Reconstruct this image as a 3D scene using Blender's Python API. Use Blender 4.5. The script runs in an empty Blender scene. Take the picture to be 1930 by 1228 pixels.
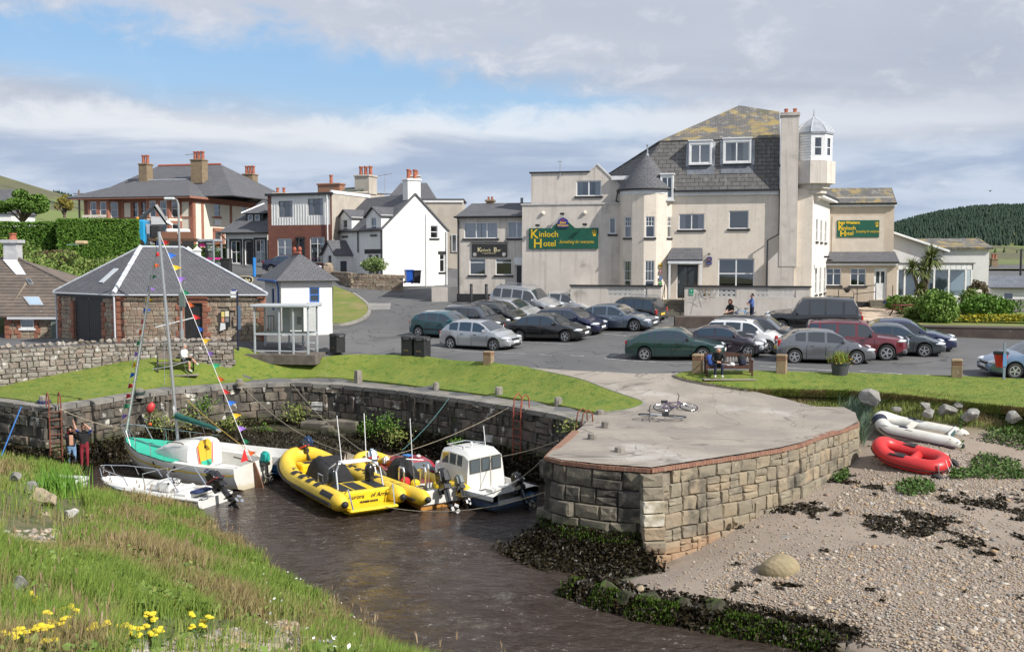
import bpy,bmesh,math,random
import numpy as np
from mathutils import Vector,Matrix,noise
from mathutils.geometry import tessellate_polygon
random.seed(7);np.random.seed(7)
R=math.radians;V=Vector
scene=bpy.context.scene
COL=scene.collection
# camera, world, sun, exposure
F,CX,CY,HY,CAMZ=1930.0,965.0,614.0,490.0,8.4
PITCH=math.atan2(CY-HY,F)
cam_d=bpy.data.cameras.new('camera');cam=bpy.data.objects.new('camera',cam_d);COL.objects.link(cam)
cam_d.sensor_width=36.0;cam_d.lens=36.0*F/1930.0;cam_d.clip_start=0.1;cam_d.clip_end=12000
cam.location=(0,0,CAMZ);cam.rotation_euler=(R(90)-PITCH,0,0)
scene.camera=cam
SUN_DIR=V((0.65,-0.45,0.65)).normalized()
sd=bpy.data.lights.new('sun','SUN');sd.energy=5.0;sd.angle=R(0.6);sd.color=(1.0,0.96,0.90)
sun=bpy.data.objects.new('sun',sd);COL.objects.link(sun)
sun.rotation_euler=SUN_DIR.to_track_quat('Z','Y').to_euler();sun.location=(30,-20,60)
scene.view_settings.view_transform='Standard';scene.view_settings.look='None'
scene.view_settings.exposure=0.12;scene.view_settings.gamma=1.0;scene.view_settings.use_curve_mapping=False
scene.cycles.max_bounces=5;scene.cycles.transparent_max_bounces=12;scene.cycles.glossy_bounces=3
scene.cycles.diffuse_bounces=3;scene.cycles.caustics_reflective=False;scene.cycles.caustics_refractive=False
scene.cycles.use_denoising=True
class S:
 """a node socket with arithmetic"""
 def __init__(s,t,o):s.t,s.o=t,o
 def _m(s,op,*a,clamp=False):
  n=s.t.nodes.new('ShaderNodeMath');n.operation=op;n.use_clamp=clamp
  for i,x in enumerate((s,)+a):
   if isinstance(x,S):s.t.links.new(x.o,n.inputs[i])
   else:n.inputs[i].default_value=x
  return S(s.t,n.outputs[0])
 def __add__(s,x):return s._m('ADD',x)
 __radd__=__add__
 def __sub__(s,x):return s._m('SUBTRACT',x)
 def __rsub__(s,x):return(s*-1.0)+x
 def __mul__(s,x):return s._m('MULTIPLY',x)
 __rmul__=__mul__
 def __truediv__(s,x):return s._m('DIVIDE',x)
 def mx(s,x):return s._m('MAXIMUM',x)
 def mn(s,x):return s._m('MINIMUM',x)
 def step(s,lo,hi):
  n=s.t.nodes.new('ShaderNodeMapRange');n.interpolation_type='SMOOTHSTEP'
  s.t.links.new(s.o,n.inputs[0]);n.inputs[1].default_value=lo;n.inputs[2].default_value=hi
  return S(s.t,n.outputs[0])
def noi(t,vec,scale,detail=4,j15=.55,dist=0.0,dim='3D'):
 n=t.nodes.new('ShaderNodeTexNoise');n.inputs['Scale'].default_value=scale
 n.inputs['Detail'].default_value=detail;n.inputs['Roughness'].default_value=j15;n.inputs['Distortion'].default_value=dist
 if vec is not None:t.links.new(vec.o if isinstance(vec,S)else vec,n.inputs['Vector'])
 return S(t,n.outputs[0])
def mixc(t,f,a,b,mode='MIX'):
 n=t.nodes.new('ShaderNodeMix');n.data_type='RGBA';n.blend_type=mode
 for i,x in((0,f),(6,a),(7,b)):
  if isinstance(x,S):t.links.new(x.o,n.inputs[i])
  elif i==0:n.inputs[0].default_value=x
  else:n.inputs[i].default_value=(*x[:3],1)
 return S(t,n.outputs[2])
def sep(t,v):
 n=t.nodes.new('ShaderNodeSeparateXYZ');t.links.new(v.o,n.inputs[0]);return[S(t,o)for o in n.outputs]
def comb(t,x,y,z):
 n=t.nodes.new('ShaderNodeCombineXYZ')
 for i,q in enumerate((x,y,z)):
  if isinstance(q,S):t.links.new(q.o,n.inputs[i])
  else:n.inputs[i].default_value=q
 return S(t,n.outputs[0])
world=bpy.data.worlds.new('World');scene.world=world;world.use_nodes=True
def build_world():
 t=world.node_tree;t.nodes.clear()
 out=t.nodes.new('ShaderNodeOutputWorld');bg=t.nodes.new('ShaderNodeBackground')
 t.links.new(bg.outputs[0],out.inputs[0])
 tc=t.nodes.new('ShaderNodeTexCoord');d=S(t,tc.outputs['Generated'])
 sk=t.nodes.new('ShaderNodeTexSky');sk.sky_type='NISHITA';sk.sun_disc=False
 sk.sun_elevation=math.asin(SUN_DIR.z);sk.sun_rotation=math.atan2(SUN_DIR.x,SUN_DIR.y);sk.altitude=0
 x,y,z=sep(t,d)
 az=x._m('ARCTAN2',y)
 el=z._m('ARCSINE')
 zz=z.mx(0.0)+0.06
 p=comb(t,x/zz*0.55,y/zz,0.0)
 q=comb(t,az*5.0,el*26.0,0.3)
 puff=comb(t,az*9.0,el*16.0,2.0)
 n1=noi(t,p,0.55,7,.55,.6);n2=noi(t,q,1.0,6,.55,.4);n3=noi(t,puff,1.6,7,.6,.3)
 deck=mixc(t,n1.step(.30,.70),(.42,.47,.57),(.58,.62,.71))
 deck=mixc(t,(n3.step(.5,.78))*.6,deck,(.80,.82,.86))
 blue=mixc(t,el.step(.10,.24),(.40,.63,.88),(.24,.51,.87))
 nis=t.nodes.new('ShaderNodeVectorMath');nis.operation='SCALE';nis.inputs['Scale'].default_value=0.10
 t.links.new(sk.outputs[0],nis.inputs[0])
 sky_n=mixc(t,.75,S(t,nis.outputs[0]),blue)
 gap=(el+(n2-.5)*.05+az*.10).step(.10,.135)*(1.0-(el+(n3-.5)*.13+az*.10).step(.155,.205))*(1.0-(az+(n2-.5)*.5).step(-.05,.24))
 hole=(n1+(n3-.5)*.25).step(.60,.72)*el.step(.15,.3)*.55
 dens=(1.0-gap*.88).mx(0.0).mn(1.0)*(1.0-hole)
 c=mixc(t,dens,sky_n,deck)
 streak=(el+(n2-.5)*.05-az*.012).step(.108,.124)*(1.0-(el+(n3-.5)*.075-az*.012).step(.125,.150))*(1.0-az.step(-.05,.45)*.55)
 low=1.0-(el+(n2-.5)*.05).step(.095,.128)
 lowc=mixc(t,n2.step(.40,.62),(.36,.45,.61),(.58,.66,.78))
 lowc=mixc(t,n3.step(.52,.72)*(1.0-el.step(.02,.10))*.8,lowc,(.82,.85,.89))
 c=mixc(t,low*.85,c,lowc)
 c=mixc(t,streak*.75,c,(.80,.83,.87))
 c=mixc(t,(1.0-el.step(-.02,.06))*.35,c,(.66,.73,.83))
 t.links.new(c.o,bg.inputs[0]);bg.inputs[1].default_value=1.0
build_world()
# picture to place
_ca,_sa=math.cos(PITCH),math.sin(PITCH)
def ray(px,py):
 u,v=(px-CX)/F,(CY-py)/F
 return V((u,v*_sa+_ca,v*_ca-_sa))
def at(px,py,Y):
 r=ray(px,py);return V((0,0,CAMZ))+r*(Y/r.y)
def gz(px,py,z):
 r=ray(px,py);return V((0,0,CAMZ))+r*((z-CAMZ)/r.z)
 # mesh builder
class MB:
 def __init__(s):s.v,s.f,s.m=[],[],[]
 def add(s,vs,fs,mi=0):
  o=len(s.v);s.v.extend([tuple(v)for v in vs])
  for f in fs:s.f.append([i+o for i in f]);s.m.append(mi)
  return s
 def poly(s,pts,mi=0):return s.add(pts,[list(range(len(pts)))],mi)
 def box(s,a,b,mi=0,T=None):
  x0,y0,z0=a;x1,y1,z1=b
  vs=[V(c)for c in((x0,y0,z0),(x1,y0,z0),(x1,y1,z0),(x0,y1,z0),(x0,y0,z1),(x1,y0,z1),(x1,y1,z1),(x0,y1,z1))]
  if T is not None:vs=[T@v for v in vs]
  return s.add(vs,[(0,3,2,1),(4,5,6,7),(0,1,5,4),(1,2,6,5),(2,3,7,6),(3,0,4,7)],mi)
 def cbox(s,c,size,mi=0,rz=0.0,rx=0.0,ry=0.0):
  T=Matrix.Translation(V(c))@Matrix.Rotation(rz,4,'Z')@Matrix.Rotation(ry,4,'Y')@Matrix.Rotation(rx,4,'X')
  h=V(size)/2
  return s.box(-h,h,mi,T)
 def bbox(s,c,size,bev=.02,mi=0,rz=0.0,rx=0.0,ry=0.0):
  """box with chamfered edges"""
  T=Matrix.Translation(V(c))@Matrix.Rotation(rz,4,'Z')@Matrix.Rotation(ry,4,'Y')@Matrix.Rotation(rx,4,'X')
  bm=bmesh.new();bmesh.ops.create_cube(bm,size=1.0,matrix=Matrix.Diagonal((*size,1)))
  bmesh.ops.bevel(bm,geom=list(bm.edges),offset=min(bev,min(size)*.45),segments=1,affect='EDGES')
  bm.verts.index_update()
  s.add([T@v.co for v in bm.verts],[[v.index for v in f.verts]for f in bm.faces],mi);bm.free();return s
 def prism(s,pts,fn,d0,d1,mi=0):
  """pts 2D outline, fn(u,v,d)->3D"""
  n=len(pts)
  vs=[fn(u,v,d0)for u,v in pts]+[fn(u,v,d1)for u,v in pts]
  fs=[list(range(n))[::-1],list(range(n,2*n))]+[(i,(i+1)%n,n+(i+1)%n,n+i)for i in range(n)]
  return s.add(vs,fs,mi)
 def tube(s,pts,r,n=6,mi=0,closed=False,cap=True):
  pts=[V(p)for p in pts];k=len(pts);rs=r if isinstance(r,(list,tuple))else[r]*k
  rings=[];up=None
  for i,p in enumerate(pts):
   a=pts[i-1]if(i or closed)else p;b=pts[(i+1)%k]if(i<k-1 or closed)else p
   t=(b-a);t=t.normalized()if t.length>1e-9 else V((0,0,1))
   if up is None:up=V((0,0,1))if abs(t.z)<.9 else V((1,0,0))
   x=up.cross(t)
   if x.length<1e-4:x=V((1,0,0)).cross(t)
   x.normalize();y=t.cross(x);up=y
   rings.append([p+(x*math.cos(2*math.pi*j/n)+y*math.sin(2*math.pi*j/n))*rs[i]for j in range(n)])
  return s.loft(rings,mi,True,closed,cap)
 def loft(s,rings,mi=0,ring_closed=True,closed=False,cap=True):
  n=len(rings[0]);k=len(rings);vs=[p for r in rings for p in r];fs=[]
  for i in range(k if closed else k-1):
   for j in range(n if ring_closed else n-1):
    a,b=i*n+j,i*n+(j+1)%n;c,d=((i+1)%k)*n+(j+1)%n,((i+1)%k)*n+j
    fs.append((a,b,c,d))
  if cap and not closed and ring_closed:fs+=[list(range(n))[::-1],list(range((k-1)*n,k*n))]
  return s.add(vs,fs,mi)
 def lathe(s,prof,n=16,c=(0,0,0),mi=0,T=None):
  c=V(c);rings=[]
  for r,z in prof:
   ring=[V((math.cos(2*math.pi*j/n)*r,math.sin(2*math.pi*j/n)*r,z))for j in range(n)]
   rings.append([(T@v if T is not None else v)+c for v in ring])
  return s.loft(rings,mi,True,False,True)
 def ball(s,c,r,n=10,k=6,mi=0,T=None):
  rr=r if isinstance(r,(list,tuple))else(r,r,r);c=V(c);rings=[]
  for i in range(k+1):
   a=-math.pi/2+math.pi*i/k;ca=max(math.cos(a),1e-3)
   ring=[V((math.cos(2*math.pi*j/n)*ca*rr[0],math.sin(2*math.pi*j/n)*ca*rr[1],math.sin(a)*rr[2]))for j in range(n)]
   rings.append([(T@v if T is not None else v)+c for v in ring])
  return s.loft(rings,mi,True,False,True)
 def j33(s,name,mats,parent=None,smooth=None,loc=None,rotz=0.0):
  me=bpy.data.meshes.new(name);me.from_pydata(s.v,[],s.f)
  if not isinstance(mats,(list,tuple)):mats=[mats]
  for m in mats:me.materials.append(m)
  if len(mats)>1:me.polygons.foreach_set('material_index',s.m)
  uvs(me)
  if smooth is not None:
   me.polygons.foreach_set('use_smooth',[True]*len(me.polygons));me.set_sharp_from_angle(angle=R(smooth))
  o=bpy.data.objects.new(name,me);COL.objects.link(o)
  if parent is not None:o.parent=parent
  if loc is not None:o.location=loc
  if rotz:o.rotation_euler=(0,0,rotz)
  return o
def uvs(me):
 n=len(me.polygons)
 if not n:return
 me.update()
 nor=np.empty(n*3,np.float32);me.polygons.foreach_get('normal',nor);nor=nor.reshape(-1,3)
 tot=np.empty(n,np.int32);me.polygons.foreach_get('loop_total',tot)
 nl=len(me.loops);vi=np.empty(nl,np.int32);me.loops.foreach_get('vertex_index',vi)
 co=np.empty(len(me.vertices)*3,np.float32);me.vertices.foreach_get('co',co);co=co.reshape(-1,3)
 t=np.stack([-nor[:,1],nor[:,0],np.zeros(n,np.float32)],1);ln=np.linalg.norm(t,axis=1,keepdims=True)
 t=np.where(ln>.15,t/np.maximum(ln,1e-6),np.array([[1,0,0]],np.float32));b=np.cross(nor,t)
 t=np.repeat(t,tot,0);b=np.repeat(b,tot,0);P=co[vi]
 uv=np.stack([(P*t).sum(1),(P*b).sum(1)],1).astype(np.float32)
 lay=me.uv_layers.new(name='uv');lay.data.foreach_set('uv',uv.ravel())
def j12(name,label,cat,loc=(0,0,0),rotz=0.0,group=None):
 o=bpy.data.objects.new(name,None);COL.objects.link(o);o.empty_display_size=.2
 o.location=loc;o.rotation_euler=(0,0,rotz);return tag(o,label,cat,group)
def tag(o,label,cat,group=None):
 o['label']=label;o['category']=cat
 if group:o['group']=group
 return o
def kind(o,k='structure'):o['kind']=k;return o
def j13(src,name,parent,loc,rot=(0,0,0),scale=(1,1,1)):
 o=bpy.data.objects.new(name,src);COL.objects.link(o);o.parent=parent
 o.location=loc;o.rotation_euler=rot;o.scale=scale;return o
def j18(o,parent=None):
 c=o.copy();COL.objects.link(c);c.parent=parent
 for ch in list(o.children):j18(ch,c)
 return c
 # materials
_mats={}
def mat(name,c,c2=None,scale=3.0,j15=.75,bump=0.0,bscale=30.0,metal=0.0,j14=(),pal=None,j16=None,streak=None,coat=0.0,spec=.5,uv=None,lo=.38,hi=.62,stretch=None,vvar=0.0,emit=None,j17=False,zg=(),crack=None):
 """c/c2 mixed by noise; pal: palette picked per object; island: palette per loose piece; spots: (colour, scale, lo, hi) stains;
    streak: (colour, amount) rain streaks; uv: ('brick', w, h, mortar colour, mortar size) coursed pattern in metres"""
 if name in _mats:return _mats[name]
 m=bpy.data.materials.new(name);m.use_nodes=True;t=m.node_tree;b=t.nodes['Principled BSDF']
 tc=t.nodes.new('ShaderNodeTexCoord');ob=S(t,t.nodes.new('ShaderNodeNewGeometry').outputs['Position']if j17 else tc.outputs['Object'])
 if stretch:
  mp=t.nodes.new('ShaderNodeMapping');mp.inputs['Scale'].default_value=stretch;t.links.new(ob.o,mp.inputs[0]);obs=S(t,mp.outputs[0])
 else:obs=ob
 col=None
 if pal or j16:
  rp=t.nodes.new('ShaderNodeValToRGB');P=pal or j16;cr=rp.color_ramp
  while len(cr.elements)<len(P):cr.elements.new(.5)
  for i,q in enumerate(P):cr.elements[i].position=(i+.0)/max(1,len(P)-1);cr.elements[i].color=(*q,1)
  if j16:src=t.nodes.new('ShaderNodeNewGeometry').outputs['Random Per Island']
  else:src=t.nodes.new('ShaderNodeObjectInfo').outputs['Random']
  t.links.new(src,rp.inputs[0]);col=S(t,rp.outputs[0])
  if c2:col=mixc(t,noi(t,obs,scale,5).step(lo,hi)*.6,col,c2)
 elif c2:col=mixc(t,noi(t,obs,scale,6,.6).step(lo,hi),c,c2)
 h=None
 if uv:
  _,bw,bh,mc,ms=uv
  uvn=S(t,tc.outputs['UV']);br=t.nodes.new('ShaderNodeTexBrick');t.links.new(uvn.o,br.inputs['Vector'])
  br.inputs['Scale'].default_value=1.0;br.inputs['Brick Width'].default_value=bw;br.inputs['Row Height'].default_value=bh
  br.inputs['Mortar Size'].default_value=ms;br.inputs['Mortar Smooth'].default_value=.2;br.inputs['Bias'].default_value=0
  a=col if col is not None else None
  k1=tuple(x*.82 for x in c);k2=tuple(min(1,x*1.18)for x in c)
  br.inputs['Color1'].default_value=(*k1,1);br.inputs['Color2'].default_value=(*k2,1);br.inputs['Mortar'].default_value=(*mc,1)
  bc=S(t,br.outputs[0])
  col=mixc(t,.45,bc,a)if a is not None else bc
  if a is not None:col=mixc(t,S(t,br.outputs[1]),col,mc)
  h=S(t,br.outputs[1])*-0.6
 for sc_,ssc,lo_,hi_ in j14:
  src=col if col is not None else c
  col=mixc(t,noi(t,ob,ssc,6,.62,.2).step(lo_,hi_),src,sc_)
 if crack:
  for k,sc_ in enumerate((crack[1],crack[1]*3.1)):
   f=1.0-(noi(t,ob,sc_,3,.6,.8)-(.5+.07*k))._m('ABSOLUTE').step(crack[2]*.4,crack[2]);col=mixc(t,f*(.75-.3*k),col,crack[0])
 for z0,z1,zc,za,zn in zg:
  zpos=sep(t,S(t,t.nodes.new('ShaderNodeNewGeometry').outputs['Position']))[2]
  f=(zpos+(noi(t,ob,1.7,5,.65)-.5)*zn).step(z0,z1)
  col=mixc(t,f*za,col if col is not None else c,zc)
 if streak:
  mp=t.nodes.new('ShaderNodeMapping');mp.inputs['Scale'].default_value=(3.5,3.5,.18);t.links.new(ob.o,mp.inputs[0])
  col=mixc(t,noi(t,S(t,mp.outputs[0]),1.3,4,.6).step(.5,.75)*streak[1],col if col is not None else c,streak[0])
 if vvar and col is not None:
  oi=t.nodes.new('ShaderNodeObjectInfo');v=S(t,oi.outputs['Random'])*(2*vvar)+(1-vvar)
  mul=t.nodes.new('ShaderNodeVectorMath');mul.operation='SCALE';t.links.new(col.o,mul.inputs[0]);t.links.new(v.o,mul.inputs['Scale']);col=S(t,mul.outputs[0])
 if col is not None:t.links.new(col.o,b.inputs['Base Color'])
 else:b.inputs['Base Color'].default_value=(*c,1)
 b.inputs['Roughness'].default_value=j15;b.inputs['Metallic'].default_value=metal
 b.inputs['Coat Weight'].default_value=coat;b.inputs['Coat Roughness'].default_value=.05;b.inputs['Specular IOR Level'].default_value=spec
 if bump or h is not None:
  bn=t.nodes.new('ShaderNodeBump');bn.inputs['Strength'].default_value=1.0;bn.inputs['Distance'].default_value=1.0
  hh=noi(t,obs,bscale,6,.6)*bump
  if h is not None:hh=hh+h*.012
  t.links.new(hh.o,bn.inputs['Height']);t.links.new(bn.outputs[0],b.inputs['Normal'])
 if emit:b.inputs['Emission Color'].default_value=(*emit[0],1);b.inputs['Emission Strength'].default_value=emit[1]
 _mats[name]=m;return m
def gmat(name,tint=(.9,.95,1),k=.10,j15=.03):
 """thin window glass: mirror-like by fresnel, otherwise see-through"""
 if name in _mats:return _mats[name]
 m=bpy.data.materials.new(name);m.use_nodes=True;t=m.node_tree;t.nodes.clear()
 o=t.nodes.new('ShaderNodeOutputMaterial');mx=t.nodes.new('ShaderNodeMixShader');tr=t.nodes.new('ShaderNodeBsdfTransparent');gl=t.nodes.new('ShaderNodeBsdfGlossy')
 fr=t.nodes.new('ShaderNodeFresnel');fr.inputs[0].default_value=1.5
 f=(S(t,fr.outputs[0])*1.6+k).mn(1.0)
 tr.inputs[0].default_value=(*tint,1);gl.inputs['Roughness'].default_value=j15;gl.inputs[0].default_value=(.9,.95,1,1)
 t.links.new(f.o,mx.inputs[0]);t.links.new(tr.outputs[0],mx.inputs[1]);t.links.new(gl.outputs[0],mx.inputs[2]);t.links.new(mx.outputs[0],o.inputs[0])
 _mats[name]=m;return m
 # ground heights
class TPS:
 def __init__(s,P,lam=.02):
  P=np.array(P,float);s.X=P[:,:2];n=len(P)
  K=s.k(np.linalg.norm(s.X[:,None]-s.X[None],axis=2))+lam*np.eye(n)
  Q=np.hstack([np.ones((n,1)),s.X]);A=np.block([[K,Q],[Q.T,np.zeros((3,3))]])
  s.w=np.linalg.solve(A,np.concatenate([P[:,2],np.zeros(3)]))
 @staticmethod
 def k(r):return np.where(r>1e-9,r*r*np.log(np.maximum(r,1e-9)),0.0)*.01
 def many(s,xy):
  xy=np.asarray(xy,float);out=np.empty(len(xy))
  for i in range(0,len(xy),20000):
   q=xy[i:i+20000];K=s.k(np.linalg.norm(q[:,None]-s.X[None],axis=2))
   out[i:i+20000]=K@s.w[:-3]+s.w[-3]+q@s.w[-2:]
  return out
 def __call__(s,x,y):return float(s.many([[x,y]])[0])
_up=[(0,758,2.6),(85,768,2.6),(270,742,2.6),(450,725,2.6),(640,726,2.6),(860,750,2.6),(1060,780,2.62),(1100,790,2.65),(1030,860,2.68),(1230,882,2.7),(1500,838,2.7),(1615,798,2.72),(1480,758,2.9),(350,706,3.1),(0,722,2.95),(150,702,3.15),(440,660,4.0),(545,672,3.76),(785,668,3.75),(920,684,3.7),(1315,703,3.7),(1473,705,3.7),(1803,713,3.7),(1265,680,3.82),(890,660,3.78),(1540,684,3.86),(1400,735,3.25),(1600,743,3.25),(1930,772,3.2),(1375,714,3.55),(1250,722,3.35),(1100,716,3.4),(1210,765,2.85),(1300,592,5.0),(1080,584,5.1),(865,547,6.2),(985,558,5.9),(843,535,6.45),(700,560,5.5),(625,615,4.25),(640,650,3.95),(700,530,6.7),(215,645,4.15),(490,642,4.1),(1530,626,4.6),(1700,655,4.15),(1750,634,4.5),(1930,637,4.45),(700,720,2.9),(560,690,3.35),(1000,700,3.45),(800,700,3.2),(1820,740,3.4),(1650,720,3.55)]
UPC=[tuple(gz(*p))for p in _up]+[(-9.9,79,6.35),(-5.2,82.2,6.45),(-12,80,6.6),(-16,86,7.3),(-7,76,6.0),(-23.5,80,7.3),(-22,88,8.0),(-14,88,7.9),(-40,110,9.4),(-30,61,3.9),(-26,64,4.3),(-30,72,6.3),(-45,55,4.2),(-60,60,5.5),(-60,100,9.5),(20,74,5.3),(27,72,5.2),(27,60,4.75),(45,60,4.8),(45,75,5.2),(60,110,6.0),(0,110,7.5),(25,110,6.2),(-30,45,2.9),(-50,44,3.2)]
_Q=np.array([tuple(gz(px,py,2.6))[:2]for px,py in((-420,702),(-200,735),(0,757),(85,768),(110,766),(180,755),(270,742),(360,733),(450,725),(545,721),(640,725),(760,738),(860,750),(960,766),(1060,783),(1098,796))])
class Upland(TPS):
 def many(s,xy):
  xy=np.asarray(xy,float);z=super().many(xy);d=np.full(len(xy),1e9)
  for a,b in zip(_Q[:-1],_Q[1:-1]):
   u=b-a;t=np.clip(((xy-a)@u)/(u@u),0,1);d=np.minimum(d,np.linalg.norm(xy-a-t[:,None]*u,axis=1))
  t=np.clip((d-.7)/3.5,0,1);w=1-t*t*(3-2*t);return z*(1-w)+2.575*w
hp=Upland(UPC)
def gh(px,py,fn=None):
 """where the picture ray meets the upland ground"""
 fn=fn or hp;r=ray(px,py);lo,hi=8.0,200.0
 Ys=np.linspace(15,130,400);k=Ys/r.y;xs,zs=r.x*k,CAMZ+r.z*k
 h=fn.many(np.stack([xs,Ys],1));below=np.where(zs<h)[0]
 if not len(below):return V((r.x*90/r.y,90,fn(r.x*90/r.y,90)))
 i=max(1,below[0]);a=(zs[i-1]-h[i-1]);b=(h[i]-zs[i]);Y=Ys[i-1]+(Ys[i]-Ys[i-1])*a/max(1e-6,a+b)
 x=r.x*Y/r.y;return V((x,Y,fn(x,Y)))
def crv(pts,n=6):
 """Catmull-Rom through 2D/3D points"""
 P=[V(p)for p in pts];out=[]
 for i in range(len(P)-1):
  a,b,c,d=P[max(0,i-1)],P[i],P[i+1],P[min(len(P)-1,i+2)]
  for k in range(n):
   t=k/n;out.append(.5*((2*b)+(c-a)*t+(2*a-5*b+4*c-d)*t*t+(3*b-a-3*c+d)*t**3))
 return out+[P[-1]]
def xy(v):return V((v[0],v[1]))
def j11(name,poly,fn,off,m,res=1.0,skirt=0.0):
 bm=bmesh.new();vs=[bm.verts.new((p[0],p[1],0))for p in poly]
 for tr in tessellate_polygon([[V((p[0],p[1],0))for p in poly]]):
  if len(set(tr))==3:
   try:bm.faces.new([vs[k]for k in tr])
   except ValueError:pass
 xs=[p[0]for p in poly];ys=[p[1]for p in poly]
 for ax,lo,hi in((0,min(xs),max(xs)),(1,min(ys),max(ys))):
  k=math.floor(lo/res)+1
  while k*res<hi:
   co=[0,0,0];co[ax]=k*res;no=[0,0,0];no[ax]=1
   bmesh.ops.bisect_plane(bm,geom=bm.verts[:]+bm.edges[:]+bm.faces[:],plane_co=co,plane_no=no,dist=1e-5);k+=1
 bmesh.ops.remove_doubles(bm,verts=bm.verts[:],dist=1e-4)
 z=fn.many([[v.co.x,v.co.y]for v in bm.verts])
 for v,q in zip(bm.verts,z):v.co.z=q+off
 bm.normal_update()
 for f in bm.faces:
  if f.normal.z<0:f.normal_flip()
 if skirt:
  be=[e for e in bm.edges if e.is_boundary]
  g=bmesh.ops.extrude_edge_only(bm,edges=be)['geom']
  for v in g:
   if isinstance(v,bmesh.types.BMVert):v.co.z-=skirt
 me=bpy.data.meshes.new(name);bm.to_mesh(me);bm.free();me.materials.append(m)
 if not skirt:me.polygons.foreach_set('use_smooth',[True]*len(me.polygons))
 o=bpy.data.objects.new(name,me);COL.objects.link(o);return kind(o)
 # ground materials
m0=mat('asphalt',(.125,.124,.124),(.105,.105,.107),.35,.9,.006,60,j14=(((.145,.143,.14),.12,.45,.7),((.06,.06,.062),1.3,.70,.74),((.085,.085,.086),.22,.58,.68)),j17=True,crack=((.045,.045,.046),.16,.006))
m13=mat('path_concrete',(.345,.30,.25),(.265,.235,.20),.5,.9,.004,50,j14=(((.42,.39,.35),.18,.55,.65),((.2,.185,.165),1.2,.62,.74),((.17,.155,.13),.3,.62,.72)),j17=True,crack=((.13,.115,.095),.22,.007))
m29=mat('lawn_grass',(.15,.20,.024),(.195,.225,.034),.9,.9,.02,45,j14=(((.08,.155,.018),2.6,.5,.66),((.22,.24,.07),.35,.60,.74),((.10,.18,.02),14,.5,.7)),j17=True)
m27=mat('kerb_concrete',(.30,.28,.25),(.22,.21,.19),2,.9,.005,60,j17=True)
m14=mat('quay_coping',(.27,.25,.22),(.17,.16,.145),1.3,.9,.008,30,j14=(((.40,.39,.35),2.2,.62,.72),((.12,.14,.05),.9,.62,.74)),j17=True)
M_WHITE_LINE=mat('road_paint',(.55,.55,.53),(.30,.30,.30),3,.9,j17=True)
# outlines on the ground
QUAY=[xy(gz(px,py,2.6))for px,py in((-420,702),(-200,735),(0,757),(85,768),(110,766),(180,755),(270,742),(360,733),(450,725),(545,721),(640,725),(760,738),(860,750),(960,766),(1060,783),(1098,796))]
PIER=[xy(gz(px,py,2.69))for px,py in((1098,800),(1082,812),(1060,833),(1040,850),(1030,861),(1060,869),(1130,877),(1228,884),(1300,873),(1400,858),(1470,846),(1510,836),(1550,820),(1590,809),(1617,798),(1612,788),(1590,781))]
PATH_R=[gh(px,py)for px,py in((1540,768),(1480,753),(1420,739),(1370,728),(1320,719))]
LAWN_R=crv([xy(gh(px,py))for px,py in((1270,712),(1300,720),(1350,729),(1410,737),(1480,737),(1560,739),(1640,743),(1720,750),(1800,760),(1870,767),(1940,774),(2250,800))],4)
base=[xy(p)for p in QUAY]+[xy(p)for p in PIER]+[xy(p)for p in PATH_R[:3]]+LAWN_R[14:]
base+=[V((60,36)),V((75,60)),V((75,150)),V((-90,150)),V((-90,45))]
car_park=j11('car_park',base,hp,0.0,m0,1.5,skirt=.0)
q2=QUAY[2:]
lawn_left=[xy(gh(px,py))for px,py in((-420,712),(-200,742),(0,752),(60,760),(130,758),(270,735),(360,727),(450,721),(560,714),(680,719),(820,735),(940,750),(1060,768),(1120,780),(1180,775),(1212,765),(1205,757),(1150,738),(1060,709),(1000,696),(950,690),(880,684),(800,674),(690,671),(600,677),(560,679),(500,672),(478,664),(440,658),(300,672),(150,694),(0,716),(-200,730),(-420,690))]
j11('lawn',crv(lawn_left+lawn_left[:1],3)[:-1],hp,.10,m29,1.0,skirt=.12)
top_r=[xy(gh(px,py))for px,py in((2250,735),(1930,718),(1800,712),(1600,706),(1400,702),(1310,702),(1285,705))]
j11('lawn',LAWN_R+top_r,hp,.10,m29,1.0,skirt=.3)
pier_poly=PIER+[xy(p)for p in PATH_R]+[xy(gh(px,py))for px,py in((1300,716),(1275,710),(1276,704),(1200,706),(1100,701),(1010,695),(960,690),(1000,696),(1060,709),(1150,738),(1203,757),(1211,766),(1180,775),(1120,781))]
j11('pier_deck',pier_poly,hp,.05,m13,1.0)
def kerb(pts,w=.12,h=.10,name='kerb'):
 mb=MB();P=[V((p[0],p[1]))for p in pts];rings=[]
 for i,p in enumerate(P):
  t=(P[min(i+1,len(P)-1)]-P[max(i-1,0)]).normalized();n=V((-t.y,t.x))*w/2;z=hp(p.x,p.y)
  rings.append([V((p.x-n.x,p.y-n.y,z-.1)),V((p.x-n.x,p.y-n.y,z+h)),V((p.x+n.x,p.y+n.y,z+h)),V((p.x+n.x,p.y+n.y,z-.1))])
 mb.loft(rings);return kind(mb.j33(name,m27))
kerb(crv([xy(gh(px,py))for px,py in((1120,782),(1180,776),(1212,766),(1206,757),(1150,738),(1060,709),(1000,696))],5))
kerb(crv([xy(gh(px,py))for px,py in((1276,706),(1272,712),(1300,721),(1350,730),(1410,738))],5),.14,.10)
_q=QUAY[1:];_n=[]
for i,p in enumerate(_q):
 t=(_q[min(i+1,len(_q)-1)]-_q[max(i-1,0)]).normalized();_n.append(V((t.y,-t.x)))
qs=[p-n*.25 for p,n in zip(_q,_n)]+[p-n*1.3 for p,n in zip(_q,_n)][::-1]
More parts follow.
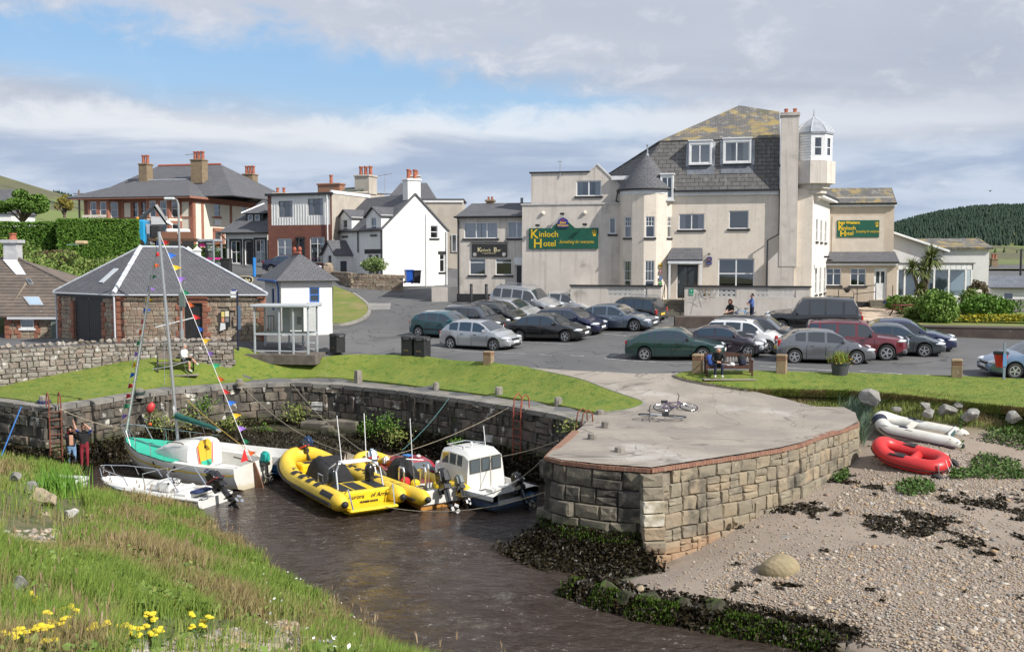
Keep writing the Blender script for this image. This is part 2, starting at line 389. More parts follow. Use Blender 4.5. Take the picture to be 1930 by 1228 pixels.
j11('quay_path',qs,hp,.02,mat('quay_path',(.24,.22,.19),(.17,.16,.14),1.2,.95,.006,40,j17=True,j14=(((.12,.15,.04),.9,.58,.7),)),.8,skirt=.5)
j11('quay_fill',[p+n*-.15 for p,n in zip(_q,_n)]+[V((4,47)),V((-30,52))],TPS([(-30,40,2.5),(30,40,2.5),(0,60,2.5),(-30,60,2.5)]),0,m14,3.0)
tri=[xy(gh(px,py))for px,py in((627,612),(650,611),(680,602),(694,590),(690,575),(665,556),(628,541))]
j11('lawn',crv(tri,4),hp,.14,mat('rough_grass',(.20,.20,.05),(.13,.18,.03),1.1,.9,.02,40,j14=(((.26,.21,.09),.6,.5,.66),),j17=True),.8,skirt=.2)
kerb(crv([xy(gh(px,py))for px,py in((627,614),(650,613),(681,604),(696,590),(691,574),(666,555))],5),.2,.16)
def paint(pts,w=.09):
 P=[xy(gh(*p))for p in pts];P=crv(P,8);mb=MB();a=[];b=[]
 for i,p in enumerate(P):
  t=(P[min(i+1,len(P)-1)]-P[max(i-1,0)]).normalized();n=V((-t.y,t.x))*w/2
  for s,l in((-1,a),(1,b)):
   q=p+n*s;l.append((q.x,q.y,hp(q.x,q.y)+.012))
 mb.loft([a,b],0,False,False,False)
 return mb
lines=MB()
for pts in(((770,648),(835,657)),((858,660),(990,667)),((1015,668),(1040,669)),((1075,670),(1100,671)),((1140,675),(1170,678),(1400,689)),((1150,672),(1172,666)),((1430,690),(1600,700)),((1620,699),(1700,705)),((1745,706),(1810,712)),((985,644),(1080,649)),((1128,628),(1180,633)),((1235,605),(1260,606)),((1440,668),(1500,672)),((660,572),(700,574))):
 m_=paint(pts);lines.add(m_.v,m_.f)
kind(lines.j33('road_markings',M_WHITE_LINE))
patch=[xy(gh(px,py))for px,py in((694,571),(737,571),(735,583),(700,584))]
j11('pavement_patch',patch,hp,.012,mat('patch_concrete',(.27,.26,.24),(.22,.21,.2),1,.9,j17=True),.8)
# beach (right), river bank (left), harbour bed
_b=[(1245,1062,.05),(1330,1030,.3),(1408,983,.76),(1500,940,1.02),(1607,871,1.42),(1720,897,1.42),(1700,838,2.0),(1930,880,1.55),(1930,832,2.15),(1800,788,2.75),(1930,802,2.6),(1650,748,3.1),(1800,765,3.08),(1930,778,3.05),(1410,742,3.05),(1490,764,2.7),(1600,775,2.6),(1640,800,2.3),(1470,1110,.38),(1930,1000,.95),(1930,1228,.40),(1700,1100,.55),(1650,960,1.02),(1560,1000,.9),(1780,950,1.15),(1110,1150,-.02),(1300,1192,-.05),(1550,1236,-.05),(1210,1105,.28),(1350,1130,.36),(1530,1172,.36),(1640,1200,.36),(1750,1228,.3),(1020,1200,-.9),(1200,1260,-.9),(1500,1320,-.9),(1800,1330,-.1),(1250,1080,.12)]
BC=[tuple(gz(*p))for p in _b]+[(30,22,.6),(30,30,1.6),(30,37,3.0),(45,30,2.4),(45,38,3.0),(20,14,-.3),(35,14,-.2),(60,30,2.6)]
hb=TPS(BC)
beach_poly=[xy(gz(1110,1175,0))-V((.6,.4)),xy(gz(1300,1215,0)),xy(gz(1550,1262,0)),V((10,16)),V((30,10)),V((70,10)),V((70,36)),V((45,35.2))]
beach_poly+=[p+V((0,1.2))for p in LAWN_R[::-1]if p.x<44][:-8]
beach_poly+=[xy(PATH_R[2])+V((-.3,.2)),xy(PATH_R[0])+V((-.4,.3)),PIER[-1]+V((-.4,.1)),PIER[-3]+V((-.45,.05)),PIER[12]+V((-.4,.4)),PIER[9]+V((-.2,.5)),PIER[7]+V((-.1,.5)),PIER[6]+V((0,.2))]
m2=mat('beach_sand',(.30,.24,.19),(.25,.20,.16),.8,.95,.01,60,j14=(((.27,.24,.20),9,.52,.62),((.46,.38,.29),16,.60,.68),((.15,.13,.12),22,.66,.72),((.035,.03,.027),.9,.66,.70)),j17=True,zg=((2.2,2.6,(.16,.14,.06),.8,.5),(.16,.02,(.045,.06,.02),.9,.2)))
beach=j11('beach',beach_poly,hb,0.0,m2,.5)
_k=[(780,1262,0),(690,1190,-.02),(600,1128,-.02),(500,1060,-.02),(430,1014,0),(390,968,0),(300,950,0),(230,942,0),(170,935,.1),(110,925,.2),(900,1280,-.6),(760,1170,-.6),(620,1060,-.7),(500,1000,-.7),(420,950,-.7)]
KC=[tuple(gz(*p))for p in _k]
for px,py,d in((0,1228,9),(400,1228,13),(200,1228,10.5),(0,1050,17),(0,930,28),(100,960,28),(300,1050,22),(250,985,28.5),(0,880,37),(500,1190,17.5),(600,1228,17),(650,1228,19),(150,1100,15.5),(400,1100,20),(-200,1000,20),(-200,900,34),(-250,1228,9),(180,950,30)):
 KC.append(tuple(at(px,py,d)))
KC+=[(-2.5,6,5.3),(-6,5,5.6),(2.0,8,4.2),(1.5,14,1.8),(4,9,2.6),(-30,30,2.6),(-30,15,5),(-4,0,6.0),(3,0,5.0),(8,4,2.0),(5,12,.2),(-34,40,1.2)]
hk=TPS(KC)
m1=mat('bank_soil',(.10,.11,.04),(.16,.14,.07),1.2,.95,.03,20,j14=(((.06,.09,.02),2.5,.5,.65),),j17=True,zg=((.35,.05,(.045,.035,.025),.9,.2),))
bank_poly=[(-36,42),(-20.5,40.5),(-16,37.5),(-10.5,37),(-8,33),(-5,28),(-2,24),(.5,21.5),(4,19),(8,14),(11,4),(9,-2),(-36,-2)]
j11('river_bank',bank_poly,hk,0.0,m1,.6)
HC=[(-20,41,.1),(-24,42,.3),(-16,41.2,-.05),(-13,43.5,.35),(-9,45.2,.3),(-5,45.6,.1),(-17,38.6,-.25),(-13,39.6,-.12),(-9,41.5,-.3),(-4,42.5,-.5),(0,41,-.6),(-5,38,-1),(0,36,-1),(3,33,-1),(-5,30,-1),(0,26,-1),(6,20,-1),(-10,36,-.6),(-25,38,.6),(8,8,-1)]
hh_=TPS(HC)
m3=mat('harbour_mud',(.035,.03,.02),(.055,.05,.025),1.5,.8,.03,14,j17=True)
j11('harbour_bed',[(-30,41.5)]+[tuple(p+V((0,.4)))for p in QUAY[2:]]+[(4.6,30),(5,24),(12,16),(14,-2),(-12,-2),(-12,30),(-30,34)],hh_,-.02,m3,1.0)
def water():
 nx,ny=150,190;X=np.linspace(-34,34,nx);Y=np.linspace(-2,50,ny);gx,gy=np.meshgrid(X,Y)
 z=.018*np.sin(gx*2.1+1.3*np.sin(gy*.9))*np.sin(gy*2.6+.8*np.sin(gx*1.3))+.012*np.sin(gx*4.3+gy*3.1)*np.sin(gy*1.7)
 v=np.stack([gx,gy,z],2).reshape(-1,3);i=np.arange(nx*ny).reshape(ny,nx)
 f=np.stack([i[:-1,:-1],i[:-1,1:],i[1:,1:],i[1:,:-1]],2).reshape(-1,4)
 me=bpy.data.meshes.new('river_water');me.from_pydata(v.tolist(),[],f.tolist());me.polygons.foreach_set('use_smooth',[True]*len(me.polygons))
 m=bpy.data.materials.new('river_water');m.use_nodes=True;t=m.node_tree;b=t.nodes['Principled BSDF']
 P=S(t,t.nodes.new('ShaderNodeNewGeometry').outputs['Position'])
 mp=t.nodes.new('ShaderNodeMapping');mp.inputs['Scale'].default_value=(1.0,1.5,1);mp.inputs['Rotation'].default_value=(0,0,R(25));t.links.new(P.o,mp.inputs[0]);Q=S(t,mp.outputs[0])
 calm=noi(t,P,.16,3)
 f1=noi(t,Q,1.5,6,.6,1.2);fl=noi(t,Q,5.5,5,.7,2.0)
 foam=fl.step(.60,.64)*f1.step(.50,.60)*calm.step(.40,.52)
 col=mixc(t,f1.step(.35,.7),(.040,.028,.021),(.064,.048,.040));col=mixc(t,foam*.8,col,(.55,.52,.48))
 t.links.new(col.o,b.inputs['Base Color']);t.links.new((foam*.6+.07).o,b.inputs['Roughness'])
 b.inputs['IOR'].default_value=1.33
 bn=t.nodes.new('ShaderNodeBump');bn.inputs['Distance'].default_value=1.0;bn.inputs['Strength'].default_value=1.0
 hgt=noi(t,Q,1.6,3,.5,.8)*.14+noi(t,Q,5.0,4,.6,1.0)*.085+noi(t,Q,16,3,.5)*.006
 t.links.new((hgt*(calm.step(.3,.6)*.6+.4)).o,bn.inputs['Height']);t.links.new(bn.outputs[0],b.inputs['Normal'])
 me.materials.append(m);o=bpy.data.objects.new('river_water',me);COL.objects.link(o);return kind(o)
water()
def hills():
 def fz(x,y):
  a=x/max(y,1.0)
  base=7.0+0*x
  left=150*math.exp(-((y-1500)/620)**2)*max(0,min(1,(-a-.20)/.36))**1.1
  right=82*math.exp(-((y-1900)/520)**2)*(1/(1+math.exp(-(a-.335)*34)))*(1+.16*math.sin(a*16))
  right+=70*math.exp(-((y-3300)/700)**2)*max(0,min(1,(a+.05)/.3))*.3
  return base+left+right+5*noise.noise(V((x/260,y/260,0)))*min(1,y/900)
 ys=[140,200,280,380,500,640,800,950,1100,1200,1300,1400,1500,1600,1700,1800,1900,2000,2150,2400,2800,3300,4000,6000]
 A=np.linspace(-.95,.95,150);vs=[];fs=[]
 for y in ys:
  for a in A:vs.append((a*y,y,fz(a*y,y)))
 n=len(A)
 for i in range(len(ys)-1):
  for j in range(n-1):fs.append((i*n+j,i*n+j+1,(i+1)*n+j+1,(i+1)*n+j))
 mb=MB().add(vs,fs)
 m=mat('hill_pasture',(.125,.125,.05),(.105,.10,.055),.006,.95,0,j14=(((.15,.19,.05),.004,.52,.58),((.035,.055,.025),.011,.58,.63),((.13,.105,.07),.005,.60,.68)),j17=True)
 o=mb.j33('hills',m,smooth=80);kind(o);return fz
hill_z=hills()
kind(MB().add([(-6000,100,5.5),(6000,100,5.5),(6000,9000,5.5),(-6000,9000,5.5)],[(0,1,2,3)]).j33('ground',mat('far_ground',(.12,.15,.05),j17=True)))
# stones and walls
def j20(seed,j15=.10,mats=None,name='stone'):
 rd=random.Random(seed);J=lambda a:rd.uniform(-a,a)
 pos=[(-.5,-.5),(0,-.5),(.5,-.5),(.5,0),(.5,.5),(0,.5),(-.5,.5),(-.5,0)]
 back=[(x,.5,z)for x,z in pos]
 mid=[(x*.99+J(.02),-.28+J(.08),z*.99+J(.03))for x,z in pos]
 fr=[(x*(.88+J(.06)),-.44+J(j15),z*(.86+J(.06)))for x,z in pos]
 vs=back+mid+fr+[(J(.2),-.47+J(j15),J(.2))];fs=[]
 for k in range(8):
  n=(k+1)%8;fs+=[(k,n,8+n,8+k),(8+k,8+n,16+n,16+k),(16+k,16+n,24)]
 mb=MB().add(vs,fs);me=bpy.data.meshes.new(name);me.from_pydata(mb.v,[],mb.f)
 me.materials.append(mats);return me
def j19(seed,m,sub=2,flat=.75,name='boulder',sharp=.33,npl=13):
 bm=bmesh.new();bmesh.ops.create_icosphere(bm,subdivisions=sub,radius=.5);rd=random.Random(seed)
 off=V((rd.uniform(0,50),rd.uniform(0,50),rd.uniform(0,50)))
 planes=[(V((rd.gauss(0,1),rd.gauss(0,1),rd.gauss(0,1))).normalized(),rd.uniform(.22,.40))for _ in range(npl)]
 for v in bm.verts:
  p=v.co.copy()
  for n,d in planes:
   e=p.dot(n)-d
   if e>0:p-=n*e
  p*=1+.12*noise.noise(v.co*2.2+off);v.co=V((p.x,p.y,p.z*flat))
 me=bpy.data.meshes.new(name);bm.to_mesh(me);bm.free();me.materials.append(m);return me
def j21(name,items,m,parent,loc=(0,0,0)):
 """items: (mesh, matrix) joined to one object of kind stuff"""
 V=[];Fc=[];o=0;cache={}
 for me,M in items:
  if me.name not in cache:
   c=np.empty(len(me.vertices)*3);me.vertices.foreach_get('co',c);cache[me.name]=(c.reshape(-1,3),[list(p.vertices)for p in me.polygons])
  c,fs=cache[me.name];A=np.array(M);V.append(c@A[:3,:3].T+A[:3,3]);Fc+=[[i+o for i in f]for f in fs];o+=len(c)
 if not V:return None
 me=bpy.data.meshes.new(name);me.from_pydata(np.concatenate(V).tolist(),[],Fc);me.materials.append(m)
 ob=bpy.data.objects.new(name,me);COL.objects.link(ob);ob.parent=parent;ob.location=loc;ob['kind']='stuff';return ob
def j22(L,H,hr,wr,rd,slb=0.0):
 v=0.0
 while v<H-.05:
  h=min(rd.uniform(*hr),H-v)
  if H-v-h<hr[0]*.6:h=H-v
  u=-rd.uniform(0,wr[0])
  while u<L:
   w=rd.uniform(*wr)
   if rd.random()<slb:yield u+w*.2,v,w*.4,min(h*1.9,H-v)
   elif rd.random()<.22 and h>hr[0]*1.3:yield u+w/2,v,w,h*.52;yield u+w/2,v+h*.52,w,h*.48
   else:yield u+w/2,v,w,h
   u+=w if rd.random()>.0 else w
  v+=h
class Line:
 def __init__(s,P):
  s.P=[V((p[0],p[1]))for p in P];s.l=[0.0]
  for a,b in zip(s.P,s.P[1:]):s.l.append(s.l[-1]+(b-a).length)
  s.L=s.l[-1]
 def at(s,u):
  u=max(0,min(s.L-1e-6,u));i=max(k for k in range(len(s.P)-1)if s.l[k]<=u)
  a,b=s.P[i],s.P[i+1];t=(b-a).normalized();return a+t*(u-s.l[i]),t
def swall(root,line,ztop,zbot,hr,wr,meshes,mstuff,seed=1,depth=.3,batter=0.0,maxp=300,slb=0.0,gap=.03,jit=.03,mortar=None,thick=.5,umin=-1e9,umax=1e9,top_mat=None):
 """ztop/zbot: functions of u. Stones are parts of root; past maxp they are joined"""
 rd=random.Random(seed);base=root.location;st=[]
 zlo=min(zbot(k*line.L/40)for k in range(41));zhi=max(ztop(k*line.L/40)for k in range(41))
 for u,v,w,h in j22(line.L,zhi-zlo,hr,wr,rd,slb):
  if u<umin or u>umax or u>line.L or u<0:continue
  z0=zlo+v;zt,zb=ztop(u),zbot(u)
  if z0+h*.5<zb or z0+h*.45>zt:continue
  if z0+h>zt:h=zt-z0
  p,t=line.at(u);out=V((t.y,-t.x));zc=z0+h/2
  p=p+out*(batter*(zt-zc)+rd.uniform(-jit,jit)-.02)
  loc=V((p.x-out.x*depth*.3,p.y-out.y*depth*.3,zc))-base
  st.append((w*h,rd.choice(meshes),loc,math.atan2(t.y,t.x),(max(.05,w-gap),depth,max(.05,h-gap)),rd.uniform(-.05,.05)*(2 if slb else 1)))
 st.sort(key=lambda q:-q[0]);rest=[]
 for k,(a,me,loc,rz,sc,ry)in enumerate(st):
  if k<maxp:j13(me,'stone',root,loc,(0,ry,rz),sc)
  else:rest.append((me,Matrix.Translation(loc)@Matrix.Rotation(rz,4,'Z')@Matrix.Rotation(ry,4,'Y')@Matrix.Diagonal((*sc,1))))
 if rest:j21('stone_rubble',rest,mstuff,root)
 mb=MB();n=max(2,int(line.L/.8));A=[]
 for k in range(n+1):
  u=line.L*k/n;p,t=line.at(u);out=V((t.y,-t.x));zt,zb=ztop(u),zbot(u)-.3;q=p-out*.06;r=q+out*batter*(zt-zb);s_=p-out*thick
  A.append([V((r.x,r.y,zb))-base,V((q.x,q.y,zt-.02))-base,V((s_.x,s_.y,zt-.02))-base,V((s_.x,s_.y,zb))-base])
 mb.loft(A,0,True,False,True);mb.j33('mortar',mortar,root)
 return st
WEED=(.020,.017,.010)
m44=mat('quay_stone',(.1,.1,.1),(.055,.05,.042),2.2,.9,.02,14,pal=((.13,.115,.09),(.18,.155,.12),(.10,.085,.07),(.21,.17,.13),(.16,.12,.095),(.14,.13,.105)),j17=True,j14=(((.56,.54,.48),1.5,.605,.64),((.50,.48,.42),4.5,.64,.68),((.045,.04,.034),.7,.52,.66),((.07,.10,.025),1.3,.64,.72)),zg=((1.35,.75,(.060,.075,.012),.75,.9),(.95,.45,WEED,.97,.45)))
m45=mat('quay_rubble',(.1,.1,.1),(.05,.045,.04),2.2,.9,.02,14,j16=((.10,.09,.075),(.15,.13,.105),(.08,.075,.065),(.18,.145,.11)),j17=True,j14=(((.46,.44,.39),2.6,.63,.67),((.035,.033,.03),.7,.55,.68),((.06,.09,.02),1.3,.64,.72)),zg=((1.35,.75,(.060,.075,.012),.75,.9),(.95,.45,WEED,.97,.45)))
m43=mat('quay_mortar',(.045,.042,.036),(.075,.068,.058),3,.95,.03,18,j17=True,j14=(((.06,.085,.02),1.1,.6,.7),),zg=((.95,.45,WEED,.97,.45),))
QM=[j20(i,.07,m44)for i in range(10)]
QM=QM*2+[j20(160,.05,mat('lime_stone',(.62,.61,.57),(.13,.12,.10),1.6,.9,.015,15,j17=True,zg=((.95,.45,WEED,.97,.45),)))]
qln=Line(QUAY[2:])
q0=V((qln.P[0].x,qln.P[0].y,0))
quay=j12('quay_wall','curved old rubble harbour wall spotted with white lichen below the left lawn','harbour wall',q0)
def qbot(u):
 p,t=qln.at(u);return max(-.3,hh_(p.x,p.y-.5)-.15)
swall(quay,qln,lambda u:2.44,qbot,(.17,.50),(.24,.85),QM,m45,3,.30,.05,300,.16,.022,.06,m43,.7)
def j23(root,line,z,w,th,lr,m,rd,name='coping_slab',over=.03):
 u=0.0
 while u<line.L-.05:
  l=min(rd.uniform(*lr),line.L-u);p,t=line.at(u+.02);p2,t2=line.at(u+l-.02);out=V((t.y,-t.x));out2=V((t2.y,-t2.x));g=.01
  a=p+t*g+out*(over+rd.uniform(-.012,.012));b=p2-t2*g+out2*(over+rd.uniform(-.012,.012));c=p2-t2*g-out2*w;d=p+t*g-out*w;dz=rd.uniform(-.012,.012)
  vs=[V((q.x,q.y,zz))-root.location for zz in(z-th+dz,z+dz)for q in(a,b,c,d)]
  MB().add(vs,[(3,2,1,0),(4,5,6,7),(0,1,5,4),(1,2,6,5),(2,3,7,6),(3,0,4,7)]).j33(name,m,root)
  u+=l
j23(quay,qln,2.62,.62,.18,(.7,1.3),m14,random.Random(5))
ret_line=Line(QUAY[:4]);
quay2=j12('quay_wall','dark straight length of harbour wall at the far left before the corner ladder','harbour wall',(QUAY[0].x,QUAY[0].y,0))
swall(quay2,Line([QUAY[0],QUAY[1],QUAY[2]]),lambda u:2.44,lambda u:.3,(.3,.5),(.5,1.0),QM,m45,4,.34,.05,160,.0,.035,.04,m43,.7,umin=4)
j23(quay2,Line([QUAY[0],QUAY[1],QUAY[2]]),2.62,.62,.18,(.8,1.3),m14,random.Random(6))
def pier_pal(n,pal,dark,j14,zg):return mat(n,(.2,.2,.2),dark,2.6,.88,.022,12,pal=pal,j17=True,j14=j14,zg=zg,lo=.48,hi=.70)
m42=pier_pal('pier_stone',((.28,.225,.15),(.32,.26,.175),(.24,.205,.145),(.29,.25,.18),(.22,.19,.14),(.34,.26,.17)),(.165,.145,.11),(((.40,.36,.28),3.2,.62,.72),((.12,.105,.08),1.0,.54,.70),((.09,.085,.07),4.5,.62,.72)),((.85,.3,(.42,.24,.13),.55,.8),))
m32=pier_pal('pier_stone_shade_tone',((.17,.15,.11),(.22,.19,.14),(.14,.125,.10),(.20,.17,.125),(.24,.205,.15)),(.065,.058,.048),(((.38,.36,.30),5,.67,.72),((.055,.05,.042),.9,.48,.62),((.06,.10,.015),1.1,.66,.74)),((1.25,.6,(.05,.075,.014),.8,.7),(.95,.55,WEED,.97,.4)))  # shade put into the palette of these faces, besides real dirt and weed
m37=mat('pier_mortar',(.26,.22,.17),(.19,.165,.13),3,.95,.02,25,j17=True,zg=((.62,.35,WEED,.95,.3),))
m38=mat('pier_mortar_shade_tone',(.07,.06,.05),(.05,.045,.038),3,.95,.02,25,j17=True,zg=((.62,.35,WEED,.95,.3),))  # joints darkened for the shaded faces; the sun side keeps the lighter mortar
PS=[j20(100+i,.05,m42)for i in range(8)];PD=[j20(200+i,.06,m32)for i in range(8)]
cpt=PIER[7];PW=j20(150,.04,mat('whitened_stone',(.62,.58,.48),(.36,.31,.22),2.5,.9,.015,15,j17=True))
pl_sun=Line(PIER[7:16]);pl_dark=Line(PIER[4:8]);pl_in=Line(PIER[0:5])
pier=j12('pier_wall','squared stone pier retaining wall with red brick edge, sunlit beside the beach','pier wall',(cpt.x,cpt.y,0))
def beach_z(u):p,t=pl_sun.at(u);o=V((t.y,-t.x))*.25;return hb(p.x+o.x,p.y+o.y)
swall(pier,pl_sun,lambda u:2.58,lambda u:beach_z(u)-.1,(.24,.46),(.26,.72),PS,m42,11,.30,.10,300,.04,.015,.02,m37,.6)
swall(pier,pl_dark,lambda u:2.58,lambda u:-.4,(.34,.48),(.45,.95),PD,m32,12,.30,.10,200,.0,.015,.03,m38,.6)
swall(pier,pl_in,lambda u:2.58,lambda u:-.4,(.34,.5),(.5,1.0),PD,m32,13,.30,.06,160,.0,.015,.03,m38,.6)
for k in range(7):
 z=.1+k*.355;o=(2.58-z)*.10
 d=pl_sun.at(.3)[1];d2=pl_dark.at(pl_dark.L-.3)[1]
 out=(V((d.y,-d.x))+V((d2.y,-d2.x)))*o
 s=j13(PW if k in(3,4)else PS[k],'stone',pier,(out.x+d.x*.12-d2.x*.12,out.y+.03+d.y*.12-d2.y*.12,z+.17),(0,0,math.atan2(d.y+d2.y,d.x+d2.x)),(.62,.52,.34))
m8=mat('edge_brick',(.3,.1,.06),None,pal=None,j16=((.27,.135,.09),(.30,.16,.105),(.24,.115,.08),(.30,.19,.13)),j15=.9,bump=.004,bscale=60,j17=True,j14=(((.40,.33,.24),2,.62,.74),))
def brick_edge():
 mb=MB();rd=random.Random(3);ln=Line(PIER[1:16]);u=0.0
 while u<ln.L:
  p,t=ln.at(u);out=V((t.y,-t.x));c=p+out*.015-out*.06;z=2.69+rd.uniform(-.006,.006)
  mb.cbox((c.x-cpt.x,c.y-cpt.y,z-.035),(.098,.21,.11),0,math.atan2(t.y,t.x)+rd.uniform(-.03,.03));u+=.108
 o=mb.j33('edge_bricks',m8,pier);kind(o,'stuff')
brick_edge()
# landing and steps against the quay wall
def steps():
 u0=None
 tgt=xy(at(610,800,46.5));best=min(((qln.at(u)[0]-tgt).length,u)for u in np.linspace(0,qln.L,400));u=best[1]
 p,t=qln.at(u);out=V((t.y,-t.x));r=j12('harbour_steps','worn stone landing and steps down to the water below the quay wall','steps',(p.x,p.y,0),math.atan2(t.y,t.x))
 m=mat('landing_stone',(.20,.175,.14),(.12,.105,.085),2,.9,.02,20,j17=True,zg=((.9,.5,(.05,.055,.015),.8,.5),(.75,.35,WEED,.95,.3)))
 MB().bbox((.75,-.35,.45),(1.5,1.0,1.2),.04).j33('landing',m,r);MB().bbox((-.75,-.32,.36),(1.4,.95,1.1),.05).j33('landing',m,r)
 for k in range(7):MB().bbox((.15+.30*k,-1.05,.84-.17*k-.3),(.45,.6,.6),.03).j33('step',m,r)
steps()
# dry stone field wall on the left
m18=mat('field_stone',(.2,.2,.2),(.20,.185,.16),3.5,.92,.02,16,pal=((.27,.235,.20),(.34,.31,.27),(.22,.185,.16),(.30,.235,.19),(.38,.35,.31),(.25,.20,.175)),j17=True,j14=(((.55,.53,.49),3.0,.60,.66),((.12,.11,.10),2.2,.62,.74)))
m19=mat('field_rubble',(.2,.2,.2),(.20,.185,.16),3.5,.92,.02,16,j16=((.24,.21,.18),(.31,.28,.25),(.20,.17,.15),(.28,.22,.18)),j17=True,j14=(((.5,.48,.45),3.0,.62,.68),))
m17=mat('field_wall_core',(.13,.115,.10),(.08,.072,.062),4,.95,.02,20,j17=True)
DS=[j20(300+i,.09,m18)for i in range(8)]
fw_line=Line([xy(gz(px,py,z))for px,py,z in((-420,768,2.4),(-150,742,2.75),(0,722,2.95),(80,712,3.05),(150,702,3.15),(220,690,3.35),(300,676,3.65),(370,668,3.85),(440,661,4.0))])
fwall=j12('field_wall','long grey dry stone wall with upright coping stones beside the lawn','stone wall',(fw_line.P[0].x,fw_line.P[0].y,0))
def fz_(u):p,t=fw_line.at(u);return hp(p.x,p.y)
def ft_(u):return 4.42+.0*u
swall(fwall,fw_line,ft_,lambda u:fz_(u)-.1,(.17,.30),(.22,.52),DS,m19,21,.26,.03,265,.0,.02,.035,m17,.5,umin=4.0)
cob=[j19(40+i,m18,1,.9,'cope')for i in range(5)];rd=random.Random(9);u=4.2
while u<fw_line.L:
 w=rd.uniform(.24,.42);p,t=fw_line.at(u);out=V((t.y,-t.x));c=p-out*.2
 if w>.3:j13(rd.choice(cob),'cope_stone',fwall,(c.x-fwall.location.x,c.y-fwall.location.y,ft_(u)+.13),(rd.uniform(-.2,.2),rd.uniform(-.2,.2),math.atan2(t.y,t.x)),(w*1.1,.5,rd.uniform(.30,.44)))
 else:j13(rd.choice(cob),'cope_stone',fwall,(c.x-fwall.location.x,c.y-fwall.location.y,ft_(u)+.11),(0,0,rd.uniform(0,3)),(w*1.2,.46,.34))
 u+=w*.92
 # building kit
m67=mat('white_frame',(.80,.80,.79),(.72,.72,.71),3,.45)
m4=mat('black_paint',(.022,.022,.024),(.03,.03,.03),5,.5)
m52=mat('dark_room',(.025,.024,.023),j15=.9)
m21=gmat('window_glass')
m16=mat('curtain_cloth',(.62,.60,.57),(.5,.49,.47),8,.9)
m30=mat('lead_sheet',(.36,.38,.41),(.27,.29,.32),2,.55)
m41=mat('clay_pot',(.42,.14,.075),(.33,.10,.06),6,.8)
m25=mat('harled_wall',(.76,.675,.565),(.71,.63,.525),1.2,.95,.010,45,j14=(((.40,.35,.29),.5,.60,.78),((.60,.54,.46),6,.55,.7)),streak=((.46,.40,.33),.28))
m26=mat('grey_harl',(.66,.60,.53),(.60,.545,.48),1.2,.95,.010,45,j14=(((.33,.30,.26),.6,.58,.76),),streak=((.28,.25,.21),.45))
m68=mat('whitewash',(.80,.79,.76),(.75,.74,.71),1.0,.9,.006,30,streak=((.62,.60,.56),.25))
m15=mat('cream_render',(.80,.74,.60),(.76,.69,.56),1,.9,.004,40,streak=((.60,.52,.40),.25))
m58=mat('red_sandstone',(.36,.155,.10),(.30,.125,.08),2.5,.9,.01,25)
m59=mat('slate_roof',(.125,.125,.135),(.10,.10,.11),1.2,.75,0,uv=('b',.30,.18,(.03,.03,.033),.012),j14=(((.23,.225,.21),2.2,.62,.74),))
m60=mat('slate_roof_lichen',(.15,.145,.14),(.12,.115,.11),1.2,.8,0,uv=('b',.34,.20,(.035,.034,.032),.014),j14=(((.27,.255,.22),2.6,.54,.66),((.34,.25,.09),1.0,.46,.68),((.13,.125,.07),.7,.58,.7)))
m61=mat('slate_mansard',(.135,.13,.125),(.11,.105,.10),1.0,.8,0,uv=('b',.52,.27,(.03,.03,.03),.018),j14=(((.21,.20,.185),1.8,.6,.74),((.27,.21,.045),1.5,.66,.74)),streak=((.28,.275,.26),.5))
m24=mat('black_gutter',(.025,.025,.027),j15=.45)
m63=mat('chimney_stone',(.27,.20,.12),(.21,.155,.10),3,.9,.01,30)
V=Vector
class Face:
 """a wall plane: u along, v up, w outward"""
 def __init__(s,o,ang=0.0):s.o=V(o);s.ud=V((math.cos(ang),math.sin(ang),0));s.n=V((s.ud.y,-s.ud.x,0));s.ang=ang
 def p(s,u,v,w=0.0):return s.o+s.ud*u+V((0,0,v))+s.n*w
 def bar(s,mb,u0,v0,w0,u1,v1,w1,mi=0):
  q=[s.p(u,v,w)for w in(w1,w0)for u,v in((u0,v0),(u1,v0),(u1,v1),(u0,v1))]
  mb.add(q,[(0,1,2,3),(7,6,5,4),(4,5,1,0),(5,6,2,1),(6,7,3,2),(7,4,0,3)],mi)
def j1(mb,f,outline,holes=(),reveal=.14,mi=0,close=None):
 polys=[[V((u,v,0))for u,v in outline]]+[[V((a,b,0)),V((a,d,0)),V((c,d,0)),V((c,b,0))]for a,b,c,d in holes]
 flat=[q for pl in polys for q in pl];vs=[f.p(q.x,q.y)for q in flat];fs=[]
 for tr in tessellate_polygon(polys):
  a,b,c=(flat[k]for k in tr);cr=(b-a).cross(c-a).z
  if abs(cr)>1e-9:fs.append(tuple(tr)if cr>0 else tuple(tr)[::-1])
 mb.add(vs,fs,mi)
 for a,b,c,d in holes:
  q=[(a,b),(c,b),(c,d),(a,d)]
  for k in range(4):
   (u0,v0),(u1,v1)=q[k],q[(k+1)%4]
   mb.add([f.p(u0,v0,0),f.p(u1,v1,0),f.p(u1,v1,-reveal),f.p(u0,v0,-reveal)],[(0,1,2,3)],mi)
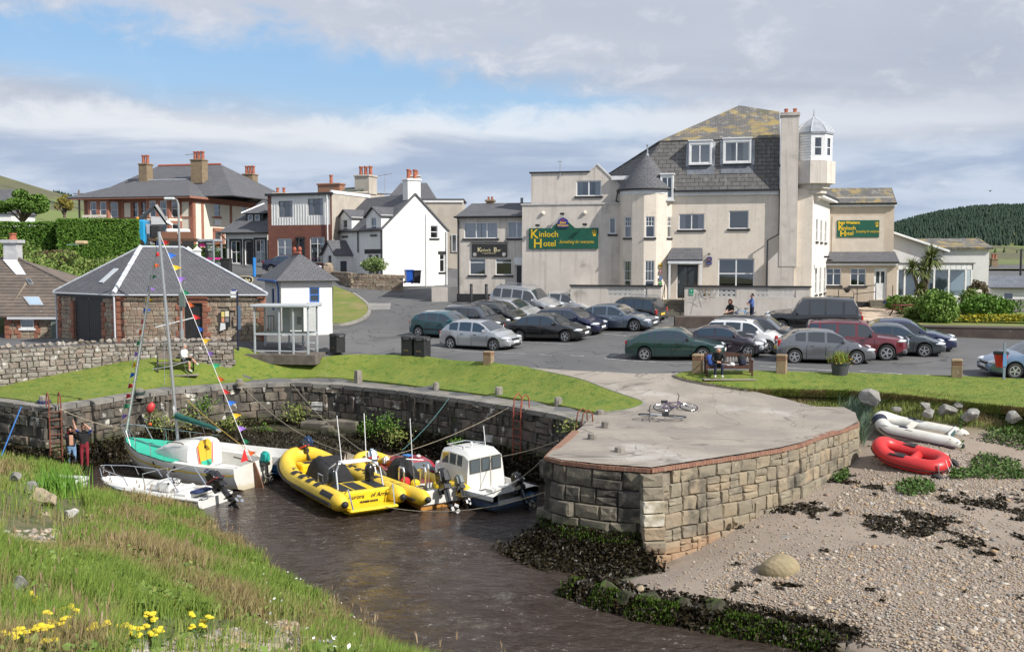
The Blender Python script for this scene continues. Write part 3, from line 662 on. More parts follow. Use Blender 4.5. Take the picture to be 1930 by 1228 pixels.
def j0(root,f,r,mull=(.5,),trans=(),fm=None,fw=.055,rec=.10,sill=None,curt=0,name='window',cm=None,room=.7,tg=None,gm=None):
 """r=(u0,v0,u1,v1); mull/trans fractions; tg: (cols, rows) small panes above the first transom"""
 u0,v0,u1,v1=r;mb=MB();W,H=u1-u0,v1-v0;fm=fm or m67
 f.bar(mb,u0,v0,-rec,u0+fw,v1,-rec+.05);f.bar(mb,u1-fw,v0,-rec,u1,v1,-rec+.05)
 f.bar(mb,u0+fw,v0,-rec,u1-fw,v0+fw,-rec+.05);f.bar(mb,u0+fw,v1-fw,-rec,u1-fw,v1,-rec+.05)
 us=[u0+fw]+[u0+W*m for m in mull]+[u1-fw];vs=[v0+fw]+[v0+H*m for m in trans]+[v1-fw]
 for m in mull:f.bar(mb,u0+W*m-fw*.6,v0+fw,-rec,u0+W*m+fw*.6,v1-fw,-rec+.045)
 for m in trans:f.bar(mb,u0+fw,v0+H*m-fw*.5,-rec,u1-fw,v0+H*m+fw*.5,-rec+.04)
 if tg:
  lo=vs[-2];
  for k in range(1,tg[0]):f.bar(mb,u0+W*k/tg[0]-.012,lo,-rec,u0+W*k/tg[0]+.012,v1-fw,-rec+.035)
  for k in range(1,tg[1]):f.bar(mb,u0+fw,lo+(v1-fw-lo)*k/tg[1]-.012,-rec,u1-fw,lo+(v1-fw-lo)*k/tg[1]+.012,-rec+.03)
 b0=-rec-.01;e=.02;P=[f.p(u0+e,v0+e,b0),f.p(u1-e,v0+e,b0),f.p(u1-e,v1-e,b0),f.p(u0+e,v1-e,b0)];Q=[p-f.n*room for p in P]
 mb.add(P+Q,[(4,5,6,7),(0,4,7,3),(1,2,6,5),(0,1,5,4),(3,7,6,2)],1)
 w=mb.j33(name,[fm,m52],root)
 for i in range(len(us)-1):
  for j in range(len(vs)-1):
   MB().poly([f.p(us[i],vs[j],-rec+.015),f.p(us[i+1],vs[j],-rec+.015),f.p(us[i+1],vs[j+1],-rec+.015),f.p(us[i],vs[j+1],-rec+.015)]).j33('pane',gm or m21,w)
 if sill:
  sb=MB();f.bar(sb,u0-.10,v0-.13,-rec,u1+.10,v0-.005,.07);sb.j33('sill',sill,w)
 if curt:
  for s in(0,1):
   cw=W*(.24 if curt==1 else .47);a=u0+fw*.6 if s==0 else u1-fw*.6-cw;n=10;top=[];bot=[]
   for k in range(n+1):
    d=-rec-.09+(.025 if k%2 else-.025);top.append(f.p(a+cw*k/n,v1-.03,d));bot.append(f.p(a+cw*k/n+(0),v0+.03,d))
   cb=MB();cb.loft([bot,top],0,False,False,False);cb.j33('curtain',cm or m16,w)
 return w
def door(root,f,r,m,lights=(),rec=.14,handle=True,name='door',frame=None):
 u0,v0,u1,v1=r;mb=MB();f.bar(mb,u0+.05,v0,-rec-.03,u1-.05,v1-.05,-rec+.02)
 for a,b,c,d in lights:f.bar(mb,u0+(u1-u0)*a,v0+(v1-v0)*b,-rec,u0+(u1-u0)*c,v0+(v1-v0)*d,-rec+.026,1)
 o=mb.j33(name,[m,mat('door_glass',(.05,.06,.07),j15=.08)],root)
 fb=MB();f.bar(fb,u0,v0,-rec,u0+.05,v1,-rec+.06);f.bar(fb,u1-.05,v0,-rec,u1,v1,-rec+.06);f.bar(fb,u0+.05,v1-.05,-rec,u1-.05,v1,-rec+.06);fb.j33('frame',frame or m67,o)
 if handle:
  hb_=MB();f.bar(hb_,u0+.12,v0+.95,-rec+.02,u0+.16,v0+1.15,-rec+.07);hb_.j33('handle',m30,o)
 return o
def slb(root,pts,th,m,name='roof',parent=None):
 P=[V(p)for p in pts];n=(P[1]-P[0]).cross(P[2]-P[0]).normalized()
 if n.z<0:P.reverse();n=-n
 k=len(P);mb=MB().add(P+[p-n*th for p in P],[tuple(range(k)),tuple(range(k,2*k))[::-1]]+[(i,k+i,k+(i+1)%k,(i+1)%k)for i in range(k)])
 return mb.j33(name,m,parent or root)
def j3(root,a,b,m=None,r=.09,name='ridge_tiles'):
 mb=MB();mb.tube([a,b],r,8);return mb.j33(name,m or m30,root)
def j2(root,a,b,m=None,r=.07):return MB().tube([a,b],r,6).j33('gutter',m or m24,root)
def j4(root,pts,m=None,r=.05):return MB().tube(pts,r,6).j33('downpipe',m or m24,root)
def j5(root,c,size,h,n,m,capm=None,ph=.55,along='x',pr=.13):
 x,y,z=c;w,d=size;mb=MB();mb.box((x-w/2,y-d/2,z),(x+w/2,y+d/2,z+h))
 o=mb.j33('chimney',m,root);MB().bbox((x,y,z+h+.07),(w+.16,d+.16,.16),.03).j33('chimney_cap',capm or m,o)
 for k in range(n):
  q=(k-(n-1)/2)*(w if along=='x' else d)/max(n,1.0);cx,cy=(x+q,y)if along=='x' else(x,y+q)
  MB().lathe([(pr*.9,0),(pr*.85,.06),(pr*.75,ph*.8),(pr,ph*.85),(pr,ph),(pr*.7,ph),(pr*.65,ph*.6)],10,(cx,cy,z+h+.15)).j33('chimney_pot',m41,o)
 return o
def j30(root,s,size,m,f,u,v,w=.02,align='LEFT',shear=0.0,sx=1.0,ext=.006,name='lettering',bold=0.0):
 cu=bpy.data.curves.new('t','FONT');cu.body=s;cu.size=size;cu.align_x=align;cu.shear=shear;cu.extrude=ext;cu.offset=bold;cu.resolution_u=3
 tmp=bpy.data.objects.new('t',cu);me=bpy.data.meshes.new_from_object(tmp);bpy.data.objects.remove(tmp);bpy.data.curves.remove(cu);me.name=name
 me.materials.clear();me.materials.append(m);o=bpy.data.objects.new(name,me);COL.objects.link(o);o.parent=root
 M=Matrix.Identity(4);M.col[0][:3]=f.ud*sx;M.col[1][:3]=(0,0,1);M.col[2][:3]=f.n;M.col[3][:3]=f.p(u,v,w)
 me.transform(M);return o
def px_t(corner,dirv,px):
 """distance along dirv from corner to the picture column px"""
 k=(px-CX)/F;return(k*corner[1]-corner[0])/(dirv[0]-k*dirv[1])
def zat(py,Y):return at(CX,py,Y).z
# the hotel
def hotel():
 A=-R(13.5);C=V((18.7,64.0,5.0));h=j12('hotel','large harled hotel with a slated mansard, round bay tower and white corner lantern','hotel',C,A)
 dv=(-math.cos(A),-math.sin(A))
 def T(px):return-px_t(C,dv,px)
 def Z(py,x):return zat(py,C.y-math.sin(-A)*0+(-x)*math.sin(-A))-C.z
 f=Face((0,0,0));x0=T(1268);xL=T(985);xt=T(1163)
 ev=Z(357,-4)
 wn=[(T(1278),Z(433,-8),T(1326),Z(403,-8)),(T(1372),Z(431,-5),T(1409),Z(397,-5))]
 big=(T(1353),.85,T(1421),Z(487,-5));dr=(T(1275),.95,T(1316),Z(497,-8))
 mb=MB();j1(mb,f,[(x0-1.2,-.3),(.0,-.3),(.0,ev),(x0-1.2,ev)],wn+[big,dr]);mb.j33('wall',m25,h)
 for r in wn[:1]:j0(h,f,r,(.5,),(),sill=m4,curt=1)
 j0(h,f,wn[1],(),(),sill=m4,cm=mat('blue_blind',(.06,.10,.30)),curt=0,gm=None)
 j0(h,f,big,(.5,),(.64,),sill=m4,fw=.07)
 door(h,f,dr,mat('dark_door',(.03,.028,.026),j15=.3),((.08,.1,.46,.9),(.54,.1,.92,.9)),frame=m67,name='entrance_door')
 pa,pb=T(1258),T(1326);pz0,pz1=Z(489,-8),Z(467,-8)
 slb(h,[(pa,-1.2,pz0),(pb,-1.2,pz0),(pb-.1,-.01,pz1),(pa+.25,-.01,pz1)],.08,m59,'porch_roof')
 pm=MB();pm.box((pa+.1,-1.15,pz0-.26),(pb-.05,-1.05,pz0-.06));pm.box((pb-.2,-1.12,.95),(pb-.08,-1.0,pz0-.2));pm.box((pa+.15,-1.12,.95),(pa+.27,-1.0,pz0-.2));pm.j33('porch_frame',m67,h)
 mx=lambda py,y:None
 mt=Z(262,-4)+.15;my=1.1;xr=T(1466);xl0=T(1176);xl1=T(1238)+.1
 slb(h,[(xl0,-.12,ev),(xr,-.12,ev),(xr,my,mt),(xl1,my,mt)],.12,m61,'mansard_roof')
 ap=(T(1402)-.55,5.2,Z(207,-4)+1.05)
 slb(h,[(xl1-.15,my-.08,mt),(xr,my-.08,mt),(xr,4.9,ap[2]-.55),(ap[0],ap[1],ap[2])],.1,m60,'upper_roof')
 slb(h,[(xl1-.15,my-.08,mt),ap,(xl0-5.5,9,ev)],.1,m61,'side_roof');slb(h,[(xl0,-.12,ev),(xl1,my,mt),(xl0-5.5,9,ev)],.1,m61,'side_roof')
 slb(h,[ap,(xr,4.9,ap[2]-.55),(xr,11,mt-.5),(ap[0]-2,11,mt-.5)],.1,m60,'rear_roof')
 MB().box((xl0-2,1.5,2),(xr+2.0,11,ev)).j33('core',m26,h)
 gb=MB();gb.box((x0-.3,-.34,ev-.12),(xr+.05,-.14,ev+.0));gb.j33('gutter',m24,h)
 fb=MB();fb.box((x0-.3,-.15,ev-.34),(xr,-.003,ev-.11));fb.j33('fascia',m67,h)
 for a,b,c,d,cu in((1295,1338,311,265,2),(1359,1412,310,262,1)):
  u0,u1=T(a),T(b);z0=Z(c,-4)+.1;z1=Z(d,-4)+.08;q=Face((0,.22,0));dm=MB();j1(dm,q,[(u0,z0),(u1,z0),(u1,z1),(u0,z1)],[(u0+.10,z0+.1,u1-.10,z1-.2)],.1)
  for uu in(u0,u1):dm.add([(uu,.22,z0),(uu,1.3,z0),(uu,1.3,z1),(uu,.22,z1)],[(0,1,2,3)],0)
  dm.box((u0-.06,.16,z1),(u1+.06,1.6,z1+.07),0)
  do=dm.j33('dormer',[m67],h)
  j0(h,q,(u0+.10,z0+.1,u1-.10,z1-.2),(.48,),(),curt=cu,rec=.08,fw=.07)
  lm=MB();s=(mt-ev)/(my+.12)
  def on(u,z,e):return(u,-.12+(z-ev)/s-e,z)
  lm.poly([on(u0-.14,z0-.62,.02),on(u1+.14,z0-.62,.02),on(u1+.14,z0,.02),on(u0-.14,z0,.02)]);lm.j33('lead_apron',mat('dark_lead',(.13,.14,.16),(.19,.20,.22),3,.6),do)
  for uu,sg in((u0,-1),(u1,1)):
   l2=MB();l2.poly([on(uu,z0,.03),on(uu+sg*.2,z0-.1,.03),on(uu+sg*.2,z1,.03),on(uu,z1,.03)]);l2.j33('lead_flashing',m30,do)
 c0,c1=T(1467),T(1500);ct=Z(219,-1.5)+.1
 cb=MB();cb.box((c0,-.35,3.0),(c1,.9,ct));cb.box((c0-.8,-.32,-.3),(c1-.15,.8,3.2));cb.box((c0-.06,-.42,ct-.1),(c1+.06,.97,ct+.08));co=cb.j33('chimney',m26,h)
 cb2=MB();cb2.add([(c0-.8,-.32,3.2),(c1-.15,-.32,3.2),(c1-.15,-.32,3.2),(c0,-.32,4.0),(c0-.8,.8,3.2),(c0,.8,4.0)],[(0,1,3),(4,5,3,0)]);cb2.j33('chimney_shoulder',m26,co)
 for k in(.28,.78):MB().lathe([(.13,0),(.11,.2),(.13,.24),(.13,.3),(.08,.3)],10,(c0+(c1-c0)*k,.2,ct+.08)).j33('chimney_pot',m41,co)
 j4(h,[(xr+.02,-.26,ev-.05),(xr+.02,-.26,Z(441,-2)),(xr-.68,-.4,Z(453,-2)),(xr-.68,-.4,.9)],None,.06)
 tz=lambda py:Z(py,0);cx,cy=.0,.75;oc=MB();T8=Matrix.Rotation(R(22.5+13),4,'Z')
 oc.lathe([(.42,tz(378)),(.62,tz(372)),(.62,tz(367)),(.85,tz(364)),(.85,tz(358)),(1.05,tz(355)),(1.05,tz(348)),(1.36,tz(346)),(1.36,tz(304)),(1.0,tz(303))],8,(cx,cy,0),0,T8);oc.j33('turret_corbel',m26,h)
 lr=1.14;zb,ztp=tz(303),tz(252)
 for k in range(8):
  a=R(22.5+13)+k*math.pi/4;b=a+math.pi/4;P=V((cx+lr*math.cos(a),cy+lr*math.sin(a),zb));Q=V((cx+lr*math.cos(b),cy+lr*math.sin(b),zb));e=Q-P
  if e.y>.1 and e.x<-.2:pass
  ff=Face(P,math.atan2(e.y,e.x));W=e.length;nn=ff.n;pb_=MB()
  if nn.y<-.2 and nn.x>-.5:
   r=(W*.22,.28,W*.78,ztp-zb-.22);j1(pb_,ff,[(0,0),(W,0),(W,ztp-zb),(0,ztp-zb)],[r],.06);pb_.j33('lantern_wall',m67,h);j0(h,ff,r,(),(.45,),rec=.05,fw=.05,room=.4,curt=1)
  else:
   n=10
   for q in range(n):ff.bar(pb_,0,(ztp-zb)*q/n,-.05,W,(ztp-zb)*(q+1)/n-.015,.012*(q%2))
   pb_.j33('lantern_wall',m67,h)
 lt=MB();lt.lathe([(1.22,ztp-.02),(1.24,ztp+.1),(1.0,ztp+.45),(.5,tz(226)),(.05,tz(217))],8,(cx,cy,0),0,T8);lo=lt.j33('lantern_roof',m30,h)
 fl=MB();fl.lathe([(.07,tz(218)),(.03,tz(212)),(.015,tz(203))],6,(cx,cy,0));fl.j33('finial',m30,lo)
 rb=MB()
 for k in range(8):
  a=R(22.5+13)+k*math.pi/4;rb.tube([(cx+1.24*math.cos(a),cy+1.24*math.sin(a),ztp+.1),(cx+1.0*math.cos(a),cy+1.0*math.sin(a),ztp+.46),(cx+.05*math.cos(a),cy+.05*math.sin(a),tz(217))],.03,5)
 rb.j33('lead_rolls',mat('lead_pale',(.55,.57,.6),j15=.5),lo)
 sa=R(66)-A;sf=Face((0,0,0),sa);L=9.5;sh=MB();hs=[]
 for k in range(3):
  hs+=[(1.6+k*2.2,4.6,2.5+k*2.2,6.0),(1.6+k*2.2,1.2,2.5+k*2.2,2.9)]
 j1(sh,sf,[(0,-.3),(L,-.3),(L,7.6),(0,7.6)],hs);sh.j33('side_wall',mat('side_harl',(.74,.71,.66),(.69,.66,.61),1.2,.95,.008,40,streak=((.55,.52,.47),.3)),h)
 for r in hs:j0(h,sf,r,(),(.5,),sill=m4)
 e0,e1=sf.p(.2,7.6,.55),sf.p(L,7.6,.55);eb=MB();sf.bar(eb,.6,7.35,-.1,L,7.6,.5);eb.j33('eaves',m67,h)
 slb(h,[sf.p(.4,7.6,.6),sf.p(L,7.6,.6),sf.p(L,9.6,-2.4),sf.p(.4,9.6,-2.4)],.12,m59,'side_slope')
 j4(h,[sf.p(L-.4,7.4,.6),sf.p(L-.4,6.9,.3),sf.p(L-.4,0,.1)])
 tx,ty,tr=(T(1168)+T(1268))/2-.05,.55,1.72;te=Z(358,-10);N=14;hl=tr*math.tan(math.pi/N);tw=None
 tmb=MB();wl=[]
 for k in range(N):
  na=R(-90+13)+k*2*math.pi/N;n2=V((math.cos(na),math.sin(na),0));mid=V((tx,ty,0))+n2*tr;ud=V((-n2.y,n2.x,0))
  if n2.y>.75:continue
  ff=Face(mid-ud*hl,math.atan2(ud.y,ud.x));hs=[]
  if k in(0,2,N-2):hs=[(hl-.29,Z(448,-10),hl+.29,Z(409,-10)),(hl-.30,.55,hl+.30,Z(491,-10))]
  j1(tmb,ff,[(0,-.3),(2*hl,-.3),(2*hl,te),(0,te)],hs,.12);wl.append((ff,hs,k))
 tmb.j33('tower_wall',m25,h)
 for ff,hs,k in wl:
  for i,r in enumerate(hs):j0(h,ff,r,(),(.55,),sill=m4,tg=(3,2),rec=.08,curt=(1 if k==2 else 0),fw=.05)
 ap_=Z(290,-10);cn=MB();cn.lathe([(tr+.22,te-.03),(tr+.20,te+.06),(tr*.62,te+(ap_-te)*.46),(tr*.30,te+(ap_-te)*.78),(.06,ap_)],28,(tx,ty,0));co=cn.j33('tower_roof',m59,h,smooth=50)
 fl=MB();fl.lathe([(.16,ap_-.25),(.10,ap_+.02),(.05,ap_+.1),(.04,Z(272,-10)),(.09,Z(272,-10)),(.09,Z(271,-10))],8,(tx,ty,0));fl.j33('finial',m30,co)
 gr=MB();gr.lathe([(tr+.02,te-.32),(tr+.05,te-.30),(tr+.05,te-.06),(tr+.02,te-.05)],28,(tx,ty,0));gr.j33('frieze',m67,h);g2=MB();g2.lathe([(tr+.2,te-.06),(tr+.28,te-.02),(tr+.28,te+.04),(tr+.2,te+.04)],28,(tx,ty,0));g2.j33('gutter',m24,h)
 u0,u1,z0,z1=T(1244),T(1268),Z(377,-9),Z(330,-9);q=Face((0,-.55,0));dm=MB();r=(u0+.08,z0+.1,u1-.06,z1-.15);j1(dm,q,[(u0,z0),(u1,z0),(u1,z1),(u0,z1)],[r],.08)
 for uu in(u0,u1):dm.add([(uu,-.55,z0),(uu,1.2,z0),(uu,1.2,z1),(uu,-.55,z1)],[(0,1,2,3)])
 dm.box((u0-.04,-.62,z1),(u1+.06,1.3,z1+.08));dm.box((u0,-.62,z0-.1),(u1+.05,0,z0));dm.j33('dormer',m67,h);j0(h,q,r,(.55,),(),rec=.06,fw=.05)
 pz=Z(386,-16);lf=Face((xL,-.15,0));Lw=T(1140)-xL;mb=MB();j1(mb,lf,[(0,-.3),(Lw,-.3),(Lw,pz),(0,pz)]);lf2=Face(lf.p(Lw,0),R(14));L2=xt+.75-T(1140)
 nw=(.28,Z(441,-13),.72,Z(410,-13));j1(mb,lf2,[(0,-.3),(L2,-.3),(L2,pz),(0,pz)],[nw]);lf0=Face((xL,6,0),R(-90));j1(mb,lf0,[(0,-.3),(6.15,-.3),(6.15,pz),(0,pz)]);mb.j33('wall',m26,h)
 j0(h,lf2,nw,(),(),sill=m4,fw=.07)
 cp=MB();lf.bar(cp,-.08,pz,-.4,Lw+.02,pz+.10,.06);lf2.bar(cp,.03,pz,-.4,L2,pz+.10,.06);cp.j33('parapet_coping',mat('pale_coping',(.62,.59,.55),(.5,.48,.45),3,.9),h)
 MB().box((xL+.02,.2,pz-.2),(xt+.4,6,pz+.02)).j33('flat_roof',mat('felt',(.1,.1,.1)),h)
 uf=Face((xL+.35,1.0,0));ux=T(1113)-xL-.35+.25;uw=T(1166)-xL-.1;zt=Z(329,-17)+.18;zpk=Z(314,-14)+.2;zr=Z(361,-12)+.1;wd=(T(1073)-xL-.1,Z(371,-15)+.1,T(1121)-xL-.1,Z(342,-15)+.12)
 mb=MB();j1(mb,uf,[(0,pz),(uw,pz),(uw,zr),(ux,zpk),(ux-.5,zt+.05),(0,zt)],[wd]);j1(mb,Face((xL+.35,6,0),R(-90)),[(0,pz),(5,pz),(5,zt),(0,zt)]);mb.j33('upper_wall',m26,h)
 j0(h,uf,wd,(.5,),(),sill=m4,curt=1,fw=.07)
 cp=MB();uf.bar(cp,-.12,zt,-.5,ux-.5,zt+.09,.09);cp.j33('roof_edge',m24,h)
 cp=MB();cp.tube([uf.p(ux-.5,zt+.06,0),uf.p(ux,zpk+.03,0),uf.p(uw,zr+.02,0)],.06,5);cp.j33('verge',mat('pale_coping',(.6,.6,.6)),h)
 slb(h,[uf.p(ux-.4,zt,-.1),uf.p(ux,zpk-.05,-.1),uf.p(uw,zr-.05,-.1),uf.p(uw,zr,-3),uf.p(ux-.4,zt,-3)],.05,m59,'low_roof')
 MB().box((uf.o.x,1.2,pz),(uf.o.x+ux-.4,6,zt+.02)).j33('flat_roof',mat('felt',(.1,.1,.1)),h)
 wf=MB();wf.box((xt-.5,.6,Z(330,-12)-.25),(xt+2.2,.9,Z(330,-12)));wf.j33('white_fascia',m67,h)
 j4(h,[(xt+.05,-.3,te-.1),(xt-.08,-.2,pz+.2),(xt-.08,.9,pz+.2)])
 am=MB();am.tube([uf.p(2.0,zt-.3,.06),uf.p(2.0,zt+.75,.06)],.03,5);am.tube([uf.p(1.8,zt+.75,.06),uf.p(2.1,zt+.75,.06)],.025,5);am.j33('vent_pipe',m30,h)
 for u in(1.35,4.0):MB().lathe([(.0,0),(.12,0),(.13,.1),(.05,.16)],10,(0,0,0),0,Matrix.Translation(lf.p(u*1.05,Z(402,-17),0))@Matrix.Rotation(R(90),4,'X')).j33('wall_lamp',m15,h)
 return h,f,lf,T,Z,C,A
HOTEL=hotel()
def j28(root,f,u0,u1,v0,v1,peak=True,best=False):
 green=mat('sign_green',(.008,.085,.05),(.010,.10,.06),2,.5);yel=mat('sign_yellow',(.75,.50,.02),j15=.6)
 s=tag(bpy.data.objects.new('hotel_sign',None),*(('large green hotel sign with yellow lettering and a pointed top','sign')if peak else('small green hotel sign with yellow lettering on the right wing','sign')));COL.objects.link(s);W=u1-u0;H=v1-v0
 M=root.matrix_basis
 s.location=M@f.p(u0,v0,.03);s.rotation_euler=(0,0,root.rotation_euler.z+f.ang);g=Face((0,0,0))
 mb=MB()
 ol=[(0,0),(W,0),(W,H)]+([(W*.67,H),(W*.5,H*1.5),(W*.33,H)]if peak else[])+[(0,H)]
 mb.prism(ol,lambda a,b,d:V((a,-d,b)),0,.05);mb.j33('board',green,s)
 k=.80 if best else 1.0
 j30(s,'K',H*.62*k,yel,g,W*.02,H*(.42 if best else .52)*(1 if best else 1),.055,bold=.012);j30(s,'inloch',H*.40*k,yel,g,W*(.02+.125*k),H*(.44 if best else .58),.055,bold=.006)
 j30(s,'H',H*.62*k,yel,g,W*.065,H*.06,.055,bold=.012);j30(s,'otel',H*.40*k,yel,g,W*(.065+.145*k),H*.13,.055,bold=.006)
 j30(s,'Something for everyone.',H*.22,yel,g,W*.44,H*.27,.055,shear=.45,sx=.78 if peak else .62)
 if best:j30(s,'Best Western',H*.22,yel,g,W*.02,H*.79,.055,bold=.012)
 em=MB()
 for k_ in range(20):
  a=k_*math.pi/10;b=a+math.pi/10;q=[(math.cos(t)*r,math.sin(t)*r)for t in(a,b)for r in(.085,.10)]
  em.add([V((W*.945+x*H*1.1,-.056,H*.80+z*H*1.1))for x,z in q],[(0,1,3,2)])
 em.cbox((W*.945,-.056,H*.84),(H*.08,.004,H*.05));em.cbox((W*.945,-.056,H*.77),(H*.11,.004,H*.03));em.cbox((W*.945,-.056,H*.66),(H*.13,.004,H*.10));em.j33('crest',yel,s)
 if peak:
  bd=MB();bw=W*.072;bz=H*1.02;bd.prism([(-bw,0),(bw,0),(bw,H*.34),(bw*.5,H*.44),(0,H*.50),(-bw*.5,H*.44),(-bw,H*.34)],lambda a,b,d:V((W*.497+a,-d,bz+b)),.06,.12);bo=bd.j33('badge',mat('badge_blue',(.03,.035,.22),j15=.4),s)
  j30(bo,'Best',H*.17,mat('badge_gold',(.75,.45,.08)),g,W*.497,bz+H*.19,.125,'CENTER',bold=.006);j30(bo,'Western',H*.15,mat('badge_gold',(.7,.4,.1)),g,W*.497,bz+H*.06,.125,'CENTER',bold=.006)
  cr=MB();cr.prism([(-.5,0),(.5,0),(.6,.5),(.25,.25),(0,.6),(-.25,.25),(-.6,.5)],lambda a,b,d:V((W*.497+a*bw*.6,-d,bz+H*.34+b*bw*.4)),.121,.126);cr.j33('crown',mat('badge_red',(.5,.05,.08)),bo)
 return s
def hotel_signs():
 h,f,lf,T,Z,C,A=HOTEL
 j28(h,lf,T(998)-lf.o.x,T(1128)-lf.o.x,Z(469,-16),Z(430,-16))
 for px,py in((1016,426),(1062,405),(1104,425)):
  u,v=T(px)-lf.o.x,Z(py,-16);p=MB();p.tube([V((0,0,0)),V((0,-.35,.06))],.025,5);p.bbox((0,-.4,.05),(.28,.16,.12),.02,0,0,R(20));o=p.j33('sign_floodlight',m4);o.location=h.matrix_basis@lf.p(u,v);o.rotation_euler=(0,0,A)
  tag(o,{1016:'black floodlight over the left half of the large green sign',1062:'topmost black floodlight above the badge of the large green sign',1104:'black floodlight over the right half of the large green sign'}[px],'floodlight','floodlights over the hotel sign')
 for px,py,c in((1247,500,(.75,.45,.02)),(1247,512,(.45,.2,.2)),(1247,524,(.1,.2,.5)),(1247,533,(.05,.4,.12))):
  q=MB();q.cbox((0,0,0),(.16,.03,.3 if py==500 else .22));q.cbox((0,-.018,-.04),(.12,.006,.06),1);o=q.j33('plaque',[mat('plaque%d'%py,c),mat('plaque_ink',(.08,.06,.05))])
  o.location=h.matrix_basis@V((T(px)+.02,-.95,Z(py,-9)));o.rotation_euler=(0,0,A+R(35))
  tag(o,{500:'yellow rating plaque, topmost beside the hotel entrance',512:'dull red plaque, second down beside the hotel entrance',524:'blue plaque, third down beside the hotel entrance',533:'green plaque, lowest beside the hotel entrance'}[py],'plaque','plaques by the hotel entrance')
 s=j12('entrance_sign','small blue shield sign under a lamp beside the hotel porch','sign',h.matrix_basis@V((T(1336),-.02,Z(499,-7))),A);g=Face((0,0,0))
 MB().prism([(-.17,.22),(.17,.22),(.17,.45),(.08,.52),(-.08,.52),(-.17,.45)],lambda a,b,d:V((a,-d,b)),.0,.06).j33('shield',mat('badge_blue',(.03,.035,.22)),s);MB().cbox((0,-.03,.1),(.34,.06,.16)).j33('strip',mat('badge_blue',(.03,.035,.22)),s)
 j30(s,'Best',.11,mat('badge_gold',(.7,.4,.1)),g,0,.36,.065,'CENTER');j30(s,'Western',.09,mat('badge_gold',(.7,.4,.1)),g,0,.26,.065,'CENTER');j30(s,'Kinloch Hotel',.055,m67,g,0,.08,.065,'CENTER')
 lm=MB();lm.tube([(0,0,.75),(0,-.25,.78),(0,-.3,.70)],.02,5);lm.lathe([(.1,.62),(.09,.68),(.03,.74)],8,(0,-.3,0));lm.j33('lamp',m4,s)
hotel_signs()
def terrace():
 h,f,lf,T,Z,C,A=HOTEL
 r=j12('terrace_wall','rendered terrace wall with white pierced screen blocks in front of the hotel','wall',(C.x,C.y,5.0),A);yf=-2.6
 def X(px):
  k=(px-CX)/F;c,s=math.cos(A),math.sin(A);bx,by=C.x-s*yf,C.y+c*yf;return(k*by-bx)/(c-k*s)
 def zz(py,x):return zat(py,C.y+math.sin(A)*x+math.cos(A)*yf)-5.0
 ht=zz(541,-4)
 SBm=mat('screen_block',(.68,.67,.64),(.58,.57,.54),6,.9)
 bm=MB();s=.5
 for a,b in(((-s,-s),(s,-s+.1)),((-s,s-.1),(s,s)),((-s,-s+.1),(-s+.1,s-.1)),((s-.1,-s+.1),(s,s-.1))):bm.box((a[0],-.5,a[1]),(b[0],.5,b[1]))
 ring=lambda y,q:[V((math.cos(k*math.pi/4)*q,y,math.sin(k*math.pi/4)*q))for k in range(8)]
 bm.loft([ring(-.45,.40),ring(-.45,.24),ring(.45,.24),ring(.45,.40)],0,True,True,False)
 for sx in(-1,1):
  for sz in(-1,1):bm.cbox((sx*.36,0,sz*.36),(.07,.8,.22),0,0,0,R(45)*sx*sz)
 proto=bm.j33('screen_block',SBm,r);sbme=proto.data;bpy.data.objects.remove(proto)
 def section(pxa,pxb,screens,z0=-.4,parent=r,hh=ht):
  a,b=X(pxa),X(pxb);ff=Face((0,yf,0));holes=[]
  for p,q in screens:holes.append((X(p),hh-.62,X(q),hh-.10))
  mb=MB();j1(mb,ff,[(a,z0),(b,z0),(b,hh),(a,hh)],holes,.2);bk=Face((0,yf+.2,0),0)
  j1(mb,Face((b,yf+.2,0),math.pi),[(0,z0),(b-a,z0),(b-a,hh),(0,hh)],[(b-q[2],q[1],b-q[0],q[3])for q in holes],.0)
  for uu in(a,b):mb.add([(uu,yf,z0),(uu,yf+.2,z0),(uu,yf+.2,hh),(uu,yf,hh)],[(0,1,2,3)])
  mb.j33('wall',m26,parent);cp=MB();ff.bar(cp,a-.06,hh,-.3,b+.08,hh+.09,.07);cp.j33('coping',m4,parent)
  for(u0,v0,u1,v1)in holes:
   n=8;w=(u1-u0)/n;hgt=(v1-v0)/2
   for i in range(n):
    for j in range(2):j13(sbme,'screen_block',parent,(u0+w*(i+.5),yf+.1,v0+hgt*(j+.5)),(0,0,0),(w*.97,.14,hgt*.97))
 section(1075,1246,[(1145,1220)]);section(1290,1527,[(1313,1388),(1424,1500)])
 ret=MB();x1=X(1527);ret.box((x1-.2,yf+.2,-.4),(x1,-.1,ht));xq=X(1075);ret.box((xq,yf+.2,-.4),(xq+.2,-.2,ht));x2,x3=X(1246),X(1290);ret.box((x2-.2,yf+.2,-.4),(x2,-1.2,ht));ret.box((x3,yf+.2,-.4),(x3+.2,-1.3,ht));ret.j33('return_wall',m26,r)
 fl=MB();fl.box((xq+.2,yf+.2,-.4),(x2-.2,0,.9));fl.box((x3+.2,yf+.2,-.4),(x1-.2,0,.9));fl.box((x2,yf+1.45,-.4),(x3,0,.9));fl.j33('terrace_floor',m13,r)
 for k in range(5):MB().box((x2+.02,yf-.05+.3*k,-.4),(x3-.02,yf+.27+.3*k,.17+.18*k)).j33('step',mat('step_stone',(.20,.18,.14),(.13,.12,.09),3,.9),r)
 for xx in(x2+.1,x3-.1):
  rl=MB();rl.tube([(xx,yf-.1,.1),(xx,yf-.1,1.0),(xx,yf+1.4,1.9),(xx,yf+1.4,1.0)],.025,6);rl.j33('handrail',m4,r)
 s=j12('green_notice','small green and white notice on the terrace wall beside the steps','sign',r.matrix_basis@V((X(1303),yf-.02,ht-.42)),A)
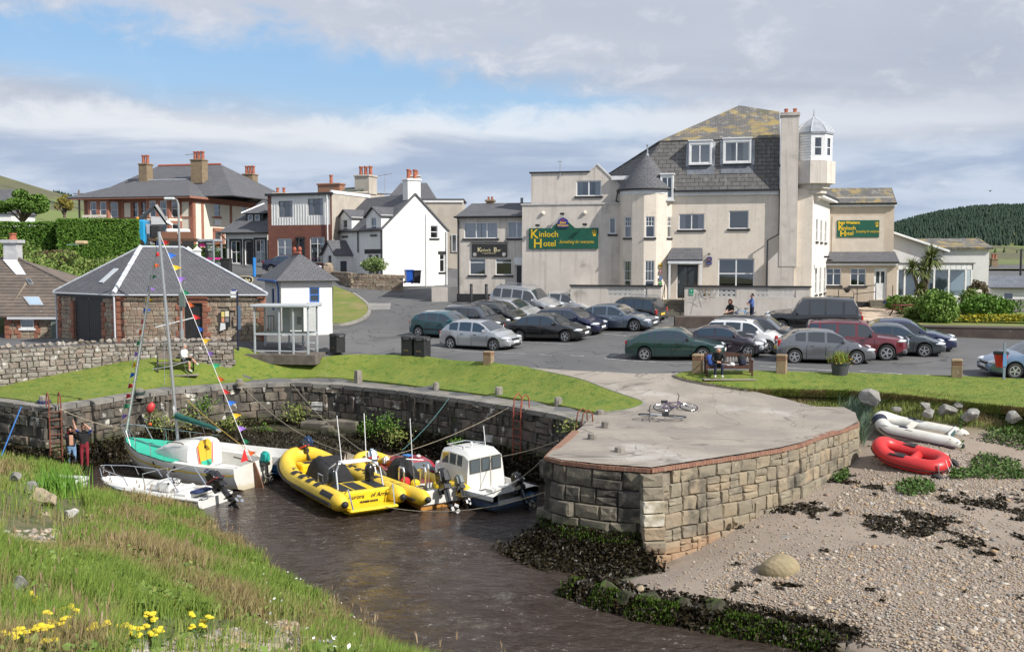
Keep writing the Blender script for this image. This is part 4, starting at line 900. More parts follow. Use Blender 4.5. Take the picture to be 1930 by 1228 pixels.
 MB().cbox((0,0,.1),(.26,.02,.38)).j33('board',mat('notice_green',(.02,.30,.16)),s);MB().cbox((0,-.012,-.03),(.26,.006,.02)).add([(-.04,-.012,.2),(.0,-.012,.12),(.03,-.012,.16),(.0,-.012,.24)],[(0,1,2,3)]).j33('mark',m67,s)
 return r,X,zz,yf,ht
TERR=terrace()
# the rest of the buildings
class Plane:
 """front plane of a building: corner (world), rotation a; columns and rows of the picture to local u, z"""
 def __init__(s,c,a):s.c,s.a=V(c),a;s.d=(math.cos(a),math.sin(a))
 def X(s,px,yl=0.0):return px_t(s.c+V((-s.d[1]*yl,s.d[0]*yl,0)),s.d,px)
 def Z(s,py,u=0.0):return zat(py,s.c.y+u*s.d[1])-s.c.z
def bar():
 h0,f0,lf0,T,Z,C,A=HOTEL;c=h0.matrix_basis@V((T(985),.35,1.0));b=j12('bar_building','low grey harled bar building with black sign joined to the left of the hotel','bar',c,A)
 P=Plane(c,A);xl=P.X(862);f=Face((xl,0,0));W=-xl;X=lambda px:P.X(px)-xl;Zz=lambda py:P.Z(py,-2.2)
 ev=Zz(408);up=[(X(875),Zz(449),X(938),Zz(419)),(X(957),Zz(449),X(984),Zz(418))];lo=[(X(885),Zz(518),X(915),Zz(487)),(X(934),Zz(518),X(965),Zz(487))];dr=(X(972),-.2,X(984),Zz(499))
 mb=MB();j1(mb,f,[(0,-.6),(W,-.6),(W,ev),(0,ev)],up+lo+[dr]);j1(mb,Face((xl,6,0),R(-90)),[(0,-.6),(6,-.6),(6,ev),(0,ev)]);mb.j33('wall',m26,b)
 j0(b,f,up[0],(.36,.68),(),sill=m4,curt=2);j0(b,f,up[1],(.62,),(),sill=m4,curt=2)
 for r in lo:j0(b,f,r,(),(.76,),sill=m4)
 door(b,f,dr,m4,rec=.1);q=MB();f.bar(q,X(970),Zz(499),-.05,X(985),Zz(485),.12);q.j33('door_canopy',m67,b)
 pl=MB();f.bar(pl,-.02,-.6,0,X(970),.12,.03);pl.j33('plinth',m4,b)
 slb(b,[(xl-.1,-.25,ev),(.0,-.25,ev),(.0,2.8,ev+1.05),(xl+.25,2.8,ev+1.05)],.1,m59);slb(b,[(xl+.25,2.8,ev+1.05),(0,2.8,ev+1.05),(0,6,ev),(xl,6,ev)],.1,m59)
 j2(b,(xl-.15,-.28,ev-.02),(0,-.28,ev-.02));j4(b,[(xl+.12,-.3,ev-.1),(xl+.12,-.08,ev-.4),(xl+.12,-.08,-.3)])
 j5(b,(X(904)+xl,2.9,ev+.8),(.5,.4),.35,2,m63,ph=.2,pr=.09);MB().tube([(X(965)+xl,2.9,ev+.9),(X(965)+xl,2.9,ev+1.4)],.1,8).j33('flue',m30,b)
 lp=MB();f.bar(lp,X(888),Zz(457),-.01,X(958),Zz(456),.12);lp.j33('strip_lamp',m4,b)
 s=j12('bar_sign','black bar sign with cream lettering above two ground floor windows','sign',b.matrix_basis@f.p(X(890),Zz(484),.02),A);g=Face((0,0,0));w,hh=X(956)-X(890),Zz(460)-Zz(484)
 MB().box((0,-.05,0),(w,0,hh)).j33('board',m4,s);cr=mat('sign_cream',(.70,.62,.36));j30(s,'K',hh*.50,cr,g,w*.16,hh*.40,.055,bold=.006);j30(s,'inloch',hh*.34,cr,g,w*.255,hh*.42,.055);j30(s,'B',hh*.50,cr,g,w*.62,hh*.40,.055,bold=.006);j30(s,'ar',hh*.34,cr,g,w*.73,hh*.42,.055)
 j30(s,'Lounge & Restaurant',hh*.13,cr,g,w*.30,hh*.25,.055)
 for k in(.085,.915):
  e=MB();e.lathe([(0,0),(.13,0),(.13,.006),(.10,.006),(.10,.003),(0,.003)],14,(0,0,0),0,Matrix.Translation(V((w*k,-.052,hh*.2)))@Matrix.Rotation(R(90),4,'X'));e.j33('emblem',mat('emblem_grey',(.4,.4,.38)),s)
 low=MB();low.box((xl-1.9,.2,-.7),(xl-.02,.45,.55));wl=low.j33('boundary_wall',m26);wl.location=c;wl.rotation_euler=(0,0,A);tag(wl,'short pale rendered wall between white house and bar','wall')
 lb={895:'black bollard under the left window of the bar',923:'black bollard between the two lower windows of the bar',951:'black bollard with a hanging pot beside the bar door'}
 for px in(895,923,951):
  q=MB();q.lathe([(.10,-.4),(.10,.72),(.07,.76),(.11,.80),(.11,.86),(.06,.92),(.0,.93)],10);o=q.j33('bollard',m4,smooth=40);u=X(px);o.location=b.matrix_basis@f.p(u,-.1,.9);tag(o,lb[px],'bollard','bollards outside the bar')
 q=j12('hanging_pot','black round flower pot under the right lower window of the bar','pot',b.matrix_basis@f.p(X(948),.45,.25));q1=MB();q1.ball((0,0,0),(.22,.2,.2),12,8);q1.j33('pot',m4,q,smooth=60);MB().tube([(0,.25,.3),(0,0,.34),(0,0,.18)],.015,5).j33('bracket',m4,q)
bar()
def right_wing():
 A=-R(9);c=V(at(1545,575,72));c.z=5.2;w=j12('hotel_wing','beige hotel wing with lichened roof, lean-to and white door on the right','hotel',c,A);P=Plane(c,A);X=lambda px:P.X(px);Z=lambda py:P.Z(py,2.5)
 W=X(1682);ev=Z(384);f=Face((0,0,0));mb=MB();j1(mb,f,[(-1,-.3),(W,-.3),(W,ev),(-1,ev)]);j1(mb,Face((W,0,0),R(90)),[(0,-.3),(7,-.3),(7,ev),(0,ev)]);mb.j33('wall',mat('beige_harl',(.56,.47,.37),(.50,.42,.33),1.2,.95,.008,40,streak=((.40,.33,.26),.4)),w)
 slb(w,[(-1,-.25,ev),(W+.12,-.25,ev),(W+.12,1.6,Z(354)+.1),(-1,1.6,Z(354)+.1)],.1,m60);fb=MB();fb.box((-1,-.2,ev-.2),(W+.1,-.01,ev-.02));fb.j33('fascia',m67,w);j2(w,(-1,-.3,ev),(W+.1,-.3,ev))
 MB().box((-1,.4,ev-.3),(W,7,ev+.5)).j33('rear_block',m26,w)
 fr=MB();f.bar(fr,X(1566),Z(481),0,X(1663),Z(407),.03);fr.j33('sign_panel',mat('panel_cream',(.64,.56,.46),(.58,.50,.41),2,.9),w)
 j28(w,f,X(1575),X(1654),Z(447),Z(415),False,True)
 g=Face((0,-1.3,0));wn=[(X(1551),Z(537),X(1579),Z(505)),(X(1596),Z(537),X(1625),Z(505))];dr=(X(1640),Z(563),X(1664),Z(504));lt=Z(494)
 mb=MB();j1(mb,g,[(-1,-.3),(W,-.3),(W,lt),(-1,lt)],wn+[dr]);mb.add([(W,-1.3,-.3),(W,0,-.3),(W,0,Z(475)),(W,-1.3,lt)],[(0,1,2,3)]);mb.j33('lean_to_wall',mat('beige_harl',(.5,.5,.5)),w)
 for r in wn:j0(w,g,r,(.5,),(.68,),sill=m4,curt=0)
 door(w,g,dr,m67,((.18,.52,.44,.88),(.56,.52,.82,.88)))
 slb(w,[(-1,-1.6,lt+.02),(W+.1,-1.6,lt+.02),(W+.1,-.01,Z(474)),(-1,-.01,Z(474))],.08,m59,'lean_to_roof');fb=MB();fb.box((-1,-1.55,lt-.22),(W,-1.32,lt-.03));fb.j33('fascia',m67,w);j2(w,(-1,-1.62,lt),(W,-1.62,lt))
 pl=MB();g.bar(pl,-1,-.3,0,W,.35,.04);pl.j33('plinth',m4,w)
 j4(w,[(.35,-.35,ev),(.35,-.1,ev-.5),(.35,-.1,Z(476))])
 st=j12('door_steps','three dark steps up to the white door of the right wing','steps',w.matrix_basis@V((X(1652),-1.35,-.2)),A)
 for k in range(3):MB().box((-.75,-1.1+.32*k,0),(.75,0,.28+.19*k)).j33('step',mat('step_stone',(.2,.2,.2)),st)
 rl=j12('ramp_railing','black tubular ramp railing below the windows of the right wing','railing',w.matrix_basis@V((0,-2.0,0)),A);a,b_=X(1547),X(1640)
 z0,z1=Z(568),Z(540)
 for q in([(a,0,z0-.2),(a,0,Z(542)),(X(1596),0,Z(544)),(X(1600),0,Z(550)),(X(1600),0,Z(570))],[(a,0,Z(556)),(X(1600),0,Z(558))],[(X(1572),0,z0-.2),(X(1572),0,Z(544))],[(X(1575),0,Z(542)),(b_-.1,0,Z(536)),(b_,0,Z(540)),(b_,0,Z(563))],[(X(1602),0,Z(552)),(b_,0,Z(548))],[(X(1606),0,Z(570)),(X(1606),0,Z(540))],[(X(1671),0,Z(570)),(X(1671),0,Z(536))]):MB().tube(q,.028,6).j33('rail',m4,rl)
 hb=j12('hanging_basket','black wire basket hung on the ramp railing','basket',w.matrix_basis@V((X(1587),-2.1,Z(546))));MB().lathe([(.08,-.14),(.2,0),(.24,.14),(.2,.14),(.05,.05)],10).j33('bowl',m4,hb);MB().tube([(-.2,0,.14),(0,0,.3),(.2,0,.14)],.012,5).j33('hanger',m4,hb)
 bp=j12('flower_pot','small blue glazed pot on the step beside the white door','pot',w.matrix_basis@V((X(1660),-1.75,.2)));MB().lathe([(.10,0),(.17,.12),(.15,.24),(.13,.24),(.1,.1)],12).j33('pot',mat('blue_glaze',(.02,.05,.32),j15=.15),bp,smooth=50);MB().ball((0,0,.26),(.13,.13,.1),8,5).j33('flowers',mat('red_flower',(.35,.05,.05),(.08,.15,.03),20),bp)
 for k in range(2):
  o=MB().bbox((0,-.2,0),(.35,.3,.12),.03).j33('wall_lamp',m4);o.location=HOTEL[0].matrix_basis@V((.75+k*.25,.9+k*1.2,3.6-.2*k));o.rotation_euler=(0,0,R(60));tag(o,('nearer' if k==0 else 'farther')+' black floodlight on the sunlit white side wall of the hotel','wall lamp','lamps on the hotel side wall')
 return w,P
WING=right_wing()
def annex():
 A=-R(6);c=V(at(1682,578,74));c.z=5.1;w=j12('annex','white rendered annex with grey tiled roof and glazed sun lounge','annex',c,A);P=Plane(c,A);X=P.X;Z=lambda py:P.Z(py,3);f=Face((0,0,0));xr=X(1868);xg=X(1775)
 mb=MB();j1(mb,f,[(-.5,-.3),(xg,-.3),(xg,Z(470)),(-.1,Z(437)),(-.5,Z(437))]);mb.j33('gable_wall',mat('annex_white',(.66,.65,.63),(.61,.60,.58),1.2,.95,.006,40),w)
 slb(w,[(-.2,-.35,Z(436)),(xg+.35,-.35,Z(472)),(xg+.35,6,Z(472)),(-.2,6,Z(436))],.16,m60);v=MB();v.tube([(-.2,-.38,Z(438)),(xg+.35,-.38,Z(474))],.09,5);v.j33('verge',m67,w)
 g=Face((xg-.1,1.2,0));L=xr-xg+.3;mb=MB();j1(mb,g,[(-1,-.3),(L,-.3),(L,Z(466)),(-1,Z(466))]);mb.add([(xr+.2,1.2,-.3),(xr+.2,7,-.3),(xr+.2,7,Z(466)),(xr+.2,4,Z(444)),(xr+.2,1.2,Z(466))],[(0,1,2,3,4)]);mb.j33('wall',mat('annex_white',(.6,.6,.6)),w)
 slb(w,[(X(1735),.9,Z(466)),(xr+.4,.9,Z(466)),(xr+.4,4,Z(447)),(X(1735),4,Z(447))],.14,m60);slb(w,[(X(1735),4,Z(447)),(xr+.4,4,Z(447)),(xr+.4,7,Z(466)),(X(1735),7,Z(466))],.14,m60);fb=MB();fb.box((xg,.95,Z(470)),(xr+.35,1.15,Z(466)-.05));fb.j33('fascia',m67,w)
 y=-1.6;s=Face((-.1,y,0));x1=X(1812)+.25;top=Z(497);gt=Z(508);gb=Z(555);mb=MB();s.bar(mb,0,gt,-.2,x1,top,0)
 n=14
 for k in range(n):s.bar(mb,x1*k/n+.02,gt+.03,0,x1*(k+1)/n-.02,top-.05,.02)
 mb.j33('fascia_panel',m67,w);fl=MB();fl.box((-.2,y-.08,top),(x1+.1,.0,top+.08));fl.j33('flat_roof',mat('felt',(.1,.1,.1)),w)
 b=MB();s.bar(b,0,-.3,-.2,x1,gb,0);b.j33('low_wall',m67,w)
 cols=[0,X(1693)+.1,X(1722),X(1750),X(1777),X(1808),x1]
 for u in cols:q=MB();s.bar(q,u-.06,gb,-.12,u+.06,gt,.01);q.j33('mullion',m67,w)
 for a,d in zip(cols,cols[1:]):MB().poly([s.p(a+.06,gb,-.05),s.p(d-.06,gb,-.05),s.p(d-.06,gt,-.05),s.p(a+.06,gt,-.05)]).j33('pane',gmat('lounge_glass',(.75,.85,.9),.12),w)
 MB().box((0,y+1.55,gb-1),(x1,y+1.58,gt)).j33('lounge_back',mat('lounge_wall',(.28,.33,.36)),w);MB().add([(x1,y,gt),(x1,0,gt),(x1,0,top),(x1,y,top),(x1,y,-.3),(x1,0,-.3),(x1,0,gb),(x1,y,gb)],[(0,1,2,3),(4,5,6,7)]).j33('end_panel',m67,w)
annex()
def white_house():
 c=V((-9.95,79,6.4));A=R(35);h=j12('white_house','whitewashed gabled house with two front dormers, porch and black trim','house',c,A);P=Plane(c,A);G=P.X(843);L=8.4;Z=lambda py:P.Z(py,2)
 gf=Face((0,0,0));ev=4.5;rz=7.15;ff=Face((0,L,0),R(-90))
 w1=(P.X(812),Z(448),P.X(826),Z(424));w2=(P.X(829),Z(513),P.X(838),Z(479));mb=MB();j1(mb,gf,[(0,-.5),(G,-.5),(G,ev),(G/2,rz),(0,ev)],[w1,w2],.1)
 k=lambda px:L-px_t(c,(-math.sin(A),math.cos(A)),px);Zf=lambda py:zat(py,82)-6.4
 fw=[(k(649),Zf(444),k(661),Zf(414)),(k(700),Zf(441),k(711),Zf(411)),(k(694),.75,k(702),2.45),(k(706),.75,k(714),2.45)];lowf=fw[2:]
 j1(mb,ff,[(0,-.5),(L,-.5),(L,ev),(0,ev)],[r for r in lowf if r[0]<r[2]],.1);j1(mb,Face((G,0,0),R(90)),[(0,-.5),(L,-.5),(L,ev),(0,ev)]);mb.j33('wall',m68,h)
 j0(h,gf,w1,(),(.5,),sill=m4,curt=1);j0(h,gf,w2,(),(.7,),sill=m4,curt=1);lt=MB();gf.bar(lt,w2[0]-.15,w2[3],0,w2[2]+.15,w2[3]+.25,.02);ff.bar(lt,k(688),2.5,0,L-.02,2.85,.02);ff.bar(lt,0,2.5,0,k(640),2.8,.02);lt.j33('lintel',m4,h)
 for r in lowf:j0(h,ff,r,(),(.7,),curt=1)
 o=.22;slb(h,[(-o,-.12,ev-.18),(-o,L,ev-.18),(G/2,L,rz+.08),(G/2,-.12,rz+.08)],.1,m59);slb(h,[(G/2,-.12,rz+.08),(G/2,L,rz+.08),(G+o,L,ev-.18),(G+o,-.12,ev-.18)],.1,m59)
 j2(h,(-o,-.1,ev-.2),(-o,L,ev-.2));
 for px in(652,706):
  m_=k(px);ww=1.25;d0=Face((-.03,L,0),R(-90));r=(m_-.42,Zf(443),m_+.42,Zf(412));zt,zp=Zf(411)+.15,Zf(394)
  mb=MB();j1(mb,d0,[(m_-ww,ev-.6),(m_+ww,ev-.6),(m_+ww,zt),(m_,zp),(m_-ww,zt)],[r],.1);y0=L-m_
  for sg in(-1,1):mb.add([(-.03,y0+sg*ww,ev-.6),(2.3,y0+sg*ww,ev-.6),(2.3,y0+sg*ww,zt),(-.03,y0+sg*ww,zt)],[(0,1,2,3)])
  do=mb.j33('dormer',m68,h);j0(h,d0,r,(),(.5,),sill=m4,curt=1)
  for sg in(-1,1):slb(h,[(-.2,y0+sg*(ww+.15),zt-.12),(2.6,y0+sg*(ww+.15),zt-.12),(2.6,y0,zp+.1),(-.2,y0,zp+.1)],.08,m59,'dormer_roof',do);
  vb=MB();vb.tube([(-.2,y0-ww-.15,zt-.14),(-.2,y0,zp+.06),(-.2,y0+ww+.15,zt-.14)],.05,4);vb.j33('verge',m4,do)
 m_=k(653);y0=L-m_;pw=1.2;pf=Face((-1.5,L,0),R(-90));r=(m_-.35,1.0,m_+.4,2.4);mb=MB();j1(mb,pf,[(m_-pw,-.5),(m_+pw,-.5),(m_+pw,2.5),(m_,3.5),(m_-pw,2.5)],[r],.1);pd=Face((-1.5,y0-pw,0));dr=(.3,-.1,1.1,2.15);j1(mb,pd,[(0,-.5),(1.5,-.5),(1.5,2.5),(0,2.5)],[dr],.08);po=mb.j33('porch',m68,h);j0(h,pf,r,(),(.5,),sill=None,curt=1);door(h,pd,dr,m67,((.15,.12,.85,.9),),rec=.05)
 for sg in(-1,1):slb(h,[(-1.7,y0+sg*(pw+.2),2.4),(0,y0+sg*(pw+.2),2.4),(0,y0,3.62),(-1.7,y0,3.62)],.08,m59,'porch_roof',po)
 MB().tube([(-1.72,y0-pw-.2,2.36),(-1.72,y0,3.56),(-1.72,y0+pw+.2,2.36)],.05,4).j33('verge',m4,po)
 j5(h,(G/2,.55,rz-.7),(1.15,.8),1.75,2,m68,ph=.75,pr=.17);pl=MB();gf.bar(pl,0,-.5,0,G,-.05,.03);pl.j33('plinth',m4,h)
 j4(h,[(P.X(803),-.06,5.6),(P.X(803),-.06,-.4)],m67,.04);j4(h,[(G-.1,-.1,ev-.2),(G-.1,-.1,-.4)],m67,.06);j4(h,[(-.08,.1,ev-.2),(-.08,.1,-.4)],m24,.05);j4(h,[(-.08,k(0)*0+L-k(677),ev-.2),(-.08,L-k(677),2.6)],m24,.05)
white_house()
m7=mat('brown_brick',(.22,.085,.06),(.18,.07,.05),1.5,.9,0,uv=('b',.45,.15,(.16,.08,.06),.012))
def brick_house():
 A=-R(20);c=V((-14.7,84,7.9));h=j12('brick_house','brown brick house with white boarded upper floor and flat roof','house',c,A);P=Plane(c,A);xl=P.X(507);f=Face((xl,0,0));X=lambda px:P.X(px)-xl;Z=lambda py:P.Z(py,-3);W=-xl;ev=Z(367)+.1
 up=[(X(527),Z(409),X(553),Z(378)),(X(582),Z(406),X(610),Z(375))];lo=[(X(524),.15-.6,X(551),Z(449)),(X(585),Z(495),X(613),Z(447))];dr=(X(563),-.4,X(574),Z(449));lo[0]=(lo[0][0],Z(493),lo[0][2],lo[0][3])
 mb=MB();j1(mb,f,[(0,-.5),(W,-.5),(W,Z(424)),(0,Z(424))],lo+[dr]);j1(mb,f,[(0,Z(424)),(X(514),Z(424)),(X(514),ev),(0,ev)]);j1(mb,f,[(X(624),Z(424)),(W,Z(424)),(W,ev),(X(624),ev)]);mb.j33('brick_wall',m7,h)
 g=Face((xl,.03,0));mb=MB();j1(mb,g,[(X(514),Z(425)),(X(624),Z(425)),(X(624),ev),(X(514),ev)],up,.08);n=22;a,b=X(514),X(624)
 for k in range(n+1):
  u=a+(b-a)*k/n
  if all(not(r[0]-.05<u<r[2]+.05)for r in up):g.bar(mb,u-.02,Z(425),0,u+.02,ev,.025)
  else:
   r=[r for r in up if r[0]-.05<u<r[2]+.05][0];g.bar(mb,u-.02,Z(425),0,u+.02,r[1],.025);g.bar(mb,u-.02,r[3],0,u+.02,ev,.025)
 mb.j33('boarded_wall',m68,h);gf=mat('grey_frame',(.18,.18,.18))
 j0(h,g,up[0],(.35,),(.72,),gf,curt=1);j0(h,g,up[1],(.35,),(.7,),gf,curt=1);j0(h,f,lo[0],(.5,),(.62,),curt=2);j0(h,f,lo[1],(.5,),(.74,),curt=1);door(h,f,dr,m4,((.2,.3,.8,.9),));dc=MB();f.bar(dc,X(560),Z(449),0,X(577),Z(447),.2);f.bar(dc,X(561),-.4,0,X(563),Z(449),.12);f.bar(dc,X(574),-.4,0,X(576),Z(449),.12);dc.j33('doorcase',m4,h)
 s=Face((0,0,0),R(90));L=11.0;mb=MB();j1(mb,s,[(0,-.5),(L,-.5),(L,ev-.1),(8.8,ev+.5),(L*.6,ev+.55),(0,ev)]);j1(mb,Face((xl,L,0),R(-90)),[(0,-.5),(L,-.5),(L,ev),(0,ev)]);mb.j33('side_wall',mat('side_roughcast',(.50,.45,.38),(.44,.39,.33),1,.95,.008,40,streak=((.36,.32,.27),.4)),h)
 slb(h,[(xl-.1,-.2,ev),(.05,-.2,ev+.05),(.05,L,ev+.6),(xl-.1,L,ev+.6)],.1,mat('felt',(.1,.1,.1)),'flat_roof');e=MB();f.bar(e,-.15,ev-.15,-.1,W+.1,ev+.04,.2);e.j33('roof_edge',m24,h);v=MB();s.bar(v,-.1,ev-.05,-.1,L*.6,ev+.22,.06);v.j33('verge',m67,h)
 j4(h,[f.p(W-.35,ev-.1,.15),f.p(W-.35,-.4,.08)],m67,.05)
 j5(h,(.0-.6,7.0,ev+.3),(1.4,1.5),1.5,3,mat('side_roughcast',(.5,.45,.4)),ph=.8,pr=.19,along='x');j5(h,(xl+2.6,6.0,ev+.2),(2.2,.9),.9,1,mat('chim_brick',(.36,.16,.09),(.25,.17,.12),2),ph=.75,pr=.17)
 slb(h,[(xl+2.2,5.0,ev+.35),(-.4,5.0,ev+.5),(-.4,8,ev+1.1),(xl+2.6,8,ev+1.0)],.1,mat('green_slate',(.10,.115,.09)),'rear_roof')
 am=MB();am.tube([(.4,8.6,ev+.4),(.5,8.6,ev+2.3)],.03,4);am.tube([(-.3,8.6,ev+2.0),(1.2,8.6,ev+2.2)],.025,4);am.j33('aerial',m30,h)
brick_house()
def cottage():
 A=-R(16);c=V((-20.7,87,7.9));h=j12('cottage','small white cottage with black edged windows and one roof dormer','house',c,A);P=Plane(c,A);xl=P.X(427);f=Face((xl,0,0));X=lambda px:P.X(px)-xl;Z=lambda py:P.Z(py,-3);W=-xl;ev=Z(437)
 rs=[(X(437),Z(496),X(455),Z(454)),(X(483),Z(496),X(501),Z(452))];dr=(X(463),Z(498),X(476),Z(454));mb=MB();j1(mb,f,[(0,-.5),(W,-.5),(W,ev),(0,ev)],rs+[dr]);j1(mb,Face((xl,7,0),R(-90)),[(0,-.5),(7,-.5),(7,ev),(0,ev)]);mb.j33('wall',m68,h)
 for r in rs:j0(h,f,r,(.5,),(.5,),curt=1)
 door(h,f,dr,m4,((.2,.72,.8,.92),));fb=MB()
 for r in rs+[dr]:f.bar(fb,r[0]-.16,r[1]-.1,0,r[0],r[3]+.18,.02);f.bar(fb,r[2],r[1]-.1,0,r[2]+.16,r[3]+.18,.02);f.bar(fb,r[0],r[3],0,r[2],r[3]+.18,.02)
 fb.j33('black_surround',m4,h);rz=Z(384)+.5
 slb(h,[(xl-.5,-.4,ev-.1),(.2,-.4,ev-.1),(.2,3.5,rz),(xl+1.6,3.5,rz)],.1,m59);slb(h,[(xl-.5,-.4,ev-.1),(xl+1.6,3.5,rz),(xl-.5,7,ev)],.1,m59);slb(h,[(xl+1.6,3.5,rz),(.2,3.5,rz),(.2,7,ev),(xl-.5,7,ev)],.1,m59)
 j2(h,(xl-.5,-.45,ev-.1),(.2,-.45,ev-.1));j4(h,[(xl-.3,-.4,ev-.2),(xl+.1,-.06,ev-.7),(xl+.1,-.06,-.3)])
 d=Face((xl,1.0,0));u0,u1,z0,z1=X(454),X(481),Z(427),Z(401);mb=MB();r2=[(X(458),Z(425),X(467),Z(404)),(X(471),Z(425),X(480),Z(404))];j1(mb,d,[(u0,z0),(u1+.3,z0),(u1+.3,z1),(u0,z1)],r2,.08);mb.add([(xl+u0,1,z0),(xl+u0,3,z0),(xl+u0,3,z1),(xl+u0,1,z1)],[(0,1,2,3)]);do=mb.j33('dormer',m4,h)
 for r in r2:j0(h,d,r,(),(.5,),rec=.05,room=.3)
 pk=((xl+(u0+u1)/2+.2),2.6,Z(381));q=[(xl+u0-.3,.75,z1),(xl+u1+.6,.75,z1),(xl+u1+.6,4,z1),(xl+u0-.3,4,z1)]
 for k in range(4):slb(h,[q[k],q[(k+1)%4],pk],.06,m59,'dormer_roof',do)
 j3(h,q[0],pk,m67,.07);j5(h,(-.6,3.5,rz-.3),(1.2,.6),.75,2,mat('side_roughcast',(.5,.5,.5)),ph=.45,pr=.15)
cottage()
def mansion():
 A=-R(14);c=V(at(365,470,108));c.z=9.2;h=j12('villa','big cream villa with red sandstone bays, hipped slate roof and tall chimneys','villa',c,A);P=Plane(c,A);X=P.X;Z=lambda py:P.Z(py,-6);xl=X(163);ev=Z(372);f=Face((0,0,0));L=17.0
 mb=MB();j1(mb,Face((xl,0,0)),[(0,-.5),(-xl,-.5),(-xl,ev),(0,ev)],[(X(254)-xl,Z(409),X(263)-xl,Z(380)),(X(268)-xl,Z(409),X(278)-xl,Z(380))]);sf=Face((0,0,0),R(90));SX=lambda px:px_t(c,(-math.sin(A),math.cos(A)),px)
 sw=[(SX(407),Z(405),SX(418),Z(381)),(SX(458),Z(392),SX(466),Z(380))];dr=(SX(406),-.2,SX(420),Z(437));j1(mb,sf,[(0,-.5),(L,-.5),(L,ev),(0,ev)],sw+[dr]);j1(mb,Face((xl,12,0),R(-90)),[(0,-.5),(12,-.5),(12,ev),(0,ev)]);mb.j33('wall',m15,h)
 for r in sw:j0(h,sf,r,(),(.5,),sill=m58)
 door(h,sf,dr,mat('red_door',(.32,.10,.04)),((.1,.7,.9,.95),));j0(h,Face((xl,0,0)),(X(254)-xl,Z(409),X(263)-xl,Z(380)),(),(.5,),curt=1);j0(h,Face((xl,0,0)),(X(268)-xl,Z(409),X(278)-xl,Z(380)),(),(.5,),curt=1)
 t=MB();g=Face((0,0,0));g.bar(t,xl,ev-.55,0,.03,ev-.05,.06);g.bar(t,xl,Z(412),0,.03,Z(409),.06);sf.bar(t,0,ev-.55,0,L,ev-.05,.06)
 for u in(xl+.02,X(232),X(250),X(265),X(280),-.42):g.bar(t,u,Z(411),0,u+.38,ev-.5,.05)
 g.bar(t,-.42,-.5,0,.02,ev-.5,.05)
 for u in(0,SX(382),SX(427)+1):sf.bar(t,u,-.5,0,u+.45,ev-.5,.06)
 sf.bar(t,SX(402),Z(409),0,SX(420),Z(407),.1);sf.bar(t,SX(403),-.3,0,dr[0],Z(430),.12);sf.bar(t,dr[2],-.3,0,SX(424),Z(430),.12);sf.bar(t,SX(403),Z(434),0,SX(424),Z(428),.2);t.j33('sandstone_trim',m58,h)
 for pa,pb in((168,232),(277,346)):
  u0,u1=X(pa),X(pb);d=1.0;pts=[(u0,0),(u0+.9,-d),(u1-.9,-d),(u1,0)];mbs=MB();faces=[]
  for k in range(3):
   a,b=V((*pts[k],0)),V((*pts[k+1],0));ff=Face(a,math.atan2((b-a).y,(b-a).x));W=(b-a).length;nn=2 if k==1 else 1;hs=[]
   for row in((Z(410),Z(380)),(.9,3.0)):
    for q in range(nn):hs.append((W*(q+.5)/nn-.38,row[0],W*(q+.5)/nn+.38,row[1]))
   j1(mbs,ff,[(0,-.5),(W,-.5),(W,ev-.05),(0,ev-.05)],hs);faces.append((ff,hs))
   cb=MB();ff.bar(cb,0,3.3,.0,W,Z(411)-.1,.02);cb.j33('cream_panel',m15,h)
  mbs.j33('bay',m58,h)
  for ff,hs in faces:
   for r in hs:j0(h,ff,r,(),(.5,),curt=1,fw=.07)
 e=.55;y1=12.0
 def hip(x0,x1,ya,yb,z0,z1,inset,m,rx0=None,rx1=None):
  ym=(ya+yb)/2;a,b=x0+(inset if rx0 is None else rx0),x1-(inset if rx1 is None else rx1)
  slb(h,[(x0,ya,z0),(x1,ya,z0),(b,ym,z1),(a,ym,z1)],.12,m);slb(h,[(x1,ya,z0),(x1,yb,z0),(b,ym,z1)],.12,m);slb(h,[(x0,yb,z0),(x0,ya,z0),(a,ym,z1)],.12,m);slb(h,[(x0,yb,z0),(x1,yb,z0),(b,ym,z1),(a,ym,z1)],.12,m);return(a,ym,z1),(b,ym,z1)
 p=hip(xl-e-.6,e,-1.5,y1,ev,Z(332),4.2,m59);j3(h,*p,m30,.1)
 q=hip(X(295,9)-4,X(412,9)+6,2,18,ev+.2,Z(306)+.6,6,m59,4,6);j3(h,*q,mat('red_ridge',(.36,.10,.06)),.16);fb=MB();fb.box((xl-e,-1.45,ev-.22),(e,-1.35,ev));fb.box((e-.1,-1.4,ev-.22),(e,L,ev));fb.j33('fascia',m58,h)
 j5(h,(X(280,5.4),5.4,Z(336)),(1.0,1.2),Z(312)-Z(336)+.6,2,m63,ph=.95,pr=.22);j5(h,(X(380,5.5),5.5,Z(340)),(1.4,1.2),Z(310)-Z(340)+.8,3,m63,ph=.9,pr=.22);j5(h,(X(475,13.5),13.5,Z(366)),(1.3,1.3),Z(331)-Z(366)+1.0,3,m63,ph=.95,pr=.22)
 am=MB();am.tube([(X(376,5.5),5.5,Z(300)+.6),(X(376,5.5),5.5,Z(294)+.6)],.04,4);am.tube([(X(354,5.5),5.5,Z(295)+.7),(X(386,5.5),5.5,Z(294)+.7)],.04,4);am.j33('aerial',m30,h)
 s=j12('name_board','cream name board with dark lettering on the villa front above the hedge','sign',h.matrix_basis@V((X(172),-1.12,Z(418))),A);w=X(216)-X(172);MB().box((0,-.06,0),(w,0,.75)).j33('board',m15,s);j30(s,'A.G. CAMERON',.5,mat('ink',(.08,.04,.02)),Face((0,0,0)),w*.06,.18,.065,sx=.85)
